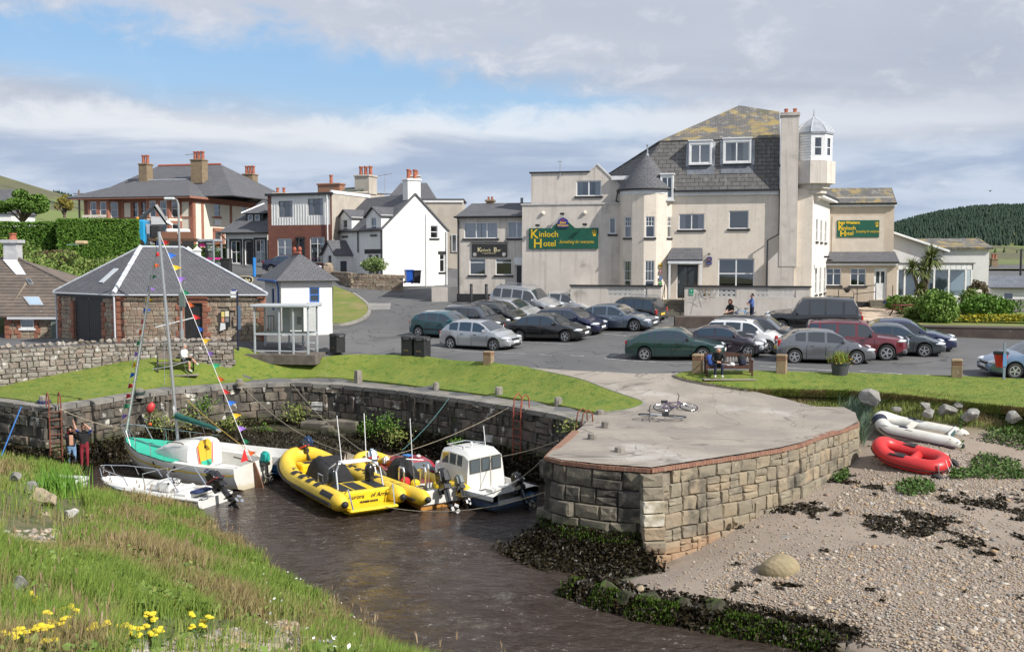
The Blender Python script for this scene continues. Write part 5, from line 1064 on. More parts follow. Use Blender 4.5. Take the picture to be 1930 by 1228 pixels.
 s=MB().box((0,-.05,0),(1.9,0,.8)).j33('notice_board',m67);s.location=h.matrix_basis@V((X(300),-1.12,Z(424)));s.rotation_euler=(0,0,A);tag(s,'plain white notice board between the storeys of the villa bay','sign');s=MB().box((0,-.05,0),(1.3,0,.6)).j33('notice_board',m67);s.location=h.matrix_basis@sf.p(SX(405),Z(423),.08);s.rotation_euler=(0,0,A+R(90));tag(s,'small white board above the side door of the villa','sign')
mansion()
m55=mat('rubble_stone',(.2,.2,.2),(.20,.16,.12),3,.92,.015,18,pal=((.34,.27,.19),(.40,.33,.24),(.29,.21,.15),(.36,.25,.18),(.43,.36,.27),(.31,.20,.145)),j17=True,j14=(((.48,.44,.38),4,.6,.7),((.17,.14,.11),2,.62,.74)))
m57=mat('rubble_small',(.2,.2,.2),(.20,.16,.12),3,.92,.015,18,j16=((.32,.26,.18),(.38,.31,.23),(.27,.20,.14),(.34,.24,.17)),j17=True)
m48=mat('rubble_mortar',(.33,.28,.22),(.27,.23,.18),4,.95,.01,30,j17=True)
m46=mat('red_quoin_stone',(.30,.12,.075),(.24,.10,.065),3,.9,.012,20,j17=True,pal=((.33,.135,.085),(.28,.115,.07),(.36,.16,.10)))
RUB=[j20(400+i,.05,m55)for i in range(8)];REDQ=[j20(450+i,.03,m46,'quoin')for i in range(4)]
def stone_face(root,f,W,H,holes,seed,maxp,hr=(.16,.27),wr=(.22,.5)):
 rd=random.Random(seed);st=[];rest=[]
 for u,v,w,h in j22(W,H,hr,wr,rd):
  if u<.25 or u>W-.25:continue
  if any(a-.16<u<c+.16 and b-.1<v+h/2<d+.12 for a,b,c,d in holes):continue
  st.append((w*h,rd.choice(RUB),f.p(u,v+h/2,-.08+rd.uniform(-.012,.012)),(w-.012,.16,h-.012),rd.uniform(-.06,.06)))
 st.sort(key=lambda q:-q[0])
 for k,(a,me,p,sc,ry)in enumerate(st):
  if k<maxp:j13(me,'stone',root,p,(0,ry,f.ang),sc)
  else:rest.append((me,Matrix.Translation(p)@Matrix.Rotation(f.ang,4,'Z')@Matrix.Rotation(ry,4,'Y')@Matrix.Diagonal((*sc,1))))
 j21('small_rubble',rest,m57,root)
def quoins(root,f,u,H,rd,wide=.5,inset=0):
 v=0.0;k=0
 while v<H-.1:
  h=min(rd.uniform(.28,.38),H-v);w=wide*(1.0 if k%2 else .62);j13(rd.choice(REDQ),'quoin',root,f.p(u+(w/2 if inset>=0 else-w/2),v+h/2,-.075),(0,0,f.ang),(w-.02,.24,h-.02));v+=h;k+=1
def store():
 B=V((-20.5,52.9,4.1));h=j12('stone_store','red and buff rubble store with hipped slate roof and black doors','store',B,0);H=2.57;L1=6.15;W=7.75;aL=math.atan2(-.64,.77);lf=Face(V((-.77*L1,.64*L1,0)),aL);rf=Face((0,0,0))
 k=lambda px:L1-px_t(B,(-.77,.64),px);xr=lambda px:px_t(B,(1,0),px);dl=(k(138),-.1,k(190),2.3);dr=(xr(346),-.1,xr(380),2.05);nb=(xr(416),.85,xr(433),1.72)
 mb=MB();j1(mb,Face(lf.p(0,0,-.09),aL),[(0,-.3),(L1,-.3),(L1,H),(0,H)],[dl],.1);j1(mb,Face((0,.09,0)),[(0,-.3),(W,-.3),(W,H),(0,H)],[dr],.1);j1(mb,Face((W-.02,.1,0),R(106)),[(0,-.3),(6,-.3),(6,H),(0,H)]);mb.j33('mortar',m48,h)
 stone_face(h,rf,W,H,[dr,nb],31,215);stone_face(h,lf,L1,H,[dl],32,80,(.18,.3),(.26,.55));rd=random.Random(4)
 for f,u,s in((rf,0,1),(rf,W,-1),(lf,0,1),(lf,L1,-1),(rf,dr[0],-1),(rf,dr[2],1),(lf,dl[0],-1),(lf,dl[2],1)):quoins(h,f,u,H if u in(0,W,L1)else 2.1,rd,.46,s)
 j13(REDQ[0],'lintel',h,rf.p((dr[0]+dr[2])/2,2.26,-.07),(0,0,0),(1.6,.24,.38))
 mb_=None;lb=MB();lf.bar(lb,.05,2.32,-.06,L1-.05,H-.02,.06);lb.j33('black_lintel',m4,h)
 for f,r,n in((lf,dl,2),(rf,dr,1)):
  for q in range(n):
   a=r[0]+(r[2]-r[0])*q/n+.01;b=r[0]+(r[2]-r[0])*(q+1)/n-.01;mb=MB();np_=7
   for j in range(np_):f.bar(mb,a+(b-a)*j/np_+.006,r[1],-.16,a+(b-a)*(j+1)/np_-.006,r[3],-.10)
   d=mb.j33('store_door',m4,h)
   hg=MB()
   for zz in(r[3]-.12,):f.bar(hg,a+.03,zz,-.10,a+.10,zz+.1,-.08)
   hg.j33('hinge',m30,d)
 o=.14;ez=H-.02;A=lf.p(-.2,0,.12);Bc=V((0,-.14,0))+V((-.04,0,0));Cc=V((W+.15,-.14,0));Dd=V((W-1.7,6.3,0));E=lf.p(-.2,0,.12)+V((2.0,5.0,0))
 Pz=at(265,466,56.2);Qz=at(345,467,56.2);P=V(Pz)-B;Q=V(Qz)-B
 for q in(A,Bc,Cc,Dd,E):q.z=ez
 slb(h,[Bc,Cc,Q,P],.08,m59);slb(h,[A,Bc,P],.08,m59);slb(h,[Cc,Dd,Q],.08,m59);slb(h,[Dd,E,P,Q],.08,m59);slb(h,[E,A,P],.08,m59)
 up=V((0,0,.03));j3(h,P+up,Q+up,mat('pale_ridge',(.60,.62,.66),(.48,.5,.53),3,.6),.07)
 hw=MB();n=9
 for i in range(n):
  a=P.lerp(Bc,i/n);b=P.lerp(Bc,(i+1)/n);hw.tube([a+up,b+up*1.6],.13+.008*(i%2),7)
 hw.j33('hip_flashing',mat('pale_ridge',(.6,.6,.6)),h)
 for a,b in((P,A),(Q,Cc),(Q,Dd)):j3(h,a+up,b+up,mat('pale_ridge',(.6,.6,.6)),.06)
 pg=mat('pale_gutter',(.55,.56,.58));j2(h,Bc+V((0,-.06,-.05)),Cc+V((0,-.06,-.05)),pg,.05);j2(h,A+V((0,-.06,-.05)),Bc+V((0,-.06,-.05)),pg,.05);j4(h,[Bc+V((.03,-.02,-.1)),Bc+V((.03,.02,-2.6))],pg,.05);j4(h,[A+V((.15,-.05,-.1)),A+V((.15,-.02,-2.6))],pg,.05)
 n_=(Bc-A).cross(P-A).normalized();n_=n_ if n_.z>0 else-n_;m0=A.lerp(Bc,.62);s1=m0.lerp(P,.22);s2=m0.lerp(P,.52);t_=(Bc-A).normalized()*.22
 slb(h,[s1-t_+n_*.05,s1+t_+n_*.05,s2+t_+n_*.05,s2-t_+n_*.05],.06,mat('roof_light',(.55,.58,.60),j15=.2),'roof_light')
 s=j12('notice_case','black notice case with papers on the stone store wall','notice board',B+V((nb[0],-.03,nb[1])),0);w,hh=nb[2]-nb[0],nb[3]-nb[1]
 MB().box((0,-.05,0),(w,.02,hh)).j33('case',m4,s)
 for(a,b,c,d,cl)in((.08,.6,.42,.92,(.75,.62,.2)),(.5,.62,.92,.95,(.78,.74,.55)),(.08,.3,.4,.55,(.7,.3,.15)),(.5,.3,.9,.55,(.25,.25,.25))):MB().box((a*w,-.058,b*hh),(c*w,-.052,d*hh)).j33('paper',mat('paper%d'%int(cl[2]*100),cl),s)
 s=MB().prism([(0,0),(.3,.1),(.28,.4),(.05,.42)],lambda a,b,d:V((a,-d,b)),0,.02).j33('paper_notice',m67);s.location=B+V((nb[0]-.05,-.1,nb[1]-.2));tag(s,'white paper notice curling below the black notice case','notice')
store()
def tiled_house():
 c=V(at(60,640,53.0));c.z=4.1;c.y=60.0;c=at(60,640,60.0);h=j12('tiled_house','red stone house with brown concrete tiled roof and white chimney, far left','house',c,0)
 f=Face((0,0,0));px=lambda p:px_t(c,(1,0),p);H=zat(596,60)-c.z;W=6.5;wr=(px(-1)*0+.0,0,0,0);w1=(px(88)*0+.55,.75,1.55,H-.12)
 lf=Face(V((-1.3*1.5,1.5,0)),math.atan2(-1.5,1.95));aL=lf.ang;LL=2.46;f0=Face((-1.6,.0,0))
 wn=(px(37)+1.6,zat(618,60)-c.z,px(62)+1.6,H-.02);mb=MB();j1(mb,Face((-1.6,.09,0)),[(0,-.4),(6,-.4),(6,H),(0,H)],[wn],.06);j1(mb,Face((-1.5,5,0),R(-90)),[(0,-.4),(5,-.4),(5,H),(2.4,H+2),(0,H)]);mb.j33('mortar',m48,h);stone_face(h,f0,3.9,H,[wn],33,60,(.2,.32),(.3,.6));rd=random.Random(8);quoins(h,f0,0,H,rd,.5,1);quoins(h,f0,wn[0],H,rd,.4,-1);quoins(h,f0,wn[2],H,rd,.4,1)
 j0(h,f0,wn,(),(),sill=m67,rec=.06,fw=.05)
 e0=V((px(22)-.1,-.25,H));ridgeL=V(at(-30,486,65.5))-c;ridgeR=V(at(33,487,65.5))-c;hipR=V((6.2,-.25,H));n=19;m=mat('concrete_tile',(.16,.125,.10),(.12,.10,.085),2,.9,.006,40,j14=(((.42,.40,.36),5,.66,.74),((.09,.08,.07),1.2,.6,.72)),vvar=.12)
 e0=V((px(18),-.25,H));l0=V((-6.5,-.25,H))
 for i in range(n):
  t0,t1=i/n,(i+1)/n;a=l0.lerp(ridgeL,t0);b=hipR.lerp(ridgeR,t0);a1=l0.lerp(ridgeL,t1);b1=hipR.lerp(ridgeR,t1);up=V((0,-.01,.055))
  MB().add([a+up,b+up,b1+up*.15,a1+up*.15,a-up*.6,b-up*.6],[(0,1,2,3),(4,5,1,0),(5,4,3,2)]).j33('tile_course',m,h)
 slb(h,[hipR,hipR+V((1.5,7,0)),ridgeR],.08,m,'hip_slope');j3(h,ridgeR+V((0,0,.05)),hipR+V((0,0,.05)),mat('hip_tile',(.17,.14,.12)),.09);j3(h,ridgeL,ridgeR,mat('hip_tile',(.17,.14,.12)),.09)
 gb=MB();gb.box((px(16),-.3,H-.16),(5.2,-.22,H-.02));gb.j33('gutter',mat('pale_gutter',(.55,.56,.58)),h)
 nrm=(hipR-l0).cross(ridgeL-l0).normalized();nrm=nrm if nrm.z>0 else-nrm
 def on(px_,py_):
  r=ray(px_,py_);o=V((0,0,CAMZ))-c;k=(l0-o).dot(nrm)/r.dot(nrm);return o+r*k
 for q,mm in((((44,561),(74,561),(83,577),(56,577)),mat('roof_glass',(.35,.45,.55),j15=.05)),(((49,527),(58,527),(64,537),(55,537)),mat('dark_vent',(.06,.07,.08)))):
  pts=[on(*p)+nrm*.10 for p in q];o=slb(h,pts,.1,mat('window_lead',(.4,.41,.42)),'roof_window');cc=sum(pts,V())/4;slb(h,[cc+(p-cc)*.82+nrm*.012 for p in pts],.01,mm,'pane',o)
 cc=on(24,486);ch=MB();ch.box((cc.x-.42,cc.y-.35,cc.z-.9),(cc.x+.42,cc.y+.45,cc.z+.95));ch.box((cc.x-.55,cc.y-.48,cc.z+.95),(cc.x+.55,cc.y+.58,cc.z+1.15));co=ch.j33('chimney',mat('grey_paint',(.52,.52,.52),(.42,.42,.43),2,.8),h);MB().lathe([(.25,0),(.22,.1),(.18,.3),(.24,.34),(.24,.42),(.15,.42)],10,(cc.x+.05,cc.y,cc.z+1.15)).j33('chimney_pot',m41,co)
 fl=MB();fl.add([V((cc.x-.45,cc.y-.4,cc.z-.1)),V((cc.x+.45,cc.y-.4,cc.z-.1)),on(50,519)+nrm*.06,on(31,519)+nrm*.06],[(0,1,2,3)]);fl.j33('lead_flashing',mat('pale_gutter',(.5,.5,.5)),h)
 gate=MB()
 for k in range(5):gate.box((px(97)+.09*k,-.2,0),(px(97)+.09*k+.075,-.16,1.45))
 g=gate.j33('timber_gate',mat('grey_green_wood',(.18,.22,.18),(.13,.16,.13),6));g.location=c;tag(g,'grey green boarded gate between the tiled house and stone store','gate')
tiled_house()
def toilet():
 c=V((-13.3,59,4.2));a=R(25);h=j12('toilet_hut','white painted toilet hut with blue trim and pyramid slate roof','hut',c,a);P=Plane(c,a);W=P.X(626);f=Face((0,0,0));D=4.6;H=3.05;lf=Face((0,D,0),R(-90));wn=(P.X(583),zat(569,60)-4.2,P.X(602),zat(541,60)-4.2)
 mb=MB();j1(mb,f,[(0,-.4),(W,-.4),(W,H),(0,H)],[wn],.1);lw=(D-.9,1.3,D-.3,2.5);j1(mb,lf,[(0,-.4),(D,-.4),(D,H),(0,H)],[(D-2.6,1.2,D-1.9,2.5)]);j1(mb,Face((W,0,0),R(90)),[(0,-.4),(D,-.4),(D,H),(0,H)]);mb.j33('wall',m68,h)
 bl=mat('blue_paint',(.03,.12,.42),(.05,.17,.5),4,.6);j0(h,f,wn,(),(.5,),bl,rec=.07,fw=.07);j0(h,lf,(D-2.6,1.2,D-1.9,2.5),(),(.5,),bl);sl=MB();f.bar(sl,wn[0]-.15,wn[1]-.16,-.05,wn[2]+.15,wn[1],.1);sl.j33('sill',mat('grey_sill',(.5,.52,.55)),h)
 o=.35;q=[V((-o,-o,H)),V((W+o,-o,H)),V((W+o,D+o,H)),V((-o,D+o,H))];r1=V((W*.5,D*.35,H+1.55));r2=V((W*.5,D*.65,H+1.55))
 slb(h,[q[0],q[1],r1],.08,m59);slb(h,[q[1],q[2],r2,r1],.08,m59);slb(h,[q[2],q[3],r2],.08,m59);slb(h,[q[3],q[0],r1,r2],.08,m59);j3(h,r1,r2,mat('red_ridge',(.36,.1,.06)),.12)
 for r in(r1,r2):MB().lathe([(.1,0),(.06,.12),(.12,.2),(.12,.28),(.05,.4)],8,r).j33('finial',mat('red_ridge',(.36,.1,.06)),h)
 MB().tube([q[0]+V((.0,0,-.05)),q[1]+V((0,0,-.05))],.06,6).j33('gutter',m24,h);MB().tube([q[3]+V((0,0,-.05)),q[0]+V((0,0,-.05))],.07,6).j33('gutter',bl,h);j4(h,[q[0]+V((.15,.5,-.1)),V((-.06,.5,H-.5)),V((-.06,.5,.3))],bl,.05)
 MB().tube([V((-1.2,1.6,H+.2)),V((-1.2,1.6,H+1.3))],.09,8).j33('blue_post',mat('bright_blue',(.02,.22,.60)),h)
 s=j12('toilet_sign','oval black and white toilet sign on a post by the hut','sign',at(463,560,57),0);z0=zat(527,57)-s.location.z;g=Face((0,0,0))
 ov=lambda rx,rz:[(rx*math.copysign(abs(math.cos(t))**.55,math.cos(t)),rz*math.copysign(abs(math.sin(t))**.8,math.sin(t)))for t in[k*math.pi/14 for k in range(28)]]
 MB().prism(ov(.44,.21),lambda a,b,d:V((a,-d,z0+b)),0,.05).j33('board',mat('sign_cream',(.7,.62,.4)),s);MB().prism(ov(.40,.175),lambda a,b,d:V((a,-d,z0+b)),.05,.06).j33('face',m4,s);j30(s,'Toilet',.24,mat('sign_cream',(.7,.62,.4)),g,0,z0-.08,.065,'CENTER',bold=.005);MB().box((-.36,-.04,z0-.3),(.36,0,z0-.2)).j33('board',m67,s);MB().tube([(0,.03,-1.6),(0,.03,z0)],.04,6).j33('post',m4,s)
toilet()
def back_block(name,label,px0,px1,top,base,Y,m,roof=0.0,cat='house',peak=None):
 a,b=at(px0,base,Y),at(px1,base,Y);zt=zat(top,Y);o=j12(name,label,cat,a,0);W=b.x-a.x;H=zt-a.z;mb=MB();mb.box((0,0,-1.5),(W,6,H));mb.j33('wall',m,o)
 if roof:slb(o,[(-.3,-.3,H),(W+.3,-.3,H),(W-.8,3,H+roof),(.8,3,H+roof)],.1,m59);slb(o,[(W+.3,-.3,H),(W+.3,6,H),(W-.8,3,H+roof)],.1,m59);slb(o,[(-.3,6,H),(-.3,-.3,H),(.8,3,H+roof)],.1,m59);slb(o,[(W+.3,6,H),(-.3,6,H),(.8,3,H+roof),(W-.8,3,H+roof)],.1,m59)
 else:MB().box((-.15,-.15,H),(W+.15,6,H+.12)).j33('roof',mat('felt',(.1,.1,.1)),o)
 return o,W,H
o,W,H=back_block('flat_roofed_house','grey harled flat roofed house behind the white house',745,872,377,520,95,mat('side_roughcast',(.5,.5,.5)))
f=Face((0,0,0));e=MB();f.bar(e,-.1,H-.22,0,W+.1,H-.02,.12);e.j33('fascia',m67,o);j0(o,Face((0,-.1,0)),(W*.84,H*.32,W*.98,H*.55),(.5,),(),rec=.02)
o2,W2,H2=back_block('slate_house','slate roofed house with chimney rising behind the white house',735,815,376,430,104,m26,1.9);j5(o2,(W2*.5,3,H2+1.2),(1.3,.8),1.3,2,m26,ph=.5,pr=.16)
o,W,H=back_block('gable_house','pale house gable half hidden by the tree at the far left',-60,22,402,440,120,m68,3.0)
o,W,H=back_block('red_gabled_houses','low row of slate roofed houses with red gables at the far right',1872,1990,528,545,150,m58,2.2,'house')
for k,px in enumerate((1888,1935)):
 p=at(px,528,149.2);g=MB();g.add([V((-1.5,-.2,-.3)),V((1.5,-.2,-.3)),V((0,-.2,1.1))],[(0,1,2)]);g.tube([(-1.7,-.3,-.4),(0,-.3,1.25),(1.7,-.3,-.4)],.14,4,1);q=g.j33('gable',[m58,m67],o);q.location=p-o.location
j5(o,(at(1879,500,152).x-o.location.x,3,H+1.0),(.9,.7),2.0,2,m63,ph=.7,pr=.2)
def shed():
 p=at(1866,570,76);h=j12('white_shed','white boarded shed with grey corrugated roof at the right edge','shed',p,R(-4));W=7.0;f=Face((0,0,0));H=zat(542,76)-p.z;wn=(at(1890,560,76).x-p.x,H-1.1,at(1906,560,76).x-p.x+.1,H-.35);mb=MB();j1(mb,Face((0,.05,0)),[(0,-1.5),(W,-1.5),(W,H),(0,H)],[wn],.06);n=12
 for k in range(n):
  z0,z1=-.6+(H+.6)*k/n,-.6+(H+.6)*(k+1)/n-.012
  for a,b in((0,wn[0]),(wn[2],W))if(z1>wn[1]and z0<wn[3])else((0,W),):f.bar(mb,a,z0,-.05,b,z1,.0)
 mb.add([(0,0,-1.5),(0,4,-1.5),(0,4,H),(0,0,H)],[(3,2,1,0)]);mb.j33('wall',m68,h);j0(h,f,wn,(),(),rec=.03,room=.3)
 r=[];n=60
 for k in range(n+1):r.append((-.2+(W+.3)*k/n,.03*(k%2)))
 a=[V((x,-.3,H+.02+z))for x,z in r];b=[V((x,2.2,H+.85+z))for x,z in r];MB().loft([a,b],0,False,False,False).j33('corrugated_roof',mat('grey_sheet',(.16,.17,.20),(.12,.13,.15),2,.5),h);j2(h,(-.2,-.35,H),(W,-.35,H))
shed()
# cars
def j34(n,c,metal=.35):
 m=mat('car_paint_'+n,c,None,j15=.30,metal=metal,coat=1.0);m.node_tree.nodes['Principled BSDF'].inputs['Coat IOR'].default_value=1.75;return m
m10=mat('car_glass',(.028,.034,.041),j15=.03,spec=1.0,coat=1);m66=mat('tyre_rubber',(.022,.022,.023),(.03,.03,.03),8,.85);m47=mat('alloy_rim',(.60,.61,.63),j15=.3,metal=.7)
m65=mat('black_trim',(.02,.02,.021),j15=.6);m28=mat('lamp_lens',(.78,.80,.82),j15=.08,metal=.3,coat=1);m64=mat('tail_lens',(.45,.015,.015),j15=.15,coat=1);m35=mat('plate_white',(.75,.75,.74));m36=mat('plate_yellow',(.75,.50,.04));m11=mat('chrome',(.7,.71,.73),j15=.12,metal=1);m34=mat('plate_ink',(.03,.03,.03))
def wheel_meshes():
 t=MB();T=Matrix.Rotation(R(90),4,'X');t.lathe([(.62,-.30),(.90,-.33),(1.0,-.22),(1.0,.22),(.90,.33),(.62,.30)],24,(0,0,0),0,T);o=t.j33('tyre',m66,smooth=40)
 r=MB();r.lathe([(.66,.27),(.68,.30),(.62,.31),(.58,.18),(.0,.16)],24,(0,0,0),1,T);
 for k in range(5):
  a=k*2*math.pi/5+.3;M=Matrix.Rotation(a,4,'Y');r.box((.06,-.32,-.085),(.62,-.24,.085),0,M)
 r.lathe([(.0,.33),(.16,.33),(.18,.28)][::-1],12,(0,0,0),0,T);r.lathe([(.67,.28),(.69,.315),(.60,.315),(.585,.26)],24,(0,0,0),0,T)
 q=r.j33('rim',[m47,m65],smooth=30);a,b=o.data,q.data
 for x in(o,q):bpy.data.objects.remove(x)
 return a,b
TYRE,RIM=wheel_meshes()
def car(sp,label,pos,th,flip=False,group='cars parked in front of the hotel'):
 L,W,H=sp['L'],sp['W']/2,sp['H'];wr=sp.get('wr',.31);wb=sp['wb'];fo=sp.get('fo',.85);ty=sp['t']
 x1,x2=fo,fo+wb;cowl,r0,r1,xb=[L*q for q in sp['x']];hz0,hz1,zb,zt=sp['z'];b0,b1=sp.get('belt',(hz1-.05,hz1+.04))
 top=[(0,.50),(.05,hz0-.16),(.22,hz0-.03),(.5,hz0+.03),(cowl*.7,hz1-.035),(cowl,hz1),((cowl+r0)/2,hz1+(H-hz1)*.55),(r0-.10,H-.075),(r0+.12,H-.02),((r0+r1)/2,H),(r1,H-.05),((r1+xb)/2,(H-.05+zb)/2+.06),(xb,zb)]
 if L-xb>.4:top+=[(L-.25,zt+.01),(L-.05,zt-.06),(L,zt-.28)]
 else:top+=[(L-.06,max(zt,.72)),(L,.55)]
 tx,tz=[q[0]for q in top],[q[1]for q in top];Zt=lambda x:float(np.interp(x,tx,tz))
 Wd=lambda x:W*float(np.interp(x,[0,.08,.3,.8,L-.9,L-.25,L-.05,L],[.70,.82,.92,1,1,.95,.88,.82]))
 xs=set(round(q,3)for q in tx);ra=wr*1.16
 for xc in(x1,x2):
  for a in(-1.0,-.92,-.72,-.4,0,.4,.72,.92,1.0):xs.add(round(xc+ra*a,3))
 pil=sp['pil'];pw=.05;P_=[]
 for q in pil:P_.append((q*L-pw,q*L+pw));xs.add(round(q*L-pw,3));xs.add(round(q*L+pw,3))
 gs0,gs1=cowl+(r0-cowl)*.42,(r1+.16 if ty=='hatch' else(r1+xb)/2+.08 if ty=='saloon' else .95*xb);xs.add(round(gs0,3));xs.add(round(gs1,3));xs=sorted(x for x in xs if 0<=x<=L)
 keep=[xs[0]]
 for x in xs[1:]:
  if x-keep[-1]>.012 or x in(L,):keep.append(x)
 xs=keep;tum=sp.get('tum',.26);zs0=sp.get('sill',.20);rows=[]
 for x in xs:
  w,zt_=Wd(x),Zt(x);b=b0+(b1-b0)*max(0,min(1,(x-cowl)/(xb-cowl)));zs=zs0+.06*(1 if x<.3 or x>L-.3 else 0);arch=False
  for xc in(x1,x2):
   d=abs(x-xc)
   if d<ra:zs=max(zs,wr+math.sqrt(max(0,ra*ra-d*d))-.0);arch=True
  h=zt_-b;zm=max(.52,zs+.05)
  if h>.04:
   hh=max(h,.05);y5=w*.955-tum*hh;pts=[(w*.93,zs),(w*(1.0 if arch else .985),zs+.05),(w,zm+.02),(w*.985,max(b-.10,zm+.06)),(w*.955,max(b,zm+.1)),(y5,b+h*.88),(max(y5-.12,y5*.8),zt_-.005),(0,zt_+.035)]
  else:zt2=max(zt_,zs+.14);pts=[(w*.93,zs),(w*(1.0 if arch else .985),zs+.05),(w,min(zm+.02,zt2-.07)),(w*.985,min(max(b-.10,zm),zt2-.045)),(w*.95,zt2-.03),(w*.86,zt2-.008),(w*.62,zt2+.008),(0,zt2+.02)]
  rows.append([V((L/2-x,y,z))for y,z in pts])
 sets={'body':[],'windscreen':[],'rear_window':[],'sill':[]};side={};n=8
 for i in range(len(xs)-1):
  xm=(xs[i]+xs[i+1])/2
  for j in range(n-1):
   for s in(1,-1):
    q=[rows[i][j],rows[i+1][j],rows[i+1][j+1],rows[i][j+1]];q=[V((p.x,p.y*s,p.z))for p in q]
    if s==-1:q=q[::-1]
    key='body'
    if j==6 and cowl+.02<xm<r0-.02:key='windscreen'
    elif j==6 and r1+.02<xm<xb-.02 and r1<xb:key='rear_window'
    elif j==4 and gs0<xm<gs1 and not any(a<xm<b for a,b in P_):key=('side',s,sum(xm>b for a,b in P_))
    elif j==0 and sp.get('clad'):key='sill'
    if isinstance(key,tuple):side.setdefault(key,[]).append(q)
    else:sets[key].append(q)
 root=j12('car',label,sp.get('cat','car'),pos,0,group)
 e=.5;gx=(hp(pos.x+e,pos.y)-hp(pos.x-e,pos.y))/(2*e);gy=(hp(pos.x,pos.y+e)-hp(pos.x,pos.y-e))/(2*e)
 nrm=V((-gx,-gy,1)).normalized();fw=V((math.cos(th),math.sin(th),0));fw=(fw-nrm*fw.dot(nrm)).normalized();lt=nrm.cross(fw);M=Matrix((fw,lt,nrm)).transposed();root.rotation_euler=M.to_euler()
 pm=sp['m']
 def mk(nm,qs,m,sm=35,parent=root):
  if not qs:return None
  vi={};vs=[];fs=[]
  for q in qs:
   f=[]
   for p in q:
    k=(round(p.x,4),round(p.y,4),round(p.z,4))
    if k not in vi:vi[k]=len(vs);vs.append(p)
    if vi[k]not in f:f.append(vi[k])
   if len(f)>2:fs.append(f)
  return MB().add(vs,fs).j33(nm,m,parent,smooth=sm)
 for e_,st in((0,-1),(len(xs)-1,1)):
  r=rows[e_];ring=r+[V((p.x,-p.y,p.z))for p in r[::-1][1:]];c=V((r[0].x,0,(r[0].z+r[-1].z)/2))
  for k in range(len(ring)-1):sets['body'].append([c,ring[k],ring[k+1],c]if st<0 else[c,ring[k+1],ring[k],c])
 body=mk('body',sets['body'],pm,38);mk('windscreen',sets['windscreen'],m10);mk('rear_window',sets['rear_window'],m10);mk('sill_trim',sets['sill'],sp.get('clad')or m65)
 for k in sorted(side):mk('side_window',side[k],m10)
 MB().box((-L/2+.25,-W*.82,.17),(L/2-.2,W*.82,.60)).j33('underbody',m65,root)
 for xc in(x1,x2):
  for s in(1,-1):
   w=j13(TYRE,'wheel',root,(L/2-xc,s*(W-.10),wr),(0,random.uniform(0,1),0 if s<0 else math.pi),(wr,.32,wr));j13(RIM,'rim',w,(0,0,0),(0,0,0),(1,1,1))
 xf=L/2
 hlw=sp.get('hl',(.30,.20,.09))
 for s in(1,-1):
  MB().ball((0,0,0),hlw,10,6).j33('headlight',m28,root,smooth=60,loc=(xf-.26,s*W*.68,hz0-.10),rotz=-s*R(32))
  tl=MB();hgt=sp.get('tl',.22);tl.bbox((0,0,0),(.16,.15,hgt),.04);tl.j33('tail_light',m64,root,loc=(-xf+.10,s*(Wd(L-.1)-.085),(zt if ty=='saloon' else zb)-.06-hgt/2+sp.get('tlz',0)))
  mr=MB();mr.bbox((0,s*.09,.04),(.12,.20,.14),.04);mr.bbox((0,-.02*s,-.02),(.06,.10,.05),.01);mr.j33('mirror',pm if sp.get('mir',1)else m65,root,loc=(xf-cowl-.30,s*W*.97,b0+.05))
  hn=sp.get('doors',2)
  for k in range(hn):
   xh=(pil[0]if k==0 else(pil[1]if len(pil)>1 else .75))*L-.22;MB().cbox((0,0,0),(.17,.05,.035)).j33('door_handle',m11 if sp.get('chh')else m65,root,loc=(xf-xh,s*W*.985,b0-.12))
  sm=MB()
  for xq in[cowl+.12]+[q*L for q in pil[:2]]:
   if min(abs(xq-x1),abs(xq-x2))>ra*.9:sm.tube([(xf-xq,s*W*.993,.26),(xf-xq,s*W*1.003,.53),(xf-xq,s*W*.99,b0-.1)],.008,4)
  if sp.get('rub'):sm.cbox((xf-(x1+x2)/2,s*W*1.002,.50),(wb-2.3*wr,.02,.06))
  sm.j33('door_seams',m65,root)
 g=MB();g.bbox((xf-.035,0,hz0-.17),(.10,W*.75,.11),.02);gr=g.j33('grille',m65,root);MB().cbox((xf+.015,0,hz0-.115),(.02,W*.70,.018)).j33('grille_bar',m11,gr)
 MB().bbox((xf-.02,0,.30),(.10,W*1.15,.10),.03).j33('air_intake',m65,root)
 def plate(x,z,m,dx):
  p=MB().bbox((x,0,z),(.03,.52,.115),.008).j33('number_plate',m,root)
 plate(xf+.012,.44,m35,1);plate(-xf-.012,.62 if ty!='suv' else .8,m36,-1)
 if sp.get('bump'):
  for x in(xf-.10,-xf+.10):MB().bbox((x,0,.42),(.26,W*1.78,.24),.07).j33('bumper',sp['bump'],root)
 if sp.get('rails'):
  for s in(1,-1):MB().tube([(xf-r0-.15,s*W*.66,H-.0),(xf-r0-.3,s*W*.68,H+.06),(xf-r1+.2,s*W*.68,H+.05),(xf-r1+.05,s*W*.66,H-.02)],.022,5).j33('roof_rail',sp['rails'],root)
 if sp.get('bars'):
  for q in(.3,.75):MB().tube([(xf-r0-(r1-r0)*q,-W*.74,H+.10),(xf-r0-(r1-r0)*q,W*.74,H+.10)],.025,5).j33('roof_bar',m65,root)
 if sp.get('spoiler'):MB().bbox((-xf+(L-r1)+.02,0,H-.03),(.28,W*1.25,.04),.015).j33('spoiler',pm,root)
 if sp.get('spare'):MB().lathe([(.0,0),(.30,0),(.35,.05),(.35,.16),(.28,.2),(0,.2)],18,(0,0,0),0,Matrix.Translation(V((-xf-.03,0,.85)))@Matrix.Rotation(R(-90),4,'Y')).j33('spare_wheel',m67,root)
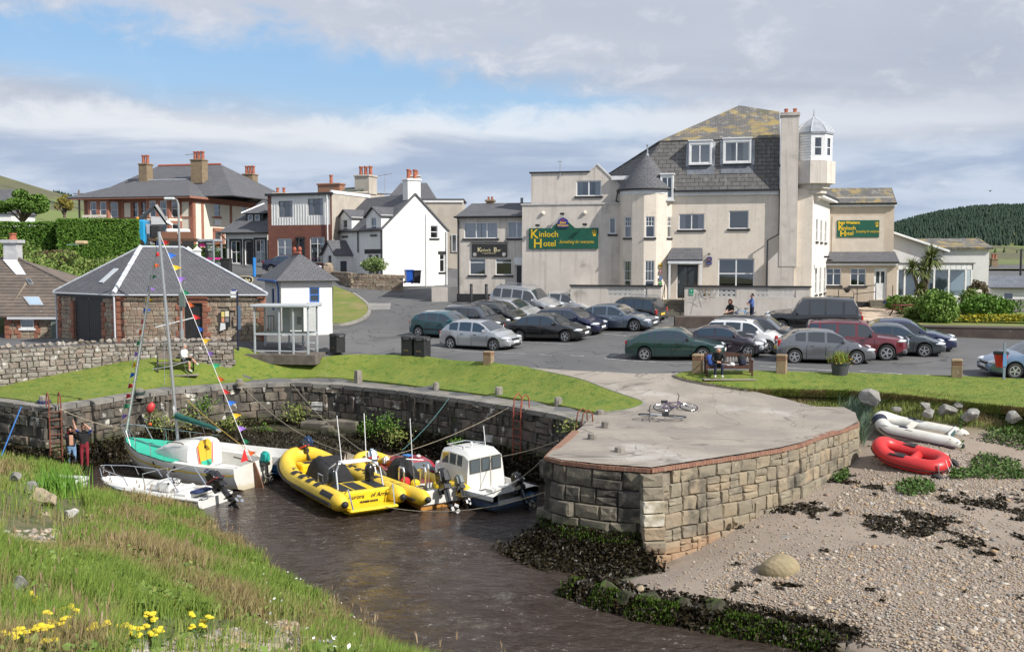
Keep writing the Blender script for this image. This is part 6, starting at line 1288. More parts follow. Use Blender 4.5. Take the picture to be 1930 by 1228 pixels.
 if sp.get('bull'):
  bb=MB()
  for s in(1,-1):bb.tube([(xf+.02,s*.28,.35),(xf+.10,s*.28,.9),(xf+.08,s*.24,.98)],.03,6)
  bb.tube([(xf+.08,-.55,.92),(xf+.12,-.3,.96),(xf+.12,.3,.96),(xf+.08,.55,.92),(xf+.06,.66,.75),(xf+.08,.55,.58),(xf+.10,-.55,.58),(xf+.06,-.66,.75)],.03,6,closed=True);bb.j33('bull_bar',m11,root)
 return root
HATCH=dict(t='hatch',L=4.2,W=1.76,H=1.47,wb=2.62,fo=.84,x=(.255,.43,.80,.955),z=(.74,.98,1.0,.92),pil=(.51,.70),belt=(.92,1.02))
SALOON=dict(t='saloon',L=4.6,W=1.78,H=1.43,wb=2.70,fo=.90,x=(.275,.44,.70,.855),z=(.72,.94,1.02,1.0),pil=(.51,.685),belt=(.89,.95),gend=1.0)
ESTATE=dict(t='estate',L=4.6,W=1.78,H=1.49,wb=2.70,fo=.88,x=(.26,.42,.90,.975),z=(.74,.97,1.0,.92),pil=(.50,.66,.80),belt=(.92,.99))
SUV=dict(t='suv',L=4.75,W=1.92,H=1.80,wb=2.83,fo=.86,wr=.37,x=(.24,.38,.90,.97),z=(.98,1.17,1.16,1.05),pil=(.47,.63,.79),belt=(1.10,1.17),sill=.30)
def C_(base,**k):d=dict(base);d.update(k);return d
SILV=j34('silver',(.50,.51,.52),.55)
CARS=[(C_(HATCH,m=j34('teal',(.012,.095,.12)),rub=1),'teal hatchback with red corner lights behind the nearest silver hatchback',842,634,30),(C_(HATCH,m=SILV,L=4.24,H=1.48,spoiler=1),'silver hatchback nearest the pair of black bins',907,656,31),(C_(ESTATE,m=j34('ink',(.022,.026,.038)),L=4.1,H=1.5,mir=0),'small dark navy estate between the teal hatchback and dark grey hatchback',897,623,31),(C_(HATCH,m=j34('charcoal',(.028,.028,.03)),L=4.3),'charcoal hatchback between the small navy estate and silver saloon',935,613,31),(C_(SALOON,m=SILV,L=4.5),'silver saloon in front of the tall silver off-roader',963,605,31),(C_(SUV,m=SILV,rails=m11,clad=m65),'tall silver off-roader with roof rails in the back row',992,593,30),(C_(SALOON,m=j34('pale_silver',(.55,.55,.55),.5),L=4.6,H=1.46),'pale silver saloon farthest back beside the tall off-roader',1067,592,29),(C_(ESTATE,m=j34('black_green',(.018,.022,.02)),rails=m65,H=1.52,tl=.5,tlz=.2),'dark estate car with tall red tail lights under the large hotel sign',1053,577,205),(C_(SALOON,m=j34('black',(.010,.010,.011),.2),L=4.6,x=(.275,.44,.71,.86)),'black saloon in front of the navy hatchback',1033,640,27),(C_(HATCH,m=j34('navy',(.012,.016,.06)),L=4.2,x=(.24,.42,.84,.96)),'navy blue hatchback between the black saloon and grey blue saloon',1074,628,29),(C_(SALOON,m=j34('grey_blue',(.17,.21,.27),.6),L=5.05,W=1.87,H=1.46,wb=3.03,wr=.345,chh=1),'long grey blue luxury saloon with silver wheels',1158,620,30),(C_(ESTATE,m=j34('black',(.01,.01,.011)),L=4.3,H=1.58,wr=.33,rails=m11,tl=.3),'black compact estate with yellow rear plate near the hotel steps',1188,609,214),(C_(HATCH,m=j34('bottle_green',(.012,.055,.048)),L=4.49,H=1.43,wb=2.63,fo=.93,x=(.285,.44,.715,.93),z=(.72,.93,1.0,.96),pil=(.51,.68),mir=0,tl=.2),'dark bottle green car nearest the lawn with the bench',1274,675,17),(C_(HATCH,m=j34('plum',(.026,.014,.030)),L=3.62,W=1.64,H=1.37,wb=2.45,fo=.66,wr=.28,x=(.27,.47,.78,.94),z=(.70,.93,.95,.85),pil=(.60,),doors=1,bump=mat('grey_bumper',(.30,.31,.33),j15=.4),clad=mat('grey_bumper',(.3,.3,.3)),hl=(.30,.17,.12)),'small plum coloured hatchback with silver grey bumpers',1368,668,22),(C_(ESTATE,m=j34('white',(.78,.78,.78),0),L=4.0,H=1.5,wb=2.46,x=(.26,.43,.88,.97),rails=m65,pil=(.52,.72)),'white hatchback between the plum car and dark estate',1406,660,23),(C_(ESTATE,m=j34('dark_navy',(.014,.015,.022)),L=4.5,bars=1),'dark estate with black roof bars behind the white hatchback',1430,652,24),(C_(SUV,m=j34('black',(.01,.01,.011)),L=4.95,W=1.95,H=1.86,wb=2.88,x=(.275,.40,.90,.97),z=(1.02,1.12,1.12,1.0),belt=(1.04,1.12),pil=(.46,.62,.80),chh=1,tl=.4),'big black off-roader parked across beside the hotel wall',1532,626,196),(C_(HATCH,m=j34('mid_grey',(.19,.192,.205),.55),L=4.21,H=1.46,x=(.26,.44,.78,.93),chh=1,tl=.3,tlz=.1),'mid grey hatchback behind the flower tub',1552,681,9),(C_(SUV,m=j34('maroon',(.17,.014,.024),.3),L=4.5,W=1.80,H=1.70,wb=2.70,wr=.36,x=(.28,.40,.93,.98),z=(.98,1.08,1.08,1.0),belt=(1.04,1.08),pil=(.48,.66,.83),rails=m65,bump=mat('grey_plastic',(.10,.10,.11),j15=.6),clad=mat('grey_plastic',(.1,.1,.1)),bull=1,spare=1,mir=0),'maroon off-roader with chrome front guard and spare wheel',1606,673,14),(C_(SALOON,m=j34('slate_green',(.045,.058,.066)),L=4.5,H=1.42),'dark slate saloon between the maroon off-roader and navy saloon',1682,666,20),(C_(SALOON,m=j34('royal_navy',(.012,.020,.075)),L=4.84,W=1.84,H=1.46,wb=2.88,wr=.33),'royal navy saloon at the right end of the front parking row',1698,657,19),(C_(SALOON,m=j34('sky_blue',(.15,.24,.36),.5),L=4.7,H=1.46,rub=1),'light blue saloon behind the red bin at the right edge',1964,706,183),(C_(SALOON,m=j34('navy',(.01,.01,.05)),L=4.4),'dark blue car half hidden behind the toilet hut roof',551,492,12),]
for sp,label,px,py,th in CARS:
 p=gh(px,py)if py>500 else V((at(551,492,80).x,80,7.35))
 car(sp,label,p,-R(th))
 # boats
m22=mat('white_hull',(.74,.74,.71),(.68,.67,.63),1.5,.35,coat=.3);m23=mat('stained_hull',(.66,.63,.56),(.52,.47,.38),1.5,.45)
m69=mat('yellow_tube',(.80,.56,.045),(.74,.50,.04),2,.5);m70=mat('yellow_deck',(.78,.55,.02),j15=.45);m56=mat('black_rubber',(.018,.018,.019),j15=.6);m9=mat('black_canvas',(.013,.013,.014),(.02,.02,.021),3,.9,.02,6)
m62=mat('stainless',(.66,.67,.68),j15=.2,metal=.9);m5=mat('blue_hull',(.03,.17,.45),(.04,.2,.5),2,.4);m53=mat('rope',(.36,.31,.22),(.28,.24,.18),10,.9);m54=mat('blue_rope',(.03,.14,.42));m31=mat('outboard_black',(.014,.014,.015),j15=.25,coat=.5)
m20={k:mat('flag_'+k,c,j15=.8)for k,c in dict(red=(.62,.03,.03),orange=(.75,.14,.03),blue=(.02,.14,.55),yellow=(.75,.45,.02),green=(.02,.28,.12),purple=(.30,.16,.55)).items()}
def boat(name,label,a,b,z=0.0,cat='boat',roll=0.0,pitch=0.0,group=None):
 """a: stern, b: bow (world xy)"""
 a,b=V((*a,0)),V((*b,0));d=b-a;o=j12(name,label,cat,(a+b)/2+V((0,0,z)),0,group);o.rotation_euler=(roll,pitch,math.atan2(d.y,d.x));return o,d.length
def j32(root,L,st,mats,name='hull',band=None,inner=True,cock=None):
 """st: (x 0 stern..1 bow, half beam, deck z, chine half beam, chine z, keel z)"""
 def cs(x):
  X=[q[0]for q in st];return[float(np.interp(x,X,[q[k]for q in st]))for k in range(1,6)]
 n=18;rings=[];
 for i in range(n+1):
  t=i/n;b,zd,bc,zc,zk=cs(t);x=(t-.5)*L
  half=[(b,zd),(b*1.005,zd-.06),(b*.98+bc*.02,(zd*.55+zc*.45)),(bc,zc),(bc*.5,zc*.4+zk*.6),(0,zk)]
  rings.append([V((x,y,z))for y,z in half]+[V((x,-y,z))for y,z in half[::-1][1:]])
 mb=MB();mb.loft(rings,0,False,False,False)
 if band is not None:
  pass
 mb.add(rings[0],[list(range(len(rings[0])))],0);return mb.j33(name,mats,root,smooth=40),cs
def obd(root,x,y,z,m,tilt=0.0,s=1.0,name='outboard',stripe=None):
 T=Matrix.Translation(V((x,y,z)))@Matrix.Rotation(tilt,4,'Y')@Matrix.Scale(s,4)
 mb=MB();bm=bmesh.new();bmesh.ops.create_cube(bm,size=1,matrix=Matrix.Translation((-.12,0,.38))@Matrix.Diagonal((.52,.36,.50,1)))
 for v in bm.verts:
  if v.co.z>.5:v.co.x=-.12+(v.co.x+.12)*.78-.03;v.co.y*=.82
 bmesh.ops.bevel(bm,geom=list(bm.edges),offset=.09,segments=3,affect='EDGES');bm.verts.index_update();mb.add([T@v.co for v in bm.verts],[[v.index for v in f.verts]for f in bm.faces]);bm.free()
 o=mb.j33(name,m,root,smooth=50);lg=MB()
 def B(c,sz,bev=.02):
  q=MB();q.bbox(c,sz,bev);lg.add([T@V(v)for v in q.v],q.f)
 B((-.14,0,.06),(.34,.26,.16));B((-.16,0,-.28),(.20,.12,.62),.04);B((-.24,0,-.42),(.42,.24,.03));B((-.16,0,-.66),(.46,.10,.10),.04);B((-.14,0,-.80),(.16,.03,.22),.01);B((.06,0,.0),(.14,.22,.22));lg.j33('lower_unit',m31,o)
 pr=MB()
 for k in range(3):
  a=k*2.094;q=MB();q.cbox((0,math.cos(a)*.1,math.sin(a)*.1),(.03,.09,.14),0,0,a);pr.add([T@(V(v)+V((-.42,0,-.66)))for v in q.v],q.f)
 pr.j33('propeller',m62,o)
 if stripe:q=MB();q.bbox((-.13,0,.30),(.47,.375,.07),.02);MB().add([T@V(v)for v in q.v],q.f).j33('stripe',stripe,o)
 return o
def j26(root,pts,r,m,nm='rail',mi=6):return MB().tube(pts,r,mi).j33(nm,m,root)
def j31(a,b,sag,m,r=.014,label='',thing_=True,n=14,grp='mooring ropes'):
 a,b=V(a),V(b);P=[a.lerp(b,k/n)-V((0,0,sag*4*(k/n)*(1-k/n)))for k in range(n+1)];o=MB().tube(P,r,5).j33('mooring_rope',m);return tag(o,label,'rope',grp)
def sailboat():
 o,L=boat('sailing_boat','white sailing boat with green deck, yellow door and bunting on its mast',(-9.55,37.6),(-15.55,41.0),.0,'sailing boat',R(-5));o['label']='white sailing boat with green deck, yellow hatch and green boom cover'
 st=[(0,1.0,.95,.85,.15,-.15),(.2,1.16,.92,1.0,.08,-.25),(.5,1.2,.95,.95,.05,-.35),(.75,.92,1.05,.55,.1,-.25),(.92,.40,1.2,.15,.35,.1),(1,.03,1.30,.02,.85,.75)]
 hb_,cs=j32(o,L,st,mat('sail_hull',(.74,.73,.69),(.66,.63,.56),1.2,.4,zg=((.30,.05,(.50,.42,.24),.7,.25),),coat=.3))
 X=lambda t:(t-.5)*L
 for s in(1,-1):
  q=MB();a=[];b=[]
  for i in range(25):
   t=i/24*.985;bb,zd,bc,zc,zk=cs(t);a.append(V((X(t),s*(bb*1.012+.004),zd-.24)));b.append(V((X(t),s*(bb*1.014+.004),zd-.30)))
  q.loft([a,b],0,False,False,False);q.j33('yellow_line',mat('gold_line',(.55,.38,.03)),o)
 grn=mat('sea_green_deck',(.03,.42,.28),(.04,.46,.31),2,.6);d=MB();ra=[];rb=[]
 for i in range(17):
  t=.42+i/16*.575;bb,zd=cs(t)[:2];ra.append(V((X(t),bb-.04,zd+.015)));rb.append(V((X(t),-bb+.04,zd+.015)))
 d.loft([ra,rb],0,False,False,False);d.j33('foredeck',grn,o)
 d=MB();tr=[]
 for i in range(12):
  t=i/11*.43;bb,zd=cs(t)[:2];tr.append([V((X(t),bb,zd)),V((X(t),bb-.16,zd+.02)),V((X(t),bb-.32,zd-.02)),V((X(t),bb-.34,.42)),V((X(t),-bb+.34,.42)),V((X(t),-bb+.32,zd-.02)),V((X(t),-bb+.16,zd+.02)),V((X(t),-bb,zd))])
 d.loft(tr,0,False,False,False);d.j33('cockpit',m22,o,smooth=30)
 cb=MB();rg=[]
 for t,w,z in((.36,.86,1.50),(.40,.86,1.55),(.48,.82,1.50),(.58,.70,1.38),(.66,.55,1.15)):
  zd=cs(t)[1];rg.append([V((X(t),w,zd)),V((X(t),w*.94,zd+(z-zd)*.7)),V((X(t),w*.78,z-.02)),V((X(t),0,z+.04)),V((X(t),-w*.78,z-.02)),V((X(t),-w*.94,zd+(z-zd)*.7)),V((X(t),-w,zd))])
 cb.loft(rg,0,False,False,False);cb.add(rg[0]+[V((X(.36),-.86,.45)),V((X(.36),.86,.45))],[(0,1,2,3,4,5,6,7,8)]);cb.j33('cabin',m22,o,smooth=35)
 f=MB();xq=X(.36)-.03;f.prism([(-.26,.62),(.26,.62),(.34,1.4),(.2,1.58),(-.2,1.58),(-.34,1.4)],lambda a,b,d_:V((xq-d_,a,b)),0,.03);ho=f.j33('hatch_door',mat('door_yellow',(.72,.42,.03)),o)
 for s in(1,-1):MB().add([V((xq-.035,s*.30,.60)),V((xq-.035,s*.36,1.42)),V((xq-.035,s*.40,1.42)),V((xq-.035,s*.35,.60))],[(0,1,2,3)]).j33('red_jamb',m20['red'],ho)
 MB().cbox((xq-.04,0,.68),(.02,.5,.22)).j33('lower_board',grn,ho)
 MB().lathe([(0,0),(.05,0),(.05,.02),(0,.02)],10,(0,0,0),0,Matrix.Translation(V((xq-.05,0,1.3)))@Matrix.Rotation(R(90),4,'Y')).j33('vent',m56,ho)
 for s in(1,-1):
  a,b=.40,.60;q=MB();A=[V((X(t),s*(cs(t)[0]+.012),cs(t)[1]-zz))for t,zz in((a,.10),(a+.015,.36),(b-.015,.34),(b,.14))];q.add(A,[(0,1,2,3)if s<0 else(3,2,1,0)]);q.j33('hull_window',m10,o)
  t=.17;q=MB();bb,zd=cs(t)[:2];y=s*(bb+.014);c=V((X(t),y,zd-.14));q.add([c+V((-.16,0,-.09)),c+V((.16,0,-.09)),c+V((.16,0,.09)),c+V((-.16,0,.09))],[(0,1,2,3)],0);fl=q.j33('saltire',mat('saltire_blue',(.02,.05,.25)),o);q=MB()
  for k in(1,-1):q.add([c+V((-.16,s*.004,-.09*k-.02)),c+V((-.16,s*.004,-.09*k+.02)),c+V((.16,s*.004,.09*k+.02)),c+V((.16,s*.004,.09*k-.02))],[(0,1,2,3)])
  q.j33('white_cross',m67,fl)
  j26(o,[(X(.40),s*.74,1.55),(X(.42),s*.74,1.60),(X(.53),s*.66,1.55),(X(.54),s*.66,1.48)],.02,mat('teak',(.10,.06,.035)),'grab_rail')
  for t in(.62,.78):j26(o,[(X(t),s*(cs(t)[0]-.06),cs(t)[1]),(X(t),s*(cs(t)[0]-.06),cs(t)[1]+.5)],.016,m62,'stanchion')
  j26(o,[(X(.40),s*(cs(.4)[0]-.06),1.45),(X(.62),s*(cs(.62)[0]-.06),cs(.62)[1]+.5),(X(.78),s*(cs(.78)[0]-.06),cs(.78)[1]+.5),(X(.90),s*.3,1.72)],.008,m62,'guard_wire')
 j26(o,[(X(.86),.55,1.15),(X(.90),.48,1.72),(X(1.0),.14,1.80),(X(1.0),-.14,1.80),(X(.90),-.48,1.72),(X(.86),-.55,1.15)],.022,m62,'pulpit');j26(o,[(X(.97),.1,1.28),(X(1.0),.14,1.80)],.02,m62,'pulpit');j26(o,[(X(.97),-.1,1.28),(X(1.0),-.14,1.80)],.02,m62,'pulpit')
 mastb=V((X(.56),0,1.35));mh=8.15;alum=mat('mast_alloy',(.56,.57,.58),j15=.35,metal=.6);j26(o,[mastb,mastb+V((0,0,mh))],.06,alum,'mast',10);top=mastb+V((0,0,mh))
 bo=j26(o,[mastb+V((-.1,0,.95)),(X(.22),0,2.0)],.05,alum,'boom',8);cv=MB();pts=[];rr=[]
 for i in range(13):
  k=i/12;p=mastb+V((-.05,0,1.06));q=V((X(.25),0,2.06));pts.append(p.lerp(q,k)+V((0,0,.012*math.sin(i*2.1))));rr.append(.13-.05*k)
 cv.tube(pts,rr,8);cv.j33('sail_cover',mat('cover_green',(.012,.085,.07),(.016,.10,.08),4,.8),bo,smooth=60)
 MB().tube([mastb+V((.02,0,1.0)),mastb+V((.02,.02,1.35)),mastb+V((.0,.03,1.5))],[.05,.07,.03],6).j33('sail_head',m67,o)
 fs=MB();bowp=V((X(.985),0,1.38));fs.tube([bowp+V((0,0,.1)),bowp.lerp(top,.5),bowp.lerp(top,.93)],[.055,.06,.03],7);fs.j33('furled_jib',mat('sail_white',(.66,.66,.62),(.55,.55,.52),6,.8),o);stp=V((X(.01),0,.98));j26(o,[stp,top],.011,m67,'backstay')
 for s in(1,-1):j26(o,[V((X(.5),s*1.12,.98)),mastb+V((0,0,5.6))],.009,m62,'shroud');j26(o,[mastb+V((0,0,4.6)),V((X(.62),s*.1,1.4))],.006,m53,'halyard')
 j26(o,[mastb+V((.0,0,3.0)),mastb+V((0,.9,3.05))],.012,alum,'spreader');j26(o,[mastb+V((.0,0,3.0)),mastb+V((0,-.9,3.05))],.012,alum,'spreader')
 obd(o,X(0)-.08,-.45,.75,mat('outboard_cover_teal',(.01,.30,.27),(.012,.34,.3),5,.8),R(0),.8)
 rd_=MB();rd_.prism([(0,-.75),(-.38,-.75),(-.42,-.1),(-.28,.4),(-.05,.95),(0,.95)],lambda a,b,d_:V((X(0)-.03+a,d_,b)),-.025,.025);ro=rd_.j33('rudder',mat('rudder_brown',(.22,.10,.05),(.14,.07,.04),3,.7),o);j26(ro,[(X(0),0,.95),(X(.14),0,1.05)],.025,mat('teak',(.1,.06,.03)),'tiller')
 tri=MB();tri.add([V((X(.03),.02,1.0)),V((X(.03),.42,1.02)),V((X(.03),.18,1.5))],[(0,1,2)]);tri.j33('red_pennant',m20['red'],o)
 Mw=o.matrix_basis;seq=['blue','red','orange','green','purple','yellow','blue','red','orange','green','purple','yellow','blue','red','red','green','purple'];seq2=['red','blue','yellow','purple','green','orange','red','blue','yellow','purple','green','orange','red','blue','yellow','purple','green','orange']
 for a,b,sq,lab in((top,bowp+V((.25,0,.5)),seq,'string of coloured flags from mast top to bow of the sailing boat'),(top,stp,seq2,'string of coloured flags from mast top to stern of the sailing boat')):
  A_,B_=Mw@a,Mw@b;t=j12('bunting',lab,'bunting',A_);rg_=B_-A_;MB().tube([V((0,0,0)),rg_],.007,4).j33('cord',m67,t);rdm=random.Random(len(lab))
  for k,cname in enumerate(sq):
   p=rg_*((k+.7)/(len(sq)+.5));dirx=V((1,rdm.uniform(-.5,.5),rdm.uniform(-.25,.35))).normalized();w=.30;dn=rg_.normalized()*.24;q=MB();mid=p+dn*.5+dirx*w*.5+V((0,.03,0));q.add([p,p+dn,mid-V((0,0,.06)),mid+V((0,0,.06)),p+dn*.5+dirx*w],[(0,1,2,3),(3,2,4)]);q.j33('flag',m20[cname],t)
 return o
SAIL=sailboat()
def speedboat():
 o,L=boat('speedboat','low white open speedboat with bow rail and big black outboard',(-10.2,34.8),(-15.05,37.1),0,'motorboat');o.scale.z=.78;X=lambda t:(t-.5)*L
 st=[(0,.86,.40,.78,.05,-.2),(.4,.95,.42,.85,.04,-.25),(.7,.80,.48,.6,.10,-.15),(.9,.42,.56,.2,.25,.1),(1,.04,.62,.02,.45,.4)]
 h,cs=j32(o,L,st,m22);d=MB();rg=[]
 for i in range(16):
  t=i/15*.97;b,zd=cs(t)[:2];w=.20 if t<.9 else .05;iz=.28 if t<.72 else zd-.08;rg.append([V((X(t),b,zd)),V((X(t),b-w*.3,zd+.05)),V((X(t),max(.01,b-w),zd+.04)),V((X(t),max(.01,b-w-.05),iz)),V((X(t),-max(.01,b-w-.05),iz)),V((X(t),-max(.01,b-w),zd+.04)),V((X(t),-b+w*.3,zd+.05)),V((X(t),-b,zd))])
 d.loft(rg,0,False,False,False);d.j33('deck',m22,o,smooth=30)
 for s in(1,-1):
  q=MB();a=[];b_=[]
  for i in range(21):
   t=i/20*.98;bb,zd=cs(t)[:2];a.append(V((X(t),s*(bb*1.01+.006),zd-.10)));b_.append(V((X(t),s*(bb*1.01+.006),zd-.05)))
  q.loft([a,b_],0,False,False,False);q.j33('rubbing_strake',m56,o)
  q=MB()
  for k in range(5):
   t=.06+.035*k;bb,zd=cs(t)[:2];y=s*(bb+.01);q.add([V((X(t),y,zd-.36)),V((X(t)+.10,y,zd-.36)),V((X(t)+.18,y,zd-.18)),V((X(t)+.08,y,zd-.18))],[(0,1,2,3)])
  q.j33('hull_stripes',m56,o)
  j26(o,[(X(.60),s*.82,.66),(X(.64),s*.80,1.02),(X(.86),s*.5,1.12),(X(.99),s*.08,1.16)],.02,m62,'bow_rail')
  for t,y in((.78,.64),(.93,.3)):j26(o,[(X(t),s*y,.70),(X(t+.03),s*(y-.04),1.12)],.016,m62,'rail_post')
 j26(o,[(X(.99),.08,1.16),(X(1.0),0,1.16),(X(.99),-.08,1.16),(X(.99),-.04,.8)],.02,m62,'bow_rail')
 c=MB();c.bbox((X(.42),-.2,.55),(.62,.62,.55),.08);c.bbox((X(.52),-.2,.48),(.45,.55,.38),.08);co=c.j33('console',m22,o);wl=MB();T=Matrix.Translation(V((X(.36),-.2,.86)))@Matrix.Rotation(R(-60),4,'Y')
 wl.tube([T@V((math.cos(k*math.pi/8)*.2,math.sin(k*math.pi/8)*.2,0))for k in range(16)],.02,5,closed=True);wl.tube([T@V((-.2,0,0)),T@V((.2,0,0))],.015,4);wl.tube([T@V((0,-.2,0)),T@V((0,.2,0))],.015,4);wl.j33('steering_wheel',m56,co)
 for k in(0,1):MB().ball((X(.365),-.2+.26*k+.12,.74),(.03,.06,.06),8,5).j33('gauge',m56,co)
 j26(o,[(X(.52),.45,.6),(X(.54),.45,1.15),(X(.54),-.75,1.15),(X(.52),-.75,.6)],.018,m62,'screen_frame');j26(o,[(X(.20),.6,.55),(X(.30),.6,1.3),(X(.32),.3,1.42),(X(.32),-.6,1.42),(X(.30),-.75,1.3),(X(.2),-.75,.55)],.022,m62,'ski_arch')
 s=MB();s.bbox((X(.17),0,.45),(.5,1.35,.3),.08);s.j33('bench',m22,o);MB().tube([(X(.24),.65,.62),(X(.24),-.3,.62)],.12,8).j33('rolled_cushion',m67,o);MB().bbox((X(.10),.1,.6),(.35,.8,.12),.04).j33('seat_pad',mat('navy_vinyl',(.015,.03,.10)),o)
 obd(o,X(0)-.10,0,.72,m31,R(38),1.25,stripe=mat('engine_stripe',(.16,.03,.03)));j26(o,[(X(.02),.7,.4),(X(-.03),.72,.55),(X(-.03),.4,.55),(X(.02),.4,.4)],.015,m62,'boarding_handle')
speedboat()
def rib_tube(root,L,B,r,m,xs_,bowz,name='tube',patches=None,nose=.5):
 half=B/2-r;P=[]
 for t in np.linspace(0,1,10):P.append(V((-L/2+t*L*nose,half,.30+r*.6)))
 for a in np.linspace(8,90,9):
  q=R(a);P.append(V((-L/2+L*nose+math.sin(q)*(L*(1-nose)-r),half*math.cos(q)**.8 if a<90 else 0,.30+r*.6+bowz*math.sin(q)**2)))
 full=P+[V((p.x,-p.y,p.z))for p in P[::-1][1:]];n=len(full);rr=[r]*n;full=[full[0]-V((.42,0,0)),full[0]-V((.22,0,0))]+full+[full[-1]-V((.22,0,0)),full[-1]-V((.42,0,0))];rr=[r*.22,r*.78]+rr+[r*.78,r*.22]
 o=MB().tube(full,rr,14).j33(name,m,root,smooth=60);return o,full
def side_point(full,i,ang,r,s):
 p=full[i];t=(full[i+1]-full[i-1]).normalized();out=t.cross(V((0,0,1))).normalized()*s;return p+(out*math.cos(ang)+V((0,0,1))*math.sin(ang))*r,t,out
def rib_big():
 o,L=boat('rigid_inflatable','large yellow inflatable boat with black covered console and stern platform',(-4.75,33.6),(-8.35,39.4),.02,'inflatable boat',R(0));r=.31;B=2.7;tb,full=rib_tube(o,L,B,r,m69,0,.42,nose=.55);X=lambda t:(t-.5)*L
 k0,k1=2,len(full)-3;sp=[]
 for i in range(k0,k1+1):
  p,t,out=side_point(full,i,R(-8),r+.03,1)
  if(p-V((0,0,p.z))).length<(full[i]-V((0,0,full[i].z))).length:p,t,out=side_point(full,i,R(-8),r+.03,-1)
  sp.append(p)
 MB().tube(sp,.055,6).j33('rubbing_strake',m56,tb,smooth=60)
 for e in(0,len(full)-1):MB().ball(full[e]-V((.03,0,0)),(.10,.12,.12),10,6).j33('end_cap',m56,tb,smooth=60)
 for s in(1,-1):
  for k,t in enumerate((.22,.33,.44,.55,.66)):
   x=X(t);y=s*(B/2-r)*(1 if t<.56 else .93);q=MB();n=5;a=[];b=[]
   for j in range(n):
    an=R(50+16*j)if s>0 else R(130-16*j);a.append(V((x,y+math.cos(an)*(r+.008),.30+r*.6+math.sin(an)*(r+.008)+(.03 if t>.6 else 0))));b.append(a[-1]+V((.40,0,0)))
   q.loft([a,b],0,False,False,False);q.j33('grip_pad',m56,tb)
   MB().ball((x+.58,y,.30+1.62*r),(.06,.05,.05),6,4).j33('handle',m56,tb)
  q=MB();a=[];b=[]
  for j in range(4):
   an=R(20+12*j)if s>0 else R(160-12*j);a.append(V((X(.01),s*(B/2-r)+math.cos(an)*(r+.01),.30+r*.6+math.sin(an)*(r+.01))));b.append(a[-1]+V((1.0,0,0)))
  q.loft([a,b],0,False,False,False);nb=q.j33('name_patch',m56,tb)
 st=[(0,.85,.38,.8,.05,-.25),(.6,.85,.40,.75,.1,-.3),(.85,.5,.55,.3,.3,.05),(1,.05,.75,.03,.65,.6)];j32(o,L*.95,st,m70)
 d=MB();d.add([V((X(.02),-.9,.34)),V((X(.60),-.9,.36)),V((X(.85),-.45,.5)),V((X(.93),0,.62)),V((X(.85),.45,.5)),V((X(.60),.9,.36)),V((X(.02),.9,.34))],[(0,1,2,3,4,5,6)]);d.bbox((X(.80),0,.62),(.7,.9,.3),.05);d.j33('deck',m70,o);MB().cbox((X(.80),0,.775),(.4,.5,.01)).j33('bow_mat',m56,o)
 bm=bmesh.new();bmesh.ops.create_grid(bm,x_segments=18,y_segments=14,size=1.0)
 for v in bm.verts:
  u,w=v.co.x,v.co.y;rr=max(abs(u),abs(w));x=X(.50)+u*1.18;y=w*.72;hgt=1.30-.45*max(0,-u+.1)-.30*max(0,u-.3)**1.2;fold=.03*noise.noise(V((u*3,w*5,1)))
  k=max(0,(rr-.62)/.38);z=hgt*(1-.04*(u*u+w*w))-(hgt-.36)*k**.8;v.co=V((x*1.0+fold*2-(k*0),y*(1+fold),z+fold*2))
 me=bpy.data.meshes.new('console_cover');bm.to_mesh(me);bm.free();me.materials.append(m9);me.polygons.foreach_set('use_smooth',[True]*len(me.polygons));c=bpy.data.objects.new('console_cover',me);COL.objects.link(c);c.parent=o
 e=MB();e.bbox((X(.14),0,.52),(1.55,1.75,.42),.05);eo=e.j33('engine_hatch',m70,o)
 for y in(-.58,.12,.62):MB().cbox((X(.14),y,.736),(1.2,.42 if y else .4,.012)).j33('non_slip_panel',m56,eo)
 p=MB();p.bbox((X(0)-.20,0,.22),(.55,1.75,.12),.05);p.j33('swim_platform',m70,o);q=MB();q.cbox((X(.02)+.02,0,.40),(.06,1.8,.5));tr=q.j33('transom',m70,o)
 f=Face((X(.02)-.02,.80,0),R(-90));j30(tr,'Aurora',.20,m56,f,.08,.50,.01,shear=.3);j30(tr,'of Arran',.20,m56,f,.90,.50,.01,shear=.3);j30(tr,'HUMBER BOATS',.09,m56,f,.52,.34,.01,bold=.003)
 for s in(1,-1):
  j26(o,[(X(.10),s*.82,.70),(X(.13),s*.80,1.30),(X(.17),s*.58,1.50),(X(.17),0,1.54)],.035,m62,'arch');j26(o,[(X(.24),s*.82,.70),(X(.22),s*.80,1.30),(X(.21),s*.58,1.48)],.03,m62,'arch');j26(o,[(X(.02),s*.82,.70),(X(-.02),s*.80,.9),(X(-.06),s*.74,.26)],.028,m62,'ladder_rail')
  j26(o,[(X(.27),s*.9,.70),(X(.27),s*.9,1.02),(X(.33),s*.9,1.02),(X(.33),s*.9,.70)],.025,m62,'hand_hoop');j26(o,[(X(.18),s*.45,1.5),(X(.22),s*.5,3.1)],.016,m67,'aerial')
  b=MB();b.lathe([(.0,.72),(.16,.74),(.17,1.15),(.12,1.28),(.04,1.34)],12,(X(.22),s*.68,0));b.j33('air_bottle',m31,o,smooth=50)
 MB().bbox((X(.17),0,1.54),(.5,1.05,.05),.02).j33('arch_top',m67,o)
rib_big()
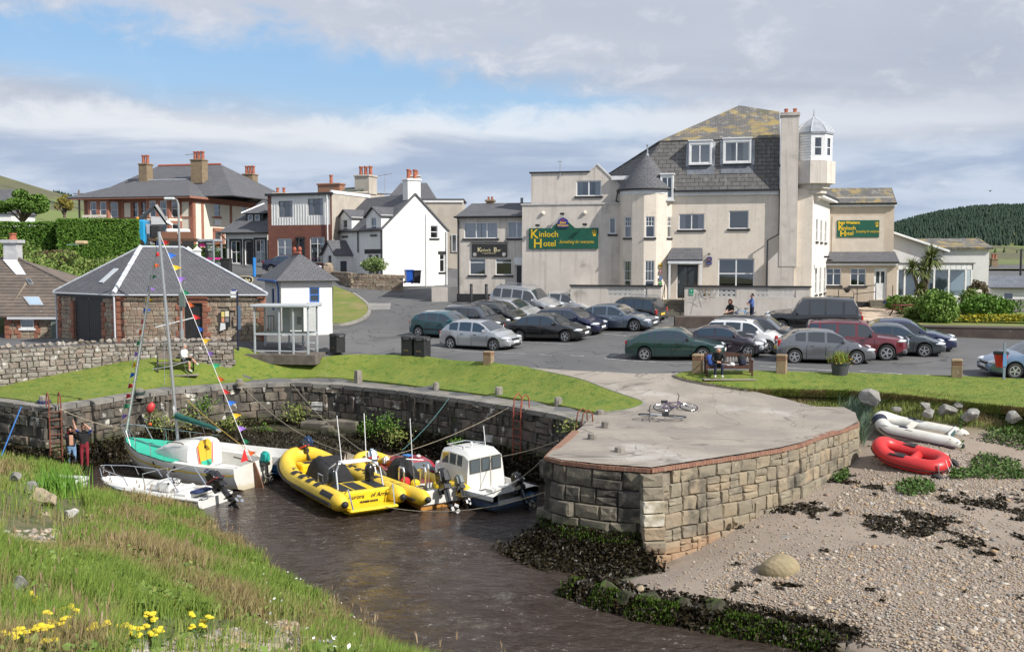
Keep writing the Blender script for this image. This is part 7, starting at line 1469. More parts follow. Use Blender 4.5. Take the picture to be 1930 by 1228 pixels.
def rib_small():
 o,L=boat('rigid_inflatable','smaller yellow inflatable boat with two outboards between the big one and white cabin boat',(-2.35,34.3),(-5.75,39.0),.02,'inflatable boat');r=.27;B=2.2;tb,full=rib_tube(o,L,B,r,m69,0,.38,nose=.55);X=lambda t:(t-.5)*L;sp=[]
 for i in range(2,len(full)-2):
  p,t,out=side_point(full,i,R(-8),r+.03,1)
  if(p-V((0,0,p.z))).length<(full[i]-V((0,0,full[i].z))).length:p,t,out=side_point(full,i,R(-8),r+.03,-1)
  sp.append(p)
 MB().tube(sp,.05,6).j33('rubbing_strake',m56,tb,smooth=60)
 for e in(0,len(full)-1):MB().ball(full[e],(.10,.11,.11),10,6).j33('end_cap',m56,tb,smooth=60)
 st=[(0,.80,.45,.78,.0,-.25),(.6,.75,.45,.65,.1,-.3),(.85,.4,.55,.25,.3,.05),(1,.05,.7,.03,.6,.55)];j32(o,L*.95,st,mat('orange_hull',(.48,.22,.05),(.36,.17,.05),2,.5));d=MB();d.add([V((X(.03),-.8,.36)),V((X(.60),-.8,.36)),V((X(.88),0,.5)),V((X(.60),.8,.36)),V((X(.03),.8,.36))],[(0,1,2,3,4)]);d.j33('deck',mat('grey_deck',(.2,.2,.19)),o);q=MB();q.bbox((X(.02),0,.38),(.10,1.6,.5),.03);q.j33('transom',m22,o)
 bm=bmesh.new();bmesh.ops.create_icosphere(bm,subdivisions=3,radius=1)
 for v in bm.verts:k=noise.noise(v.co*2.3)*.18;v.co=V((X(.46)+v.co.x*(.8+k),v.co.y*(.5+k*.5),.45+max(-.05,v.co.z)*(.85+k)))
 me=bpy.data.meshes.new('canvas_cover');bm.to_mesh(me);bm.free();me.materials.append(m9);c=bpy.data.objects.new('canvas_cover',me);COL.objects.link(c);c.parent=o
 for t,y in((.30,.5),(.22,-.1),(.14,-.55),(.30,-.5)):j26(o,[(X(t),y,.4),(X(t),y,1.0),(X(t)+.05,y,1.12),(X(t)+.3,y,1.12),(X(t)+.35,y,1.0),(X(t)+.35,y,.4)],.035,m62,'seat_hoop')
 for k,(t,y,c_)in enumerate(((.24,.25,'yellow'),(.13,-.3,'yellow'),(.33,.35,'red'))):MB().bbox((X(t),y,.6),(.3,.3,.3),.08).j33('gear_bag',m20[c_]if c_=='red' else m70,o)
 rc=MB()
 for k in range(5):rc.tube([V((X(.12)+math.cos(a)*(.3-.03*k),.45+math.sin(a)*(.3-.03*k),.45+.05*k))for a in np.linspace(0,6.1,12)],.025,4,closed=True)
 kind(rc.j33('coiled_rope',m53,o),'stuff');j26(o,[(X(.10),.7,.4),(X(.13),.72,1.4),(X(.14),.7,1.6)],.02,m62,'light_pole');j26(o,[(X(.14),.7,1.5),(X(.16),.72,3.0)],.016,m67,'aerial');j26(o,[(X(.13),.3,1.55),(X(.14),.95,1.65)],.02,m67,'cross_bar')
 obd(o,X(0)-.12,.05,.62,m31,R(26),1.15);obd(o,X(0)-.12,-.62,.55,mat('outboard_grey',(.12,.14,.14),j15=.4),R(30),.8)
rib_small()
def red_boat():
 o,L=boat('cuddy_boat','small red boat with cuddy cabin moored below the harbour wall',(-2.6,36.0),(-5.1,39.8),.0,'motorboat');X=lambda t:(t-.5)*L;o.scale.z=.74;rm=mat('red_gelcoat',(.36,.012,.025),(.30,.01,.02),2,.3,coat=.6)
 st=[(0,.9,.75,.85,.1,-.2),(.5,.95,.8,.8,.1,-.25),(.8,.65,.95,.35,.25,-.05),(1,.04,1.1,.02,.8,.7)];h,cs=j32(o,L,st,m22);d=MB();d.add([V((X(t),s*cs(t)[0],cs(t)[1]+.01))for s,ts in((1,(0,.3,.6,.8,.92,1)),(-1,(.92,.8,.6,.3,0)))for t in ts],[tuple(range(11))]);d.j33('deck',rm,o)
 rg=[]
 for t,w,z in((.30,.82,.85),(.36,.72,1.35),(.50,.70,1.45),(.62,.66,1.38),(.70,.62,1.1),(.82,.4,.98)):rg.append([V((X(t),w,.82)),V((X(t),w*.92,.82+(z-.82)*.75)),V((X(t),w*.75,z)),V((X(t),-w*.75,z)),V((X(t),-w*.92,.82+(z-.82)*.75)),V((X(t),-w,.82))])
 c=MB();c.loft(rg,0,False,False,False);c.poly(rg[0]);co=c.j33('cabin',rm,o,smooth=25)
 def lerp4(a,b,c_,d_,k):m_=(a+b+c_+d_)/4;n=(b-a).cross(c_-a).normalized();n=n if n.dot(m_-V((X(.5),0,1.0)))>0 else-n;return[m_+(p-m_)*k+n*.012 for p in(a,b,c_,d_)]
 g=mat('boat_window',(.10,.12,.13),j15=.05,coat=1)
 for s in(0,1):
  a,b=(0,2)if s==0 else(5,3)
  for i in(1,2):MB().poly(lerp4(rg[i][a],rg[i+1][a],rg[i+1][b],rg[i][b],.72)).j33('cabin_window',g,co)
 MB().poly(lerp4(rg[0][1],rg[0][4],rg[1][3],rg[1][2],.85)).j33('rear_window',g,co);MB().poly(lerp4(rg[3][2],rg[3][3],rg[4][3],rg[4][2],.85)).j33('windscreen',g,co);j26(o,[(X(.40),.4,1.44),(X(.41),.4,1.56),(X(.58),.36,1.52),(X(.6),.36,1.4)],.02,m62,'roof_rail');MB().bbox((X(.52),0,1.5),(.4,.3,.06),.02).j33('roof_hatch',m5,o);MB().ball((X(.44),-.25,1.5),.09,8,5).j33('roof_lamp',m67,o)
 bb=j12('grey_outboard_boat','white bowed dinghy with grey and white outboards behind the big yellow boat','dinghy',(-5.9,39.6,0),R(120));j32(bb,3.2,[(0,.6,.45,.55,0,-.1),(.6,.62,.48,.5,0,-.1),(1,.03,.65,.02,.4,.3)],m23);obd(bb,-1.65,.2,.62,mat('outboard_silver',(.20,.25,.32),j15=.35,metal=.3),R(25),1.05,stripe=mat('stripe_red',(.4,.03,.06)));obd(bb,-1.6,-.35,.58,m67,R(10),.65)
red_boat()
def cabin_boat():
 o,L=boat('cabin_boat','white boat with tall wheelhouse and scuffed blue hull beside the pier',(.15,34.2),(-2.75,37.4),0,'motorboat',R(-2));X=lambda t:(t-.5)*L;st=[(0,1.0,.58,.95,.1,-.3),(.35,1.08,.60,1.0,.08,-.3),(.65,.95,.72,.7,.12,-.25),(.85,.58,.86,.25,.25,-.05),(1,.04,1.0,.02,.6,.5)]
 j32(o,L,st,mat('scuffed_blue',(.055,.10,.19),(.10,.14,.21),3,.55,j14=(((.30,.33,.36),5,.62,.72),),zg=((.25,.05,(.03,.035,.03),.9,.2),)));cs=lambda t:[float(np.interp(t,[q[0]for q in st],[q[k]for q in st]))for k in range(1,6)]
 d=MB();rg=[]
 for i in range(17):
  t=i/16*.99;b,zd=cs(t)[:2];iz=.25 if t<.42 else zd+.01;w=.16 if t<.42 else .08;rg.append([V((X(t),b*1.03,zd-.16)),V((X(t),b*1.03,zd+.02)),V((X(t),max(.01,b-w),zd+.06)),V((X(t),max(.01,b-w-.04),iz)),V((X(t),-max(.01,b-w-.04),iz)),V((X(t),-max(.01,b-w),zd+.06)),V((X(t),-b*1.03,zd+.02)),V((X(t),-b*1.03,zd-.16))])
 d.loft(rg,0,False,False,False);d.poly([V((X(0)-.005,y,z))for y,z in((1.03,.42),(1.03,.60),(.84,.64),(.80,.26),(-.80,.26),(-.84,.64),(-1.03,.60),(-1.03,.42))]);d.j33('deck',m22,o,smooth=30)
 for s in(1,-1):j26(o,[V((X(t),s*(cs(t)[0]*1.04+.02),cs(t)[1]-.15))for t in np.linspace(0,.98,16)],.03,m56,'rubbing_strake')
 w0=V;A=X(.40);
 sec=[(X(.36),.82,1.66),(X(.42),.80,1.80),(X(.62),.74,1.84),(X(.74),.66,1.76),(X(.80),.60,1.3),(X(.90),.45,1.0)];rg=[]
 for x,w,z in sec:zb=.45;rg.append([V((x,w+.06,zb)),V((x,w,zb+(z-zb)*.55)),V((x,w*.92,z-.12)),V((x,w*.75,z)),V((x,-w*.75,z)),V((x,-w*.92,z-.12)),V((x,-w,zb+(z-zb)*.55)),V((x,-w-.06,zb))])
 c=MB();c.loft(rg,0,False,False,False);c.poly(rg[0][::-1]);co=c.j33('wheelhouse',m22,o,smooth=25);g=mat('boat_window',(.1,.1,.1));ctr=V((X(.58),0,1.4))
 def onside(i,t0,t1,s,v0,v1,nm='window'):
  P=[]
  for t,v in((t0,v0),(t1,v0),(t1,v1),(t0,v1)):
   p=rg[i][1].lerp(rg[i+1][1],t);q=rg[i][2].lerp(rg[i+1][2],t);r_=p.lerp(q,v);P.append(V((r_.x,s*(abs(r_.y)+.012),r_.z)))
  MB().poly([(sum(P,V())/4)+(p-sum(P,V())/4)*1.18+V((0,-s*.004,0))for p in P]).j33('window_frame',m62,co);MB().poly([p+V((0,s*.004,0))for p in P]).j33(nm,g,co)
 for s in(1,-1):onside(1,.12,.40,s,.25,.92);onside(1,.56,.92,s,.25,.92);onside(2,.15,.85,s,.25,.92)
 sl=lambda z:sec[0][0]-.018
 for y0,y1,z0 in((.30,.68,1.12),(-.14,.17,1.12),(-.66,-.30,1.12)):
  MB().poly([V((sl(0)-.002,y,z))for y,z in((y0-.05,z0-.05),(y0-.05,1.57),(y1+.05,1.57),(y1+.05,z0-.05))]).j33('window_frame',m62,co);MB().poly([V((sl(0)-.012,y,z))for y,z in((y0,z0),(y0,1.53),(y1,1.53),(y1,z0))]).j33('rear_window',g,co)
 for y in(-.22,.25):MB().tube([V((sl(0)-.01,y,.5)),V((sl(0)-.01,y,1.6))],.012,4).j33('door_edge',m23,co)
 P=[rg[3][3].lerp(rg[4][3],.12),rg[3][4].lerp(rg[4][4],.12),rg[3][4].lerp(rg[4][4],.85),rg[3][3].lerp(rg[4][3],.85)];MB().poly([p+V((.02,0,.02))for p in P]).j33('windscreen',g,co)
 j26(o,[(X(.50),.5,1.8),(X(.50),.5,1.92),(X(.72),.42,1.88),(X(.72),-.42,1.88),(X(.50),-.5,1.92),(X(.5),-.5,1.8)],.02,m62,'roof_rail');j26(o,[(X(.48),-.55,.8),(X(.52),-.55,2.5)],.016,m67,'aerial');MB().lathe([(.03,1.8),(.03,1.92),(.06,1.94),(.06,2.0),(.02,2.04)],8,(X(.5),.1,0)).j33('roof_lamp',m67,o)
 obd(o,X(0)-.02,-.1,.62,m31,R(30),.95,stripe=mat('engine_white',(.6,.6,.6)));f=Face((X(0)-.02,.9,0),R(-90));j30(o,'Mhogo',.22,mat('name_blue',(.03,.18,.42)),f,1.05,.38,.0,shear=.1)
 for k in range(3):MB().tube([V((X(t),-(cs(t)[0]*(1-.015*k)),cs(t)[1]-.3-.2*k))for t in np.linspace(.02,.75,12)],.012,4).j33('plank_line',m56,o)
 MB().cbox((X(.16),.1,.5),(.35,1.0,.35)).j33('stern_box',m22,o)
cabin_boat()
def row_boat():
 o,L=boat('rowing_boat','blue and white open boat moored behind the sailing boat stern',(-8.0,39.4),(-12.1,40.9),0,'rowing boat');X=lambda t:(t-.5)*L;st=[(0,.75,.85,.62,.2,-.15),(.4,.85,.82,.7,.15,-.2),(.8,.5,.95,.3,.25,-.1),(1,.04,1.1,.02,.7,.6)];h,cs=j32(o,L,st,m5)
 d=MB();rg=[]
 for i in range(14):
  t=i/13;b,zd=cs(t)[:2];rg.append([V((X(t),b*1.03,zd-.28)),V((X(t),b*1.04,zd+.02)),V((X(t),max(.005,b-.10),zd+.02)),V((X(t),max(.005,b-.16),.35)),V((X(t),-max(.005,b-.16),.35)),V((X(t),-max(.005,b-.10),zd+.02)),V((X(t),-b*1.04,zd+.02)),V((X(t),-b*1.03,zd-.28))])
 d.loft(rg,0,False,False,False);d.j33('gunwale',m22,o,smooth=30)
 for t in(.25,.55):MB().cbox((X(t),0,.62),(.25,1.3,.04)).j33('thwart',m23,o)
 for k in range(3):
  for s in(1,-1):MB().tube([V((X(t),s*(cs(t)[0]*(1.0-.03*k)),cs(t)[1]-.36-.13*k))for t in np.linspace(.0,.8,10)],.018,4).j33('strake',m5,o)
 obd(o,X(0)-.1,.35,.95,m31,R(25),.85,stripe=mat('stripe_scarlet',(.55,.05,.03)));obd(o,X(.03),-.35,1.0,mat('outboard_navy',(.02,.045,.11),j15=.3),R(20),.8)
 q=j12('dinghy','white tender partly hidden behind the grassy bank at the far left','dinghy',(-17.3,37.0,-.2),R(170));h2,c2=j32(q,3.1,[(0,.62,.55,.55,.05,-.05),(.5,.72,.55,.6,.05,-.1),(.85,.5,.62,.3,.15,0),(1,.08,.70,.05,.4,.3)],m22);g=MB()
 for s in(1,-1):g.tube([V(((t-.5)*3.1,s*(float(np.interp(t,[0,.5,.85,1],[.62,.72,.5,.08]))),float(np.interp(t,[0,.5,.85,1],[.57,.57,.64,.72]))))for t in np.linspace(0,1,10)],.09,8)
 g.tube([(-1.55,-.62,.57),(-1.55,.62,.57)],.09,8);g.j33('gunwale',m22,q,smooth=60);MB().cbox((0,0,.42),(.3,1.2,.04)).j33('thwart',m23,q)
row_boat()
def j25(name,label,c,heading,L,B,r,m,style,z):
 o=j12(name,label,'inflatable boat',(c[0],c[1],z),heading);half=B/2-r;P=[]
 if style=='white':
  for t in np.linspace(0,1,8):P.append(V((-L/2+t*L*.68,half,r)))
  for a in np.linspace(15,90,7):P.append(V((-L/2+L*.68+math.sin(R(a))*(L*.32-r),half*math.cos(R(a)),r+.22*math.sin(R(a))**2)))
  full=P+[V((p.x,-p.y,p.z))for p in P[::-1][1:]];full=[full[0]-V((.40,0,0)),full[0]-V((.2,0,0))]+full+[full[-1]-V((.2,0,0)),full[-1]-V((.40,0,0))];rr=[r*.25,r*.8]+[r]*(len(full)-4)+[r*.8,r*.25];tb=MB().tube(full,rr,14).j33('tube',m,o,smooth=60)
  for e in(0,-1):MB().ball(full[e],(.07,.08,.08),10,6).j33('end_cap',mat('navy_rubber',(.02,.025,.05)),tb,smooth=60)
  nv=mat('navy_rubber',(.02,.025,.05));sp=[p+V((0,math.copysign(r+.012,p.y)if abs(p.y)>.1 else 0,-.03))if abs(p.y)>half*.6 else p+V(((r+.012)*(1 if abs(p.y)<.3 else .7),p.y/half*r*.8,-.03))for p in full[1:-1]];MB().tube(sp,.035,5).j33('rubbing_strake',mat('brown_strake',(.06,.03,.035)),tb)
  b=MB();i0=len(full)//2;b.tube(full[i0-3:i0-0],[r+.008]*3,14);b.j33('bow_patch',nv,tb,smooth=60);q=MB();q.bbox((-L/2+.12,0,r+.06),(.06,B-2.6*r,.52),.02);tr=q.j33('transom',m22,o);MB().cbox((-L/2+.08,0,r+.12),(.02,.5,.26)).j33('motor_pad',mat('pad_green',(.05,.10,.10)),tr);MB().cbox((.05,0,r+.20),(.25,B-2*r,.03)).j33('thwart',m23,o)
  for s in(1,-1):j26(o,[V((x,s*(half+r*.5),r+r*.86-.05*math.sin((x+.8)*4)**2))for x in np.linspace(-.5,.9,12)],.012,m56,'grab_line');MB().bbox((.2,s*half,2*r),(.3,.12,.05),.02).j33('rowlock',nv,o)
 else:
  n=40;full=[]
  for k in range(n):
   a=2*math.pi*k/n;cx=math.copysign(abs(math.cos(a))**.55,math.cos(a));cy=math.copysign(abs(math.sin(a))**.75,math.sin(a));full.append(V((cx*(L/2-r),cy*half*(1-.16*max(0,cx)),r+.22*max(0,cx)**3+.04)))
  tb=MB().tube(full,r,14,closed=True).j33('tube',m,o,smooth=60);MB().tube([p+(V((p.x/(L/2),p.y/half,0)).normalized()*(r+.006))+V((0,0,-.04))for p in full],.018,5,closed=True).j33('stripe',m56,tb)
  q=MB();q.bbox((-.15,0,r+.06),(.32,B-2*r,.30),.12);q.j33('inflatable_seat',m,o,smooth=60)
  for s in(1,-1):MB().cbox((.25,s*half*.98,2*r+.03),(.5,.26,.03)).j33('oar_patch',m56,tb)
  MB().cbox((.0,0,r*1.0),(L-2*r,B-2.0*r,.02)).j33('floor',m56,o)
  MB().cbox((L/2*.80,half*.86,r+.2),(.02,.3,.14),0,R(50)).j33('label_patch',m67,tb);j26(o,[V((-L/2+.05,-.05,r*2+.02)),V((-L/2-.06,-.15,r)),V((-L/2+.05,-.2,.1)),V((-L/2-.03,.1,.15)),V((-L/2-.02,.15,r)),V((-L/2+.1,.12,r*2+.03))],.012,m67,'painter')
 b=MB();b.add([V((-L/2+.1,-half,r*.8)),V((L*.3,-half*.9,r*.8)),V((L*.45,0,r*1.1)),V((L*.3,half*.9,r*.8)),V((-L/2+.1,half,r*.8))],[(0,1,2,3,4)]);b.j33('bottom',mat('grey_floor',(.14,.14,.15))if style=='white' else m56,o)
 for s in(1,-1):
  y=s*(B/2-(.05 if style=='red' else .15));w=j13(TYRE,'launch_wheel',o,(-L/2+(.15 if style=='red' else-.05),y,.02),(0,0,0 if s<0 else math.pi),(.21,.30,.21));hb2=MB();hb2.lathe([(0,-.2),(.62,-.2),(.62,.22),(.45,.24),(.15,.28),(0,.30)],12,(0,0,0),0,Matrix.Rotation(R(90),4,'X'));hb2.j33('hub',mat('hub_red',(.4,.02,.02))if style=='red' else m5,w);j26(o,[(-L/2+.1,y-s*.12,.05),(-L/2+.2,y-s*.2,r+.25)],.02,m62,'wheel_strut')
 return o
_c=gz(1715,880,1.5);o=j25('inflatable_tender','red inflatable dinghy with red hubbed launching wheels on the beach',(_c.x,_c.y),R(139),2.55,1.5,.25,mat('red_pvc',(.60,.035,.035),(.52,.03,.03),2,.4),'red',1.56);o.rotation_euler=(R(-12),R(-6),R(139))
_c=gz(1720,826,2.05);o=j25('inflatable_tender','white inflatable dinghy with navy trim drawn up above the red one',(_c.x,_c.y),R(142),2.85,1.5,.25,mat('white_pvc',(.66,.65,.60),(.58,.56,.50),2,.5),'white',2.10);o.rotation_euler=(R(-10),R(-6),R(142))
W_=lambda px,py,z:gz(px,py,z)
for a,b,sag,m,r,lab in((W_(112,770,2.62),V((-15.3,40.9,1.6)),.15,m53,.016,'pale rope pulled tight above the two people from wall to bow'),(W_(40,766,2.6),V((-19.9,39.2,.5)),.0,m54,.03,'bright blue rope hanging down the wall at the far left'),(W_(458,728,2.62),V((-6.3,39.5,.9)),.5,m53,.014,'slack pale rope from the bollard post to the blue boat'),(W_(552,724,2.62),V((-5.6,39.7,.8)),.3,m53,.012,'pale rope crossing the landing to the small white dinghy'),(W_(846,750,2.6),V((-4.3,39.6,1.0)),.15,mat('teal_rope',(.06,.16,.16)),.014,'dark teal rope from wall top down to the red boat'),(W_(962,766,2.6),V((-5.0,38.4,.9)),.2,m53,.014,'long brown rope slanting from the ladder to the red boat'),(W_(1052,830,2.6),V((-1.9,37.0,1.2)),.2,m53,.016,'pale rope from the pier edge across the white wheelhouse'),(W_(1030,858,2.5),V((-2.0,34.2,.5)),.5,m53,.014,'upper dark rope from the pier wall to the yellow boat stern'),(V((1.0,30.2,1.5)),V((-4.2,33.3,.3)),.35,m53,.014,'lower dark rope from the pier wall to the large yellow boat'),(V((-9.6,38.3,1.0)),V((-14.0,43.8,2.4)),.1,mat('yellow_rope',(.5,.33,.06)),.014,'thin yellow rope from the sailing boat up to the wall')):
 j31(a,b,sag,m,r,lab)
 # vegetation, shingle and weed
rng=np.random.default_rng(11)
def fmesh(name,co,nv,tris,m,smooth=False,parent=None,k='stuff'):
 """co (N*nv,3); tris: index pattern of one piece"""
 n=len(co)//nv;T=np.asarray(tris);f=(np.arange(n)[:,None,None]*nv+T[None]).reshape(-1,3);me=bpy.data.meshes.new(name)
 me.vertices.add(len(co));me.vertices.foreach_set('co',np.ascontiguousarray(co,np.float32).ravel());me.loops.add(f.size);me.loops.foreach_set('vertex_index',f.astype(np.int32).ravel());me.polygons.add(len(f));me.polygons.foreach_set('loop_start',np.arange(0,f.size,3,dtype=np.int32))
 if smooth:me.polygons.foreach_set('use_smooth',np.ones(len(f),bool))
 me.update(calc_edges=True);me.materials.append(m);o=bpy.data.objects.new(name,me);COL.objects.link(o)
 if parent is not None:o.parent=parent
 if k:o['kind']=k
 return o
BL_T=[(0,1,3),(0,3,2),(2,3,4)]
def j9(P,h,w,lean,up=(0,0,1),curl=1.0,wind=None):
 n=len(P);a=rng.uniform(0,2*math.pi,n);side=np.stack([np.cos(a),np.sin(a),np.zeros(n)],1);b=rng.uniform(0,2*math.pi,n);ld=np.stack([np.cos(b),np.sin(b),np.zeros(n)],1)
 if wind is not None:ld=ld*.6+np.asarray(wind);
 up=np.asarray(up,float);h=h[:,None];l=(lean*rng.uniform(.2,1,n))[:,None]*h;w=(w*rng.uniform(.6,1.3,n))[:,None]*.5
 mid=P+up*h*.55+ld*l*.35;tip=P+up*h*(1-.15*curl*rng.uniform(0,1,(n,1)))+ld*l
 return np.stack([P-side*w,P+side*w,mid-side*w*.8,mid+side*w*.8,tip],1).reshape(-1,3)
def lmat(name,pal,j15=.75):return mat(name,pal[0],None,j16=pal,j15=j15,spec=.3)
G_FRESH=lmat('fresh_grass',((.14,.235,.035),(.20,.29,.05),(.10,.18,.025),(.27,.33,.07),(.17,.25,.04)))
G_DRY=lmat('dry_grass',((.33,.26,.12),(.25,.20,.085),(.40,.33,.17),(.20,.19,.06),(.27,.17,.08)))
G_MIX=lmat('mixed_grass',((.18,.25,.045),(.25,.29,.07),(.33,.31,.12),(.12,.19,.03),(.22,.28,.06)))
G_BLUE=lmat('marram_grass',((.16,.24,.17),(.22,.31,.23),(.12,.19,.12),(.26,.33,.24)))
G_WEED=lmat('seaweed',((.022,.017,.009),(.035,.026,.012),(.015,.012,.008),(.050,.038,.015)),.45)
G_SLIME=lmat('green_weed',((.05,.10,.01),(.075,.13,.014),(.035,.07,.009),(.09,.14,.02)),.5)
G_HEDGE=lmat('hedge_leaves',((.085,.18,.02),(.12,.23,.03),(.06,.14,.018),(.15,.26,.045)))
G_BUSH=lmat('bush_leaves',((.10,.17,.03),(.15,.23,.045),(.20,.26,.07),(.07,.13,.025),(.24,.25,.07)))
G_TREE=lmat('tree_leaves',((.09,.17,.025),(.13,.23,.04),(.06,.12,.02)))
G_PALM=lmat('palm_leaves',((.12,.16,.05),(.18,.21,.07),(.08,.12,.035),(.24,.22,.09)))
BARK=mat('bark',(.16,.12,.085),(.10,.075,.055),8,.9,.02,20)
def nz(P,s,o=0.0):return np.array([noise.noise(V((p[0]*s+o,p[1]*s,o)))for p in P])
def inv(P,pad=60,bot=1300):
 d=P-np.array([0,0,CAMZ]);zc=d[:,1]*_ca-d[:,2]*_sa;yc=d[:,1]*_sa+d[:,2]*_ca;px=CX+F*d[:,0]/zc;py=CY-F*yc/zc;return px,py,(px>-pad)&(px<1930+pad)&(py<bot)&(zc>0)
def j10(fn,x0,x1,y0,y1,n):
 xyv=np.stack([rng.uniform(x0,x1,n),rng.uniform(y0,y1,n)],1);return np.column_stack([xyv,fn.many(xyv)])
def river_bank():
 A=[j10(hk,-6,2,4.5,11,60000),j10(hk,-12,3,11,20,95000),j10(hk,-16,1,20,30,75000),j10(hk,-22,-6,29,40,45000)];P=np.concatenate(A)
 px,py,ok=inv(P,80,1330);P,px,py=P[ok&(P[:,2]>.10)],px[ok&(P[:,2]>.10)],py[ok&(P[:,2]>.10)]
 edge=np.clip((P[:,2]-.1)/.5,0,1);a=nz(P,.35,3.1);b=nz(P,.8,9.7);c=nz(P,1.6,5.5)
 gap=(np.abs(px-400)<170)&(py>1168)&(b>-.45)&(rng.uniform(size=len(P))<.95);gap|=(np.hypot((px-66)/1.5,py-975)<66)&(rng.uniform(size=len(P))<.93);gap|=(np.abs(px-55)<45)&(np.abs(py-1015)<22)
 P,px,py,edge,a,b,c=(q[~gap]for q in(P,px,py,edge,a,b,c));d=np.linalg.norm(P[:,:2],axis=1)
 dry=(a+.35*c+.22*(1-edge)+.12*((px>150)&(py<1000)))+.30*(rng.uniform(size=len(P))-.5)>.31;fresh=~dry&(a-.5*b<.06)
 h=(.20+.28*np.clip(.5+b,0,1)+.12*rng.uniform(size=len(P)))*(.55+.45*np.clip(d/14,0,1));w=.006+.00042*d
 for nm,mk,m,hs,ln in(('tall_dry_grass',dry,G_DRY,1.05,.55),('long_green_grass',fresh,G_FRESH,1.0,.6),('mixed_grass',~dry&~fresh,G_MIX,.9,.6)):
  fmesh(nm,j9(P[mk],h[mk]*hs,w[mk],ln,wind=(.35,.1,0)),5,BL_T,m)
 q=P[dry&(rng.uniform(size=len(P))<.022)];n=len(q);hh=rng.uniform(.45,.85,n);S0=j9(q,hh,.005+.0003*np.linalg.norm(q[:,:2],axis=1),.25,wind=(.3,.1,0));tips=S0.reshape(-1,5,3)[:,4];hd=j9(np.repeat(tips-[0,0,.12],3,0),rng.uniform(.07,.15,n*3),np.repeat(.005+.0007*np.linalg.norm(q[:,:2],axis=1),3),.3)
 fmesh('grass_stalks',S0,5,BL_T,G_DRY);fmesh('seed_heads',hd,5,BL_T,lmat('seed_heads',((.36,.27,.16),(.30,.20,.12),(.42,.34,.22))))
 q=P[(c>.1)&(rng.uniform(size=len(P))<.35)];fmesh('low_leafy_plants',j8(q+np.c_[np.zeros((len(q),2)),rng.uniform(.02,.3,len(q))],.05),4,LF_T,G_BUSH)
 q=P[(px>450)&(py>1090)&(rng.uniform(size=len(P))<.004)];fmesh('white_daisies',j8(q+np.c_[np.zeros((len(q),2)),rng.uniform(.25,.4,len(q))],.03),4,LF_T,mat('daisy_white',(.75,.75,.70)))
LF_T=[(0,1,2),(0,2,3)]
def j8(P,size,flat=0.0):
 n=len(P);v=rng.normal(size=(n,3));v[:,2]*=(1-flat);v/=np.linalg.norm(v,axis=1,keepdims=True)+1e-9;r=rng.normal(size=(n,3));w=np.cross(v,r);w/=np.linalg.norm(w,axis=1,keepdims=True)+1e-9;s=(size*rng.uniform(.6,1.4,n))[:,None]if np.isscalar(size)else size[:,None]
 return np.stack([P-v*s,P+w*s*.55,P+v*s,P-w*s*.55],1).reshape(-1,3)
river_bank()
def rock(label,px,py,d,size,m,seed,flat=.7,z=0.0,name='rock',group=None,rot=None):
 p=at(px,py,d);o=bpy.data.objects.new(name,j19(seed,m,3,flat,name));COL.objects.link(o);o.location=p+V((0,0,z));o.scale=(size,size*.85,size);o.rotation_euler=(0,0,seed*1.7 if rot is None else rot);return tag(o,label,'rock',group)
m51=mat('tan_rock',(.40,.31,.20),(.30,.25,.18),3,.9,.03,9,j14=(((.50,.45,.36),5,.58,.68),),j17=True);m50=mat('grey_rock',(.27,.26,.235),(.20,.19,.17),3,.9,.03,10,j14=(((.42,.41,.38),4,.6,.7),),j17=True);m49=mat('weedy_rock',(.055,.05,.03),(.03,.03,.015),3,.95,.03,10,j17=True,j14=(((.06,.10,.01),2.2,.5,.6),))
for k,(px,py,d,s,m,lab)in enumerate(((72,945,29,.95*1.35,m51,'biggest tan rock in the heap on the grassy bank'),(40,958,28.5,.7,m50,'grey rock at the left of the heap on the bank'),(95,952,28,.6,m51,'tan rock at the right end of the heap on the bank'),(60,925,30.5,.6,m50,'rock at the back of the heap on the bank'),(80,981,26.5,.5,m51,'pointed tan rock below the heap on the bank'),(134,975,26.5,.42,mat('pale_stone',(.55,.53,.49),(.48,.46,.43),4),'lone pale flat stone right of the rock heap'),(30,905,33,.55,m50,'rock high on the bank near the blue rope'),(310,1170,15.5,.35,m51,'upright pale stone in the pebbles at the bottom'),(38,1116,13,.28,m50,'small grey stone in grass above the yellow flowers'))):rock(lab,px,py,d,s,m,60+k,.75,.12)
def j24(name,P,s,m):
 bm=bmesh.new();bmesh.ops.create_icosphere(bm,subdivisions=1,radius=1);V0=np.array([v.co[:]for v in bm.verts]);T0=[[v.index for v in f.verts]for f in bm.faces];bm.free();n=len(P);sc=s[:,None]*rng.uniform(.6,1.3,(n,3))*[1,.85,.5];a=rng.uniform(0,6.28,n);c,s_=np.cos(a),np.sin(a);q=V0[None]*sc[:,None,:]*(1+rng.uniform(-.12,.12,(n,len(V0),1)));x=q[...,0]*c[:,None]-q[...,1]*s_[:,None];y=q[...,0]*s_[:,None]+q[...,1]*c[:,None]
 return fmesh(name,(np.stack([x,y,q[...,2]],2)+P[:,None,:]).reshape(-1,3),len(V0),T0,m,True)
m33=mat('pebbles',(.3,.3,.3),None,j16=((.36,.29,.215),(.25,.22,.19),(.46,.38,.28),(.30,.22,.16),(.42,.29,.16),(.20,.19,.18),(.52,.47,.40),(.28,.20,.155)),j15=.8,j17=True)
q=j10(hk,-4.5,1,7,20,14000);px,py,ok=inv(q);ok&=(np.abs(px-400)<180)&(py>1160);q=q[ok];j24('bank_shingle',q,rng.uniform(.02,.07,len(q))*(1+(rng.uniform(size=len(q))<.05)*1.5),m33)
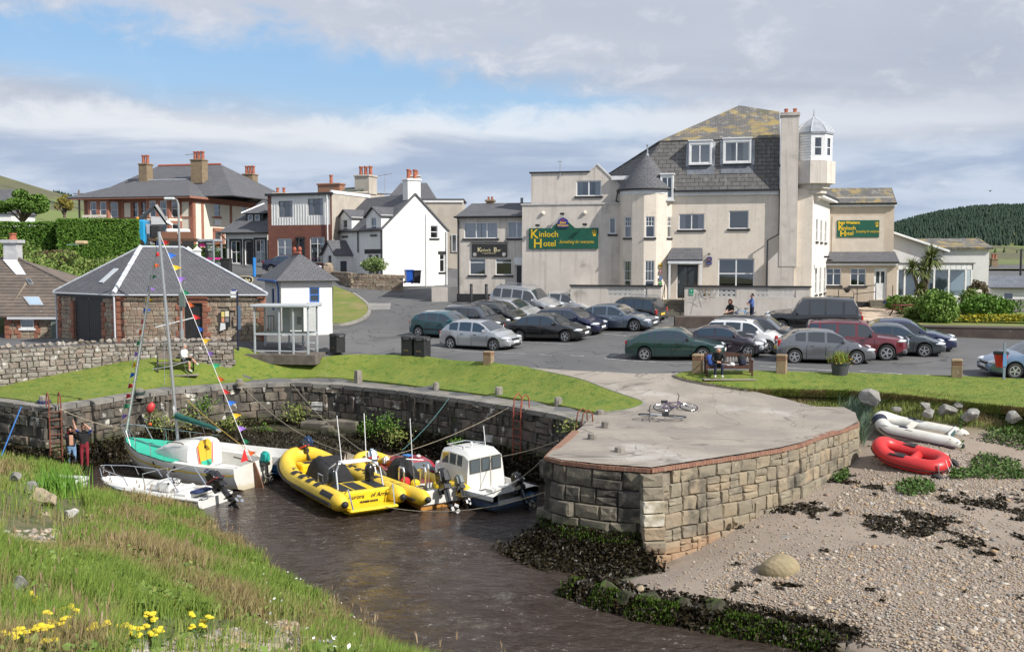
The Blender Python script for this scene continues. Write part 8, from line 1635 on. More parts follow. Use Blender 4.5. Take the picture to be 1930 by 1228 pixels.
q=j10(hk,-11,-7,20,28,1800);px,py,ok=inv(q);ok&=(np.abs(px-55)<50)&(np.abs(py-1015)<26);q=q[ok];j24('bank_shingle',q,rng.uniform(.03,.09,len(q)),m33)
def beach():
 P=j10(hb,2.5,26,20.5,37.2,150000);px,py,ok=inv(P,40,1260);P,px,py=P[ok],px[ok],py[ok];a=nz(P,.28,2.2);b=nz(P,.7,8.1);r=rng.uniform(size=len(P))
 wall=np.array([np.interp(x,[1245,1330,1408,1500,1607,1640],[1062,1030,983,940,871,820])for x in px]);ok=(P[:,2]>.22)&(py>wall-4)&(py>800)
 sandy=((py-wall)<np.interp(px,[1250,1330,1450,1600],[15,55,85,40]))&(px<1660)&(px>1290)&((py<1040))|((np.abs(py-np.interp(px,[1250,1600,1930],[1070,985,985]))<42)&(a<.22));slab_=(px<1330)&(py>1085);track=np.abs(py-np.interp(px,[1740,1930],[818,862]))<13
 dens=np.where(sandy,.10,np.where(track,.06,.85+.3*b));dens[slab_]=.08;dens*=np.where(py<900,.5,1.0);ok&=r<dens;q=P[ok];s=.018+.035*rng.uniform(size=len(q))**2.2+(rng.uniform(size=len(q))<.03)*rng.uniform(.03,.09,len(q));s*=np.clip((py[ok]-780)/500,.7,1.2);j24('beach_pebbles',q+[0,0,.008],s*1.25,m33)
 W=j10(hb,5,24,23,37,90000);px,py,ok=inv(W,30,1228);W,px,py=W[ok],px[ok],py[ok];c=nz(W,.9,4.4);e=nz(W,3.0,1.4);b1=np.abs(py-np.interp(px,[1480,1700,1930],[955,985,1050]))-np.interp(px,[1480,1930],[12,40]);b2=np.abs(py-np.interp(px,[1600,1930],[905,945]))-np.interp(px,[1600,1930],[10,24]);b3=np.maximum(np.hypot((px-1270)/1.6,py-1000)*0+99,0)
 ok=((b1<0)&(c+.6*e>-.05))|((b2<0)&(c+.7*e>-.02))|((c+.6*e>.56)&(py>930));ok&=(W[:,2]>.3)&(px>1380+(1000-py).clip(0));q=W[ok];fmesh('drift_seaweed',j8(q+np.c_[np.zeros((len(q),2)),rng.uniform(0,.06,len(q))],.065,.7),4,LF_T,G_WEED)
 Gp=j10(hb,9,24,31,38.5,60000);px,py,ok=inv(Gp,30,960);Gp,px,py=Gp[ok],px[ok],py[ok];c=nz(Gp,.8,6.6);e=nz(Gp,2.2,7.7);ok=((py<850)&(px>1808)&(py>790)&(c>-.25))|((np.abs(py-870)<34)&(px>1790)&(c+.5*e>.02))|((np.hypot((px-1725)/2.4,py-921)<16))|((np.hypot((px-1580)/1.5,py-895)<14));ok&=~(np.abs(py-np.interp(px,[1740,1930],[818,862]))<12);q=Gp[ok];n=len(q);fmesh('beach_plants',j8(q+np.c_[np.zeros((n,2)),rng.uniform(.0,.16,n)*np.where(py[ok]<850,2.2,1)],.055),4,LF_T,lmat('beach_leaves',((.06,.13,.025),(.10,.18,.04),(.045,.095,.02),(.14,.19,.06))))
 Gp=j10(hb,8.5,26,33,41,70000);px,py,ok=inv(Gp,40,860);Gp,px,py=Gp[ok],px[ok],py[ok];low=np.interp(px,[1400,1500,1620,1660,1800,1930],[742,764,800,785,800,822]);topy=np.interp(px,[1400,1480,1640,1800,1930],[736,737,742,760,772])-6;ok=(py<low)&(py>topy);c=nz(Gp,.6,3.3);q=Gp[ok];c=c[ok];h=.16+.22*np.clip(.5+c,0,1)
 for nm,mk,m in(('bank_grass',c>.0,G_MIX),('dry_bank_grass',c<=.0,G_DRY)):fmesh(nm,j9(q[mk],h[mk],np.full(mk.sum(),.02),.6),5,BL_T,m)
 ln=Line(LAWN_R);u=rng.uniform(0,ln.L,9000);q=np.array([(*(ln.at(k)[0]),0)for k in u]);q[:,1]-=rng.uniform(.0,.12,9000);q[:,2]=hp.many(q[:,:2])+.09-rng.uniform(0,.26,9000);mk=nz(q,.7,1.0)>.05
 for nm,mm,m in(('bank_grass',mk,G_MIX),('dry_bank_grass',~mk,G_DRY)):fmesh(nm,j9(q[mm],rng.uniform(.06,.16,mm.sum()),np.full(mm.sum(),.022),1.6,wind=(0,-.9,0)),5,BL_T,m)
 m_=j10(hb,11.2,15.2,33.4,39,9000);px,py,ok=inv(m_);ok&=(np.hypot((px-1622)/1.0,(py-806)/1.5)<46)&(px>1572+(py-770).clip(0)*.75)&(px<1645-(py-765).clip(0)*.22);q=m_[ok];t=j12('marram_clump','blue green clump of tall marram grass beside the pier end','grass clump',(13,36,2));o=fmesh('blades',j9(q-[13,36,2],rng.uniform(.5,.95,len(q)),np.full(len(q),.018),.9,wind=(.5,-.3,0)),5,BL_T,G_BLUE,parent=t,k=None);o['kind']='stuff'
 for k,(px,py,d,s,lab,m,fl)in enumerate(((1643,752,37.8,1.15,'big grey pointed boulder below the lawn edge',m50,.8),(1786,772,36.6,.8,'pale angular boulder in the middle of the bank rocks',m50,.75),(1750,778,36.4,.55,'smaller boulder left of the pale angular one',m50,.7),(1832,781,35.8,.8,'large flat faced boulder at the right of the bank rocks',m50,.85),(1808,766,36.8,.55,'boulder tucked under the turf edge between two pale ones',m50,.6),(1912,786,35.4,.85,'half buried boulder near the right edge of the bank',m50,.6),(1690,772,37.2,.45,'small boulder in dry grass above the white dinghy',m50,.7),(1745,763,37,.5,'dark boulder in the eroded turf edge',m50,.6))):rock(lab,px,py,d,s,m,80+k,fl,group='boulders along the bank')
 o=rock('large yellowish boulder standing alone on the shingle',1469,1086,25.7,.98,mat('beach_boulder',(.34,.27,.16),(.27,.22,.13),3,.9,.03,9,j17=True,zg=((.62,.35,(.07,.075,.03),.9,.15),)),97,.9,rot=.5);o.data=j19(98,mat('beach_boulder',(.3,.3,.3)),3,.85,'rock',.33,0);o.scale=(1.15,.95,1.0);o.location.z+=.14
 rock('small green slimed boulder beside the big yellowish one',1500,1112,24.9,.45,m49,99,.7)
 for k,(px,py,d,s)in enumerate(((1720,945,31.5,.35),(1205,1108,24.5,.3),(1640,1148,23.6,.4),(1755,1180,22.8,.35),(1600,1160,23.4,.35),(1700,1120,24.3,.3),(1860,1160,22.6,.3),(1560,1085,25.4,.3),(1480,1015,28,.35),(1385,985,29,.35))):rock(['large flat stone below the red dinghy','stone at the outer tip of the pink slab','tan stone right of the green slimed boulder','stone low on the right shingle','stone between the ledge and lower shingle','pale stone in mid shingle right of centre','stone near the bottom right corner of the shingle','stone on bare sand right of the big boulder','stone on sand beneath the weed band','stone at the foot of the sunlit pier wall'][k],px,py,d,s,m51 if k%2 else m50,110+k,.55,group='larger loose stones on the shingle')
 for k,(px,py,d,s)in enumerate(((1230,1128,24.1,.9),(1290,1140,23.8,.9),(1350,1152,23.5,1.0),(1410,1165,23.2,1.0),(1470,1180,22.9,1.0),(1530,1196,22.5,1.0),(1590,1212,22.1,.9),(1500,1150,23.6,.7),(1440,1140,23.9,.7),(1180,1130,24.2,.8),(1150,1110,24.8,.8),(1655,1216,21.9,.6),(1690,1196,22.3,.5),(1590,1140,23.6,.5))):rock(['dark weedy rock at the left end of the waterline ledge','second weedy rock along the waterline ledge','weedy rock below the pink slab edge','weedy rock in the middle of the ledge, taller','weedy rock right of the ledge middle','weedy rock under the green slimed boulder','weedy rock before the ledge drops to the corner','weedy rock set back behind the ledge','smaller weedy rock set back behind the ledge middle','weedy rock at the pier side of the pink slab','weedy rock closest to the pier weed','weedy rock at the bottom right corner of the ledge','small weedy rock in shingle near the bottom right','weedy rock alone in shingle behind the ledge end'][k],px,py,d,s,m49,130+k,.6,group='weed covered rocks along the waterline')
 led_=led=[xy(gz(px,py,.2))for px,py in((1085,1098),(1150,1120),(1220,1140),(1300,1152),(1380,1166),(1460,1180),(1540,1198),(1620,1222))]
 def skirt(name,pts,n,z0,z1,spread,h,m,w=.03):
  ln=Line(pts);P=[]
  for _ in range(n):
   u=random.uniform(0,ln.L)
   if pts is led_ and random.random()<(u/ln.L)**3:continue
   p,t=ln.at(u);o_=V((t.y,-t.x));s=random.random();z=z0+(z1-z0)*s;q_=p+o_*(spread*(1-s)+random.uniform(0,.22))+t*random.gauss(0,.45)*spread*(1-s);P.append((q_.x,q_.y,z))
  P=np.array(P);k=nz(P,1.1,5.0)>-.12;P=P[k]if name=='green_weed' else P;n=len(P)
  if name=='seaweed':fmesh(name,j8(P+[0,0,.03],.065,.45),4,LF_T,m);P=P[::3];n=len(P)
  return fmesh(name,j9(P,-rng.uniform(h*.5,h*1.2,n),np.full(n,w),1.0,wind=(0,-.35,0)),5,BL_T,m)
 foot=[p for p in PIER[4:8]];skirt('seaweed',foot,15000,.0,.92,.85,.32,G_WEED,.05);skirt('seaweed',foot,7000,.0,.45,1.25,.3,G_WEED,.05);skirt('green_weed',foot,2600,.7,1.0,.3,.16,G_SLIME,.03)
 ln=Line(foot);mb=MB();rg=[]
 for u in np.linspace(0,ln.L,24):
  p,t=ln.at(u);o_=V((t.y,-t.x));rg.append([V((p.x+o_.x*k,p.y+o_.y*k,z+.12*noise.noise(V((u*1.5,k*2,0)))))for k,z in((.05,.78),(.4,.46),(.7,.2),(.95,-.02),(1.3,-.25))])
 mb.loft(rg,0,False,False,False);kind(mb.j33('weed_bank',mat('weed_bank',(.03,.026,.014),(.045,.05,.015),2,1.0,.04,8,j17=True,spec=.1),smooth=60))
 skirt('seaweed',led,6500,-.02,.36,.40,.26,G_WEED,.04);skirt('green_weed',led,9000,.02,.46,.42,.20,G_SLIME,.03);skirt('seaweed',[p+V((.3,.55))for p in led],1500,.22,.42,.3,.22,G_WEED,.04)
 skirt('seaweed',QUAY[2:],12000,.0,.95,.5,.30,G_WEED,.05);skirt('seaweed',QUAY[1:4],2500,.2,.9,.4,.3,G_WEED,.05)
 q=j10(hh_,-24,-6,38,46.5,26000);q=q[(q[:,2]>-.08)];fmesh('seaweed',j9(q,rng.uniform(.06,.18,len(q)),np.full(len(q),.05),2.2),5,BL_T,G_WEED)
beach()
def ragwort():
 ym=mat('ragwort_yellow',(.72,.58,.03),(.65,.50,.02),30,.7)
 for k,(px,py,d,n)in enumerate(((66,1136,12.5,5),(112,1163,11.2,6),(150,1180,10.6,6),(172,1172,11.5,4),(22,1215,8.6,8),(62,1222,8.4,7),(100,1200,9.4,9),(128,1212,9,7),(240,1216,9.6,8),(212,1224,9.2,6),(290,1163,11.8,5),(374,1174,12.3,5),(290,1222,10.2,4),(175,1222,9,5))):
  top=at(px,py,d);g=hk(top.x,top.y);b=V((top.x,top.y,g));t=j12('ragwort_plant',['single ragwort flower highest among the yellow flowers','loose yellow ragwort cluster second down on the left','yellow ragwort cluster right of the second one down','small ragwort head behind the middle cluster','yellow ragwort filling the bottom left corner','bright ragwort clump second along the bottom edge','large ragwort clump in the middle of the yellow flowers','ragwort clump right of the largest yellow clump','dense ragwort clump at the right of the bottom yellow group','lower ragwort clump left of the dense right hand one','lone ragwort head by the upright pale stone','lone ragwort head at the pebble patch, rightmost','small low ragwort near the bottom edge pebbles','ragwort between the bottom clumps'][k],'wildflower',b,0,'yellow ragwort plants');st=MB();hd=MB();rd=random.Random(k);hh=max(.25,top.z-g)
  for j in range(n):
   a=rd.uniform(0,6.28);r=rd.uniform(.02,.02+.022*n);tip=V((math.cos(a)*r,math.sin(a)*r,hh+rd.uniform(-.05,.09)));st.tube([V((0,0,-.1)),V((tip.x*.3,tip.y*.3,hh*.6)),tip],.006,4)
   for q in range(5):c=tip+V((rd.uniform(-.03,.03),rd.uniform(-.03,.03),rd.uniform(-.01,.03)));hd.lathe([(.0,.0),(.034,.008),(.028,.02),(0,.026)],6,c)
  for j in range(10):a=rd.uniform(0,6.28);z=rd.uniform(.05,hh*.8);st.add([V((0,0,z)),V((math.cos(a)*.05,math.sin(a)*.05,z+.04)),V((math.cos(a)*.13,math.sin(a)*.13,z+.03)),V((math.cos(a+.4)*.06,math.sin(a+.4)*.06,z))],[(0,1,2,3)])
  st.j33('stem',mat('ragwort_green',(.08,.14,.04)),t);kind(hd.j33('flower_heads',ym,t),'stuff')
ragwort()
def spk(name,label,c,n,h,w,m,lean=.5,cat='plant',spread=.3,wind=None):
 t=j12(name,label,cat,c);P=np.c_[rng.normal(0,spread,(n,2)),np.full(n,-.05)];o=fmesh('leaves',j9(P,rng.uniform(h*.6,h*1.1,n),np.full(n,w),lean,wind=wind),5,BL_T,m,parent=t,k='stuff');return t
c=at(108,950,31);spk('iris_clump','bright green clump of upright iris leaves on the grassy bank',V((c.x,c.y,hk(c.x,c.y))),330,1.15,.028,lmat('iris_leaves',((.12,.27,.03),(.17,.33,.05),(.09,.21,.02))),.35,'plant',.36)
for k,(px,py,z,n,s,lab)in enumerate(((385,765,2.0,160,.28,'ferny green tuft growing from the wall behind the mast'),(350,790,1.6,120,.3,'dry grassy tuft on the wall left of the mast'),(440,795,1.4,150,.26,'low green tuft right of the mast on the wall'),(560,775,1.75,170,.3,'grassy tuft on the wall beside the white lime patch'),(728,798,1.45,220,.34,'round leafy green bush on the wall above the steps'),(690,805,1.3,100,.2,'small green plant left of the leafy wall bush'),(745,820,1.0,130,.3,'trailing brownish plant under the leafy wall bush'),(500,810,1.1,120,.26,'green fringe of plants above the landing'),(860,830,1.2,60,.14,'little green tuft low on the wall past the bush'),(300,790,1.5,140,.3,'dry grass tuft on the wall by the red buoy'),(1075,800,2.45,70,.3,'yellow green spiky plant at the corner of the pier'))):
 p=gz(px,py,z);b_=min(((qln.at(u)[0]-xy(p)).length,u)for u in np.linspace(0,qln.L,200))[1];q,t_=qln.at(b_);o_=V((t_.y,-t_.x));p=at(px,py,q.y);p.y-=.25
 t=j12('wall_plant',lab,'plant',p,0,'plants rooted in the quay wall');n*=2;L_=rng.normal(0,1,(n,3))*[s,.12,s*.7];fmesh('leaves',j8(L_,.055),4,LF_T,G_HEDGE if k in(0,4,5,7,8)else G_MIX,parent=t,k='stuff')
def bush(name,label,c,r,n,size,m,cat='bush',stem=True,group=None,shell=.55,boxy=False):
 """crown of leaf sized faces through an uneven volume, denser to the outside"""
 t=j12(name,label,cat,c,0,group);u=rng.normal(size=(n,3));u/=np.linalg.norm(u,axis=1,keepdims=True)
 if boxy:u=rng.uniform(-1,1,(n,3));ax_=rng.choice([0,1,1,1,2,2],n);u[np.arange(n),ax_]=np.where(rng.uniform(size=n)<np.where(ax_==1,.25,.85),1,-1)
 k=np.array([noise.noise(V(v)*1.9+V(c))for v in u]);k2=np.array([noise.noise(V(v)*5+V(c))for v in u]);rad=(shell+(1-shell)*rng.uniform(size=n)**.6)*(1+(.05 if boxy else .38)*k+(.03 if boxy else .22)*k2);P=u*rad[:,None]*np.asarray(r)+[0,0,r[2]*.85];ok=P[:,2]>-.1;fmesh('foliage',j8(P[ok],size),4,LF_T,m,parent=t,k=None)
 if stem:
  s=MB();rd=random.Random(n)
  for j in range(5):a=rd.uniform(0,6.28);s.tube([V((0,0,-.2)),V((math.cos(a)*r[0]*.2,math.sin(a)*r[1]*.2,r[2]*.6)),V((math.cos(a)*r[0]*.55,math.sin(a)*r[1]*.55,r[2]*1.2))],[.09*r[2]/1.5,.05*r[2]/1.5,.02],5)
  s.j33('stem',BARK,t)
 return t
def G(px,py,Y,dz=0.0):p=at(px,py,Y);p.z+=dz;return p
bank=TPS([(-60,60,3.5),(-36,62,3.8),(-26,62,4.2),(-22,64,4.6),(-60,80,8.5),(-40,80,8.2),(-30,80,7.8),(-24,78,7.3),(-60,100,9.5),(-40,105,9.4),(-22,70,5.6)])
j11('grass_bank',[(-62,62),(-36,61),(-25,61.5),(-20.5,66),(-22.5,74),(-24.5,80),(-30,96),(-62,103)],bank,.12,mat('rough_bank',(.10,.14,.03),(.14,.15,.05),.8,.95,.03,20,j17=True),2.0)
rdb=random.Random(12);LB=['large round bush on the slope above the tiled house','pale leafed bush left of the stone store roof','dark bush low behind the white chimney','bramble thicket right behind the store roof ridge','tall bush at the far left of the slope','yellow green bush in the middle of the slope','spreading bush just under the clipped hedge','low bush between the chimney and store roof','reddish brown bush under the hedge','straggling bush beside the truck wheel','bush at the foot of the slope by the tiled roof','leafy mound left of the dumped boards']
for k,(px,py,Y,rx,rz)in enumerate(((60,500,70,2.6,1.4),(165,505,67,2.4,1.3),(60,490,72,2.2,1.3),(215,490,69,2.2,1.1),(10,462,76,2.6,1.5),(120,480,74,2.8,1.2),(190,475,75,2.6,.9),(110,512,66,2.0,1.2),(105,455,78,1.9,.9),(235,470,77,1.8,.9),(150,525,64,1.9,1.2),(140,495,70,2.2,1.2))):
 c=at(px,py,Y);c.z=bank(c.x,c.y)-.1;bush('bush',LB[k],c,(rx,rx*.8,rz),2600,.11,mat('bush_brown',(.12,.08,.04),j16=((.10,.07,.035),(.14,.09,.05),(.09,.09,.03)))if k==8 else G_BUSH,'bush',True,'bushes on the slope behind the stone buildings')
for lab,pa,pb,ya,yb,Y0,Y1,n in(('tall clipped green hedge ending at the blue truck',108,262,408,470,80,82,20000),('lower clipped hedge running off to the left',-70,112,414,470,83,81,16000)):
 a,b=at(pa,yb,Y0),at(pb,yb,Y1);zt=zat(ya,(Y0+Y1)/2);d=b-a;o=bush('hedge',lab,(a+b)/2-V((0,0,.6)),(d.length/2,.9,(zt-a.z)/2+.3),n,.10,G_HEDGE,'hedge',False,None,.90,True);o.rotation_euler=(0,0,math.atan2(d.y,d.x));MB().box((-d.length/2+.3,-.5,-.2),(d.length/2-.3,.5,(zt-a.z)+.05)).j33('twigs',mat('hedge_core',(.02,.04,.012)),o)
a=at(332,470,90);o=bush('hedge','low hedge beyond the phone box and white gate posts',at(385,482,89)-V((0,0,.8)),(5.2,.8,.95),4500,.09,G_HEDGE,'hedge',False,None,.86,True);MB().box((-5,-.6,-.2),(5,.6,1.5)).j33('twigs',mat('hedge_core',(.02,.04,.012)),o)
def tree(label,c,r,n,size,trunk,m=G_TREE):
 t=j12('tree',label,'tree',c);rd=random.Random(int(n));s=MB();s.tube([V((0,0,-.3)),V((.05,0,trunk*.6)),V((.1,.05,trunk+r[2]*.7))],[.22,.16,.06],8);P=[]
 for j in range(14):
  a=rd.uniform(0,6.28);e=rd.uniform(-.3,1.1);q=V((math.cos(a)*math.cos(e)*r[0]*.72,math.sin(a)*math.cos(e)*r[1]*.72,trunk+r[2]*(.85+.75*math.sin(e))));s.tube([V((.05,0,trunk*.6)),V((q.x*.5,q.y*.5,(q.z+trunk*.6)/2+.2)),q],[.10,.06,.02],5);k=n//14;cl=rng.normal(size=(k,3));cl/=np.linalg.norm(cl,axis=1,keepdims=True);P.append(np.array(q)+cl*(rng.uniform(.45,1.0,(k,1))**.5)*np.array(r)*rd.uniform(.30,.46))
 s.j33('trunk',BARK,t);fmesh('crown',j8(np.concatenate(P),size),4,LF_T,m,parent=t,k=None);return t
tree('broad leafy tree at the far left above the hedge',at(42,432,92),(2.3,2.0,1.4),7000,.13,1.0);tree('small yellow green tree beyond the hedge near the telegraph pole',at(121,416,118),(1.0,1.0,1.2),1400,.12,.8,lmat('gold_leaves',((.22,.20,.04),(.28,.22,.05),(.16,.17,.03))))
tg=TPS([(19,60,5.0),(26,60,4.95),(34,60,4.95),(45,60,5.0),(20,72,5.2),(30,72,5.2),(45,74,5.3),(27,55,4.95)])
def gp(px,py):return gh(px,py,tg)
j11('garden_lawn',[xy(gp(*p))for p in((1700,606),(1800,607),(2050,612),(2050,592),(1820,588),(1760,590),(1690,596))],tg,.05,m29,1.5);pav=[xy(gp(*p))for p in((1612,606),(1702,606),(1690,578),(1618,576))]
j11('patio_bed',pav,tg,.02,mat('patio_joint',(.30,.23,.17)),2.0);root=j12('patio','terrace of square buff paving slabs in front of the right wing','paving',(gp(1650,592).x,gp(1650,592).y,0));pm_=[MB().bbox((0,0,0),(.95,.95,.06),.012).j33('t',mat('patio_slab',(.5,.4,.3),None,pal=((.50,.39,.285),(.56,.45,.34),(.46,.37,.28)),j15=.9,bump=.004))][0];pme=pm_.data;bpy.data.objects.remove(pm_)
from mathutils.geometry import intersect_point_quad_2d
for i in range(24):
 for j in range(24):
  x,y=16.5+i,55+j
  if intersect_point_quad_2d(V((x,y)),*pav):j13(pme,'paving_slab',root,(x-root.location.x,y-root.location.y,tg(x,y)+.04))
low=Line([xy(gh(px,py))for px,py in((1704,631),(1800,635),(1930,640),(2100,648))]);lw=MB();rg=[]
for u in np.linspace(0,low.L,16):p,t=low.at(u);n=V((-t.y,t.x));z=hp(p.x,p.y);rg.append([V((p.x,p.y,z-.2)),V((p.x,p.y,4.98)),V((p.x+n.x*.3,p.y+n.y*.3,4.98)),V((p.x+n.x*.3,p.y+n.y*.3,z-.2))])
lw.loft(rg);o=lw.j33('garden_wall',mat('brown_roughcast',(.105,.08,.065),(.08,.06,.05),2,.95,.01,30,j14=(((.16,.13,.11),6,.6,.7),),j17=True));tag(o,'long low brown roughcast wall along the garden on the right','wall');cp=MB();cp.loft([[q+V((0,0,.04 if k in(1,2)else 0))+V((0,-.03,0))for k,q in enumerate((r[1]+V((0,0,.0)),r[1]+V((0,0,.06)),r[2]+V((0,0,.06)),r[2]))]for r in rg]);cp.j33('coping',mat('brown_coping',(.20,.17,.14),j17=True),o)
j11('garden_fill',[xy(p)+V((0,.2))for p in low.P]+[V((48,75)),V((22,75)),V((19.5,62))],tg,-.02,mat('rough_grass',(.2,.2,.05)),2.0)
def palm():
 t=j12('cabbage_palm','multi stemmed cabbage palm with spiky heads in the hotel garden','palm',gp(1738,592));tr=MB();L_=[]
 for k,(px,py,r,n)in enumerate(((1756,487,1.15,260),(1720,505,.9,190),(1739,512,.85,190),(1736,545,.75,150),(1745,498,.7,120))):
  h=at(px,py,t.location.y+random.uniform(-.3,.3))-V(t.location);tr.tube([V((h.x*.25,0,-.2)),V((h.x*.4,h.y*.5,h.z*.45)),h],[.14,.10,.08],7);a=rng.uniform(0,6.28,n);e=np.arcsin(rng.uniform(-.75,1,n));dv=np.stack([np.cos(a)*np.cos(e),np.sin(a)*np.cos(e),np.sin(e)],1);sd_=np.cross(dv,[0,0,1.0]);sd_/=np.linalg.norm(sd_,axis=1,keepdims=True)+1e-6;rr=(r*rng.uniform(.75,1.1,n))[:,None];w=.035;b=np.array(h);mid=b+dv*rr*.55;tip=b+dv*rr-np.array([0,0,.35])*rr*(1-np.abs(dv[:,2:]));L_.append(np.stack([b-sd_*w,b+sd_*w,mid-sd_*w,mid+sd_*w,tip],1).reshape(-1,3))
 tr.j33('trunk',BARK,t);o=fmesh('leaves',np.concatenate(L_),5,BL_T,G_PALM,parent=t,k=None);o['kind']='stuff'
palm()
for lab,px,py,Y,r,n,m in(('light green rounded conical shrub at the garden wall',1766,606,57,(1.05,.9,1.0),6500,lmat('light_shrub',((.16,.26,.05),(.20,.31,.07),(.11,.20,.035)))),('dark green bush right of the conical shrub',1862,596,60,(1.6,1.0,.75),4200,G_HEDGE),('dark red brown bush beside the garden pier',1843,566,68,(.75,.6,.75),1500,mat('bush_brown',(.1,.1,.1))),('green bush left of the garden pier',1828,590,62,(.7,.6,.85),1800,G_BUSH),('low bush by the sun lounge corner',1690,580,68,(.75,.6,.5),1500,G_HEDGE),('mixed low shrubs under the cabbage palm',1712,590,63,(.9,.7,.65),2200,G_BUSH),('yellow flowering plants along the garden bed',1880,604,57,(2.2,.5,.25),1500,lmat('yellow_bed',((.14,.2,.03),(.5,.4,.03),(.10,.16,.03)))),('bush under the palm beside the picnic table',1728,602,58.5,(.8,.6,.5),1800,G_BUSH),('small flowering bush by the white house porch',704,508,77.5,(.95,.7,.55),2000,lmat('porch_bush',((.13,.22,.05),(.2,.28,.09),(.35,.38,.22))))):
 c=at(px,py,Y);bush('shrub',lab,c-V((0,0,.1)),r,n,.085,m,'bush',True,None,.5)
t=spk('dry_plant','tawny spiky plant behind the terrace wall near the porch',TERR[0].matrix_basis@V((TERR[1](1328),TERR[3]+.6,.95)),170,1.15,.03,lmat('tawny_leaves',((.34,.20,.07),(.26,.16,.06),(.40,.27,.10))),1.0,'plant',.28)
def forest(name,fn,n,x0,x1,y0,y1,ok,hmin,hmax,m):
 q=np.stack([rng.uniform(x0,x1,n),rng.uniform(y0,y1,n)],1);k=np.array([ok(x,y)for x,y in q]);q=q[k];z=np.array([fn(x,y)for x,y in q]);n=len(q);h=rng.uniform(hmin,hmax,n);r=h*rng.uniform(.22,.34,n);B=np.c_[q,z-1];V_=[]
 for lv,(zz,rr)in enumerate(((.02,1.0),(.38,.72),(.72,.36))):
  for j in range(6):a=j*math.pi/3+lv;s=1+.25*((j*7+lv*3)%5-2)/2;V_.append(B+np.stack([np.cos(a)*r*rr*s,np.sin(a)*r*rr*s,h*zz],1))
 V_.append(B+np.c_[np.zeros((n,2)),h]);T=[]
 for lv in(0,1):
  for j in range(6):a,b,c,d=lv*6+j,lv*6+(j+1)%6,lv*6+6+(j+1)%6,lv*6+6+j;T+=[(a,b,c),(a,c,d)]
 T+=[(12+j,12+(j+1)%6,18)for j in range(6)];fmesh(name,np.stack(V_,1).reshape(-1,3),19,T,m)
m12=lmat('conifers',((.020,.042,.026),(.030,.058,.034),(.014,.032,.022),(.038,.066,.036)))
forest('conifer_forest',hill_z,17000,440,1150,1250,2050,lambda x,y:x/y>.355 and x/y<.56 and hill_z(x,y)>11+4*math.sin(x/40),7,12,m12)
forest('conifer_wood',hill_z,2600,-700,-480,1440,1640,lambda x,y:-.445<x/y<-.36 and y>1500-0*x,9,13,m12)
forest('scattered_trees',hill_z,700,480,900,900,1500,lambda x,y:x/y>.42 and noise.noise(V((x/60,y/60,3)))>.12,4,8,lmat('field_trees',((.05,.08,.025),(.07,.11,.03))))
q=j10(hp,-30,6,38,54,160000);px,py,ok=inv(q,20,800);lt_=np.interp(px,[0,150,300,440,480,560,690,800,950,1060,1150,1205],[718,697,674,662,668,681,673,677,692,712,741,760]);lb_=np.interp(px,[0,60,130,270,450,560,680,820,940,1060,1120,1205],[750,758,756,731,716,712,718,734,749,767,778,766]);q=q[ok&(py>lt_)&(py<lb_)&(px<1200)];fmk=rng.uniform(.04,.10,len(q));fmesh('lawn_blades',j9(q+[0,0,.05],fmk,np.full(len(q),.022),1.2),5,BL_T,lmat('lawn_blade',((.15,.205,.024),(.19,.23,.034),(.12,.17,.02),(.23,.24,.06))))
q=j10(hp,7,26,33,46,90000);px,py,ok=inv(q,20,800);q=q[ok&(py>np.interp(px,[1285,1400,1600,1800,1930],[706,704,708,714,720]))&(py<np.interp(px,[1275,1350,1410,1560,1800,1930],[713,729,736,738,759,772]))];fmesh('lawn_blades',j9(q+[0,0,.05],rng.uniform(.04,.10,len(q)),np.full(len(q),.022),1.2),5,BL_T,lmat('lawn_blade',((.1,.1,.1),)))
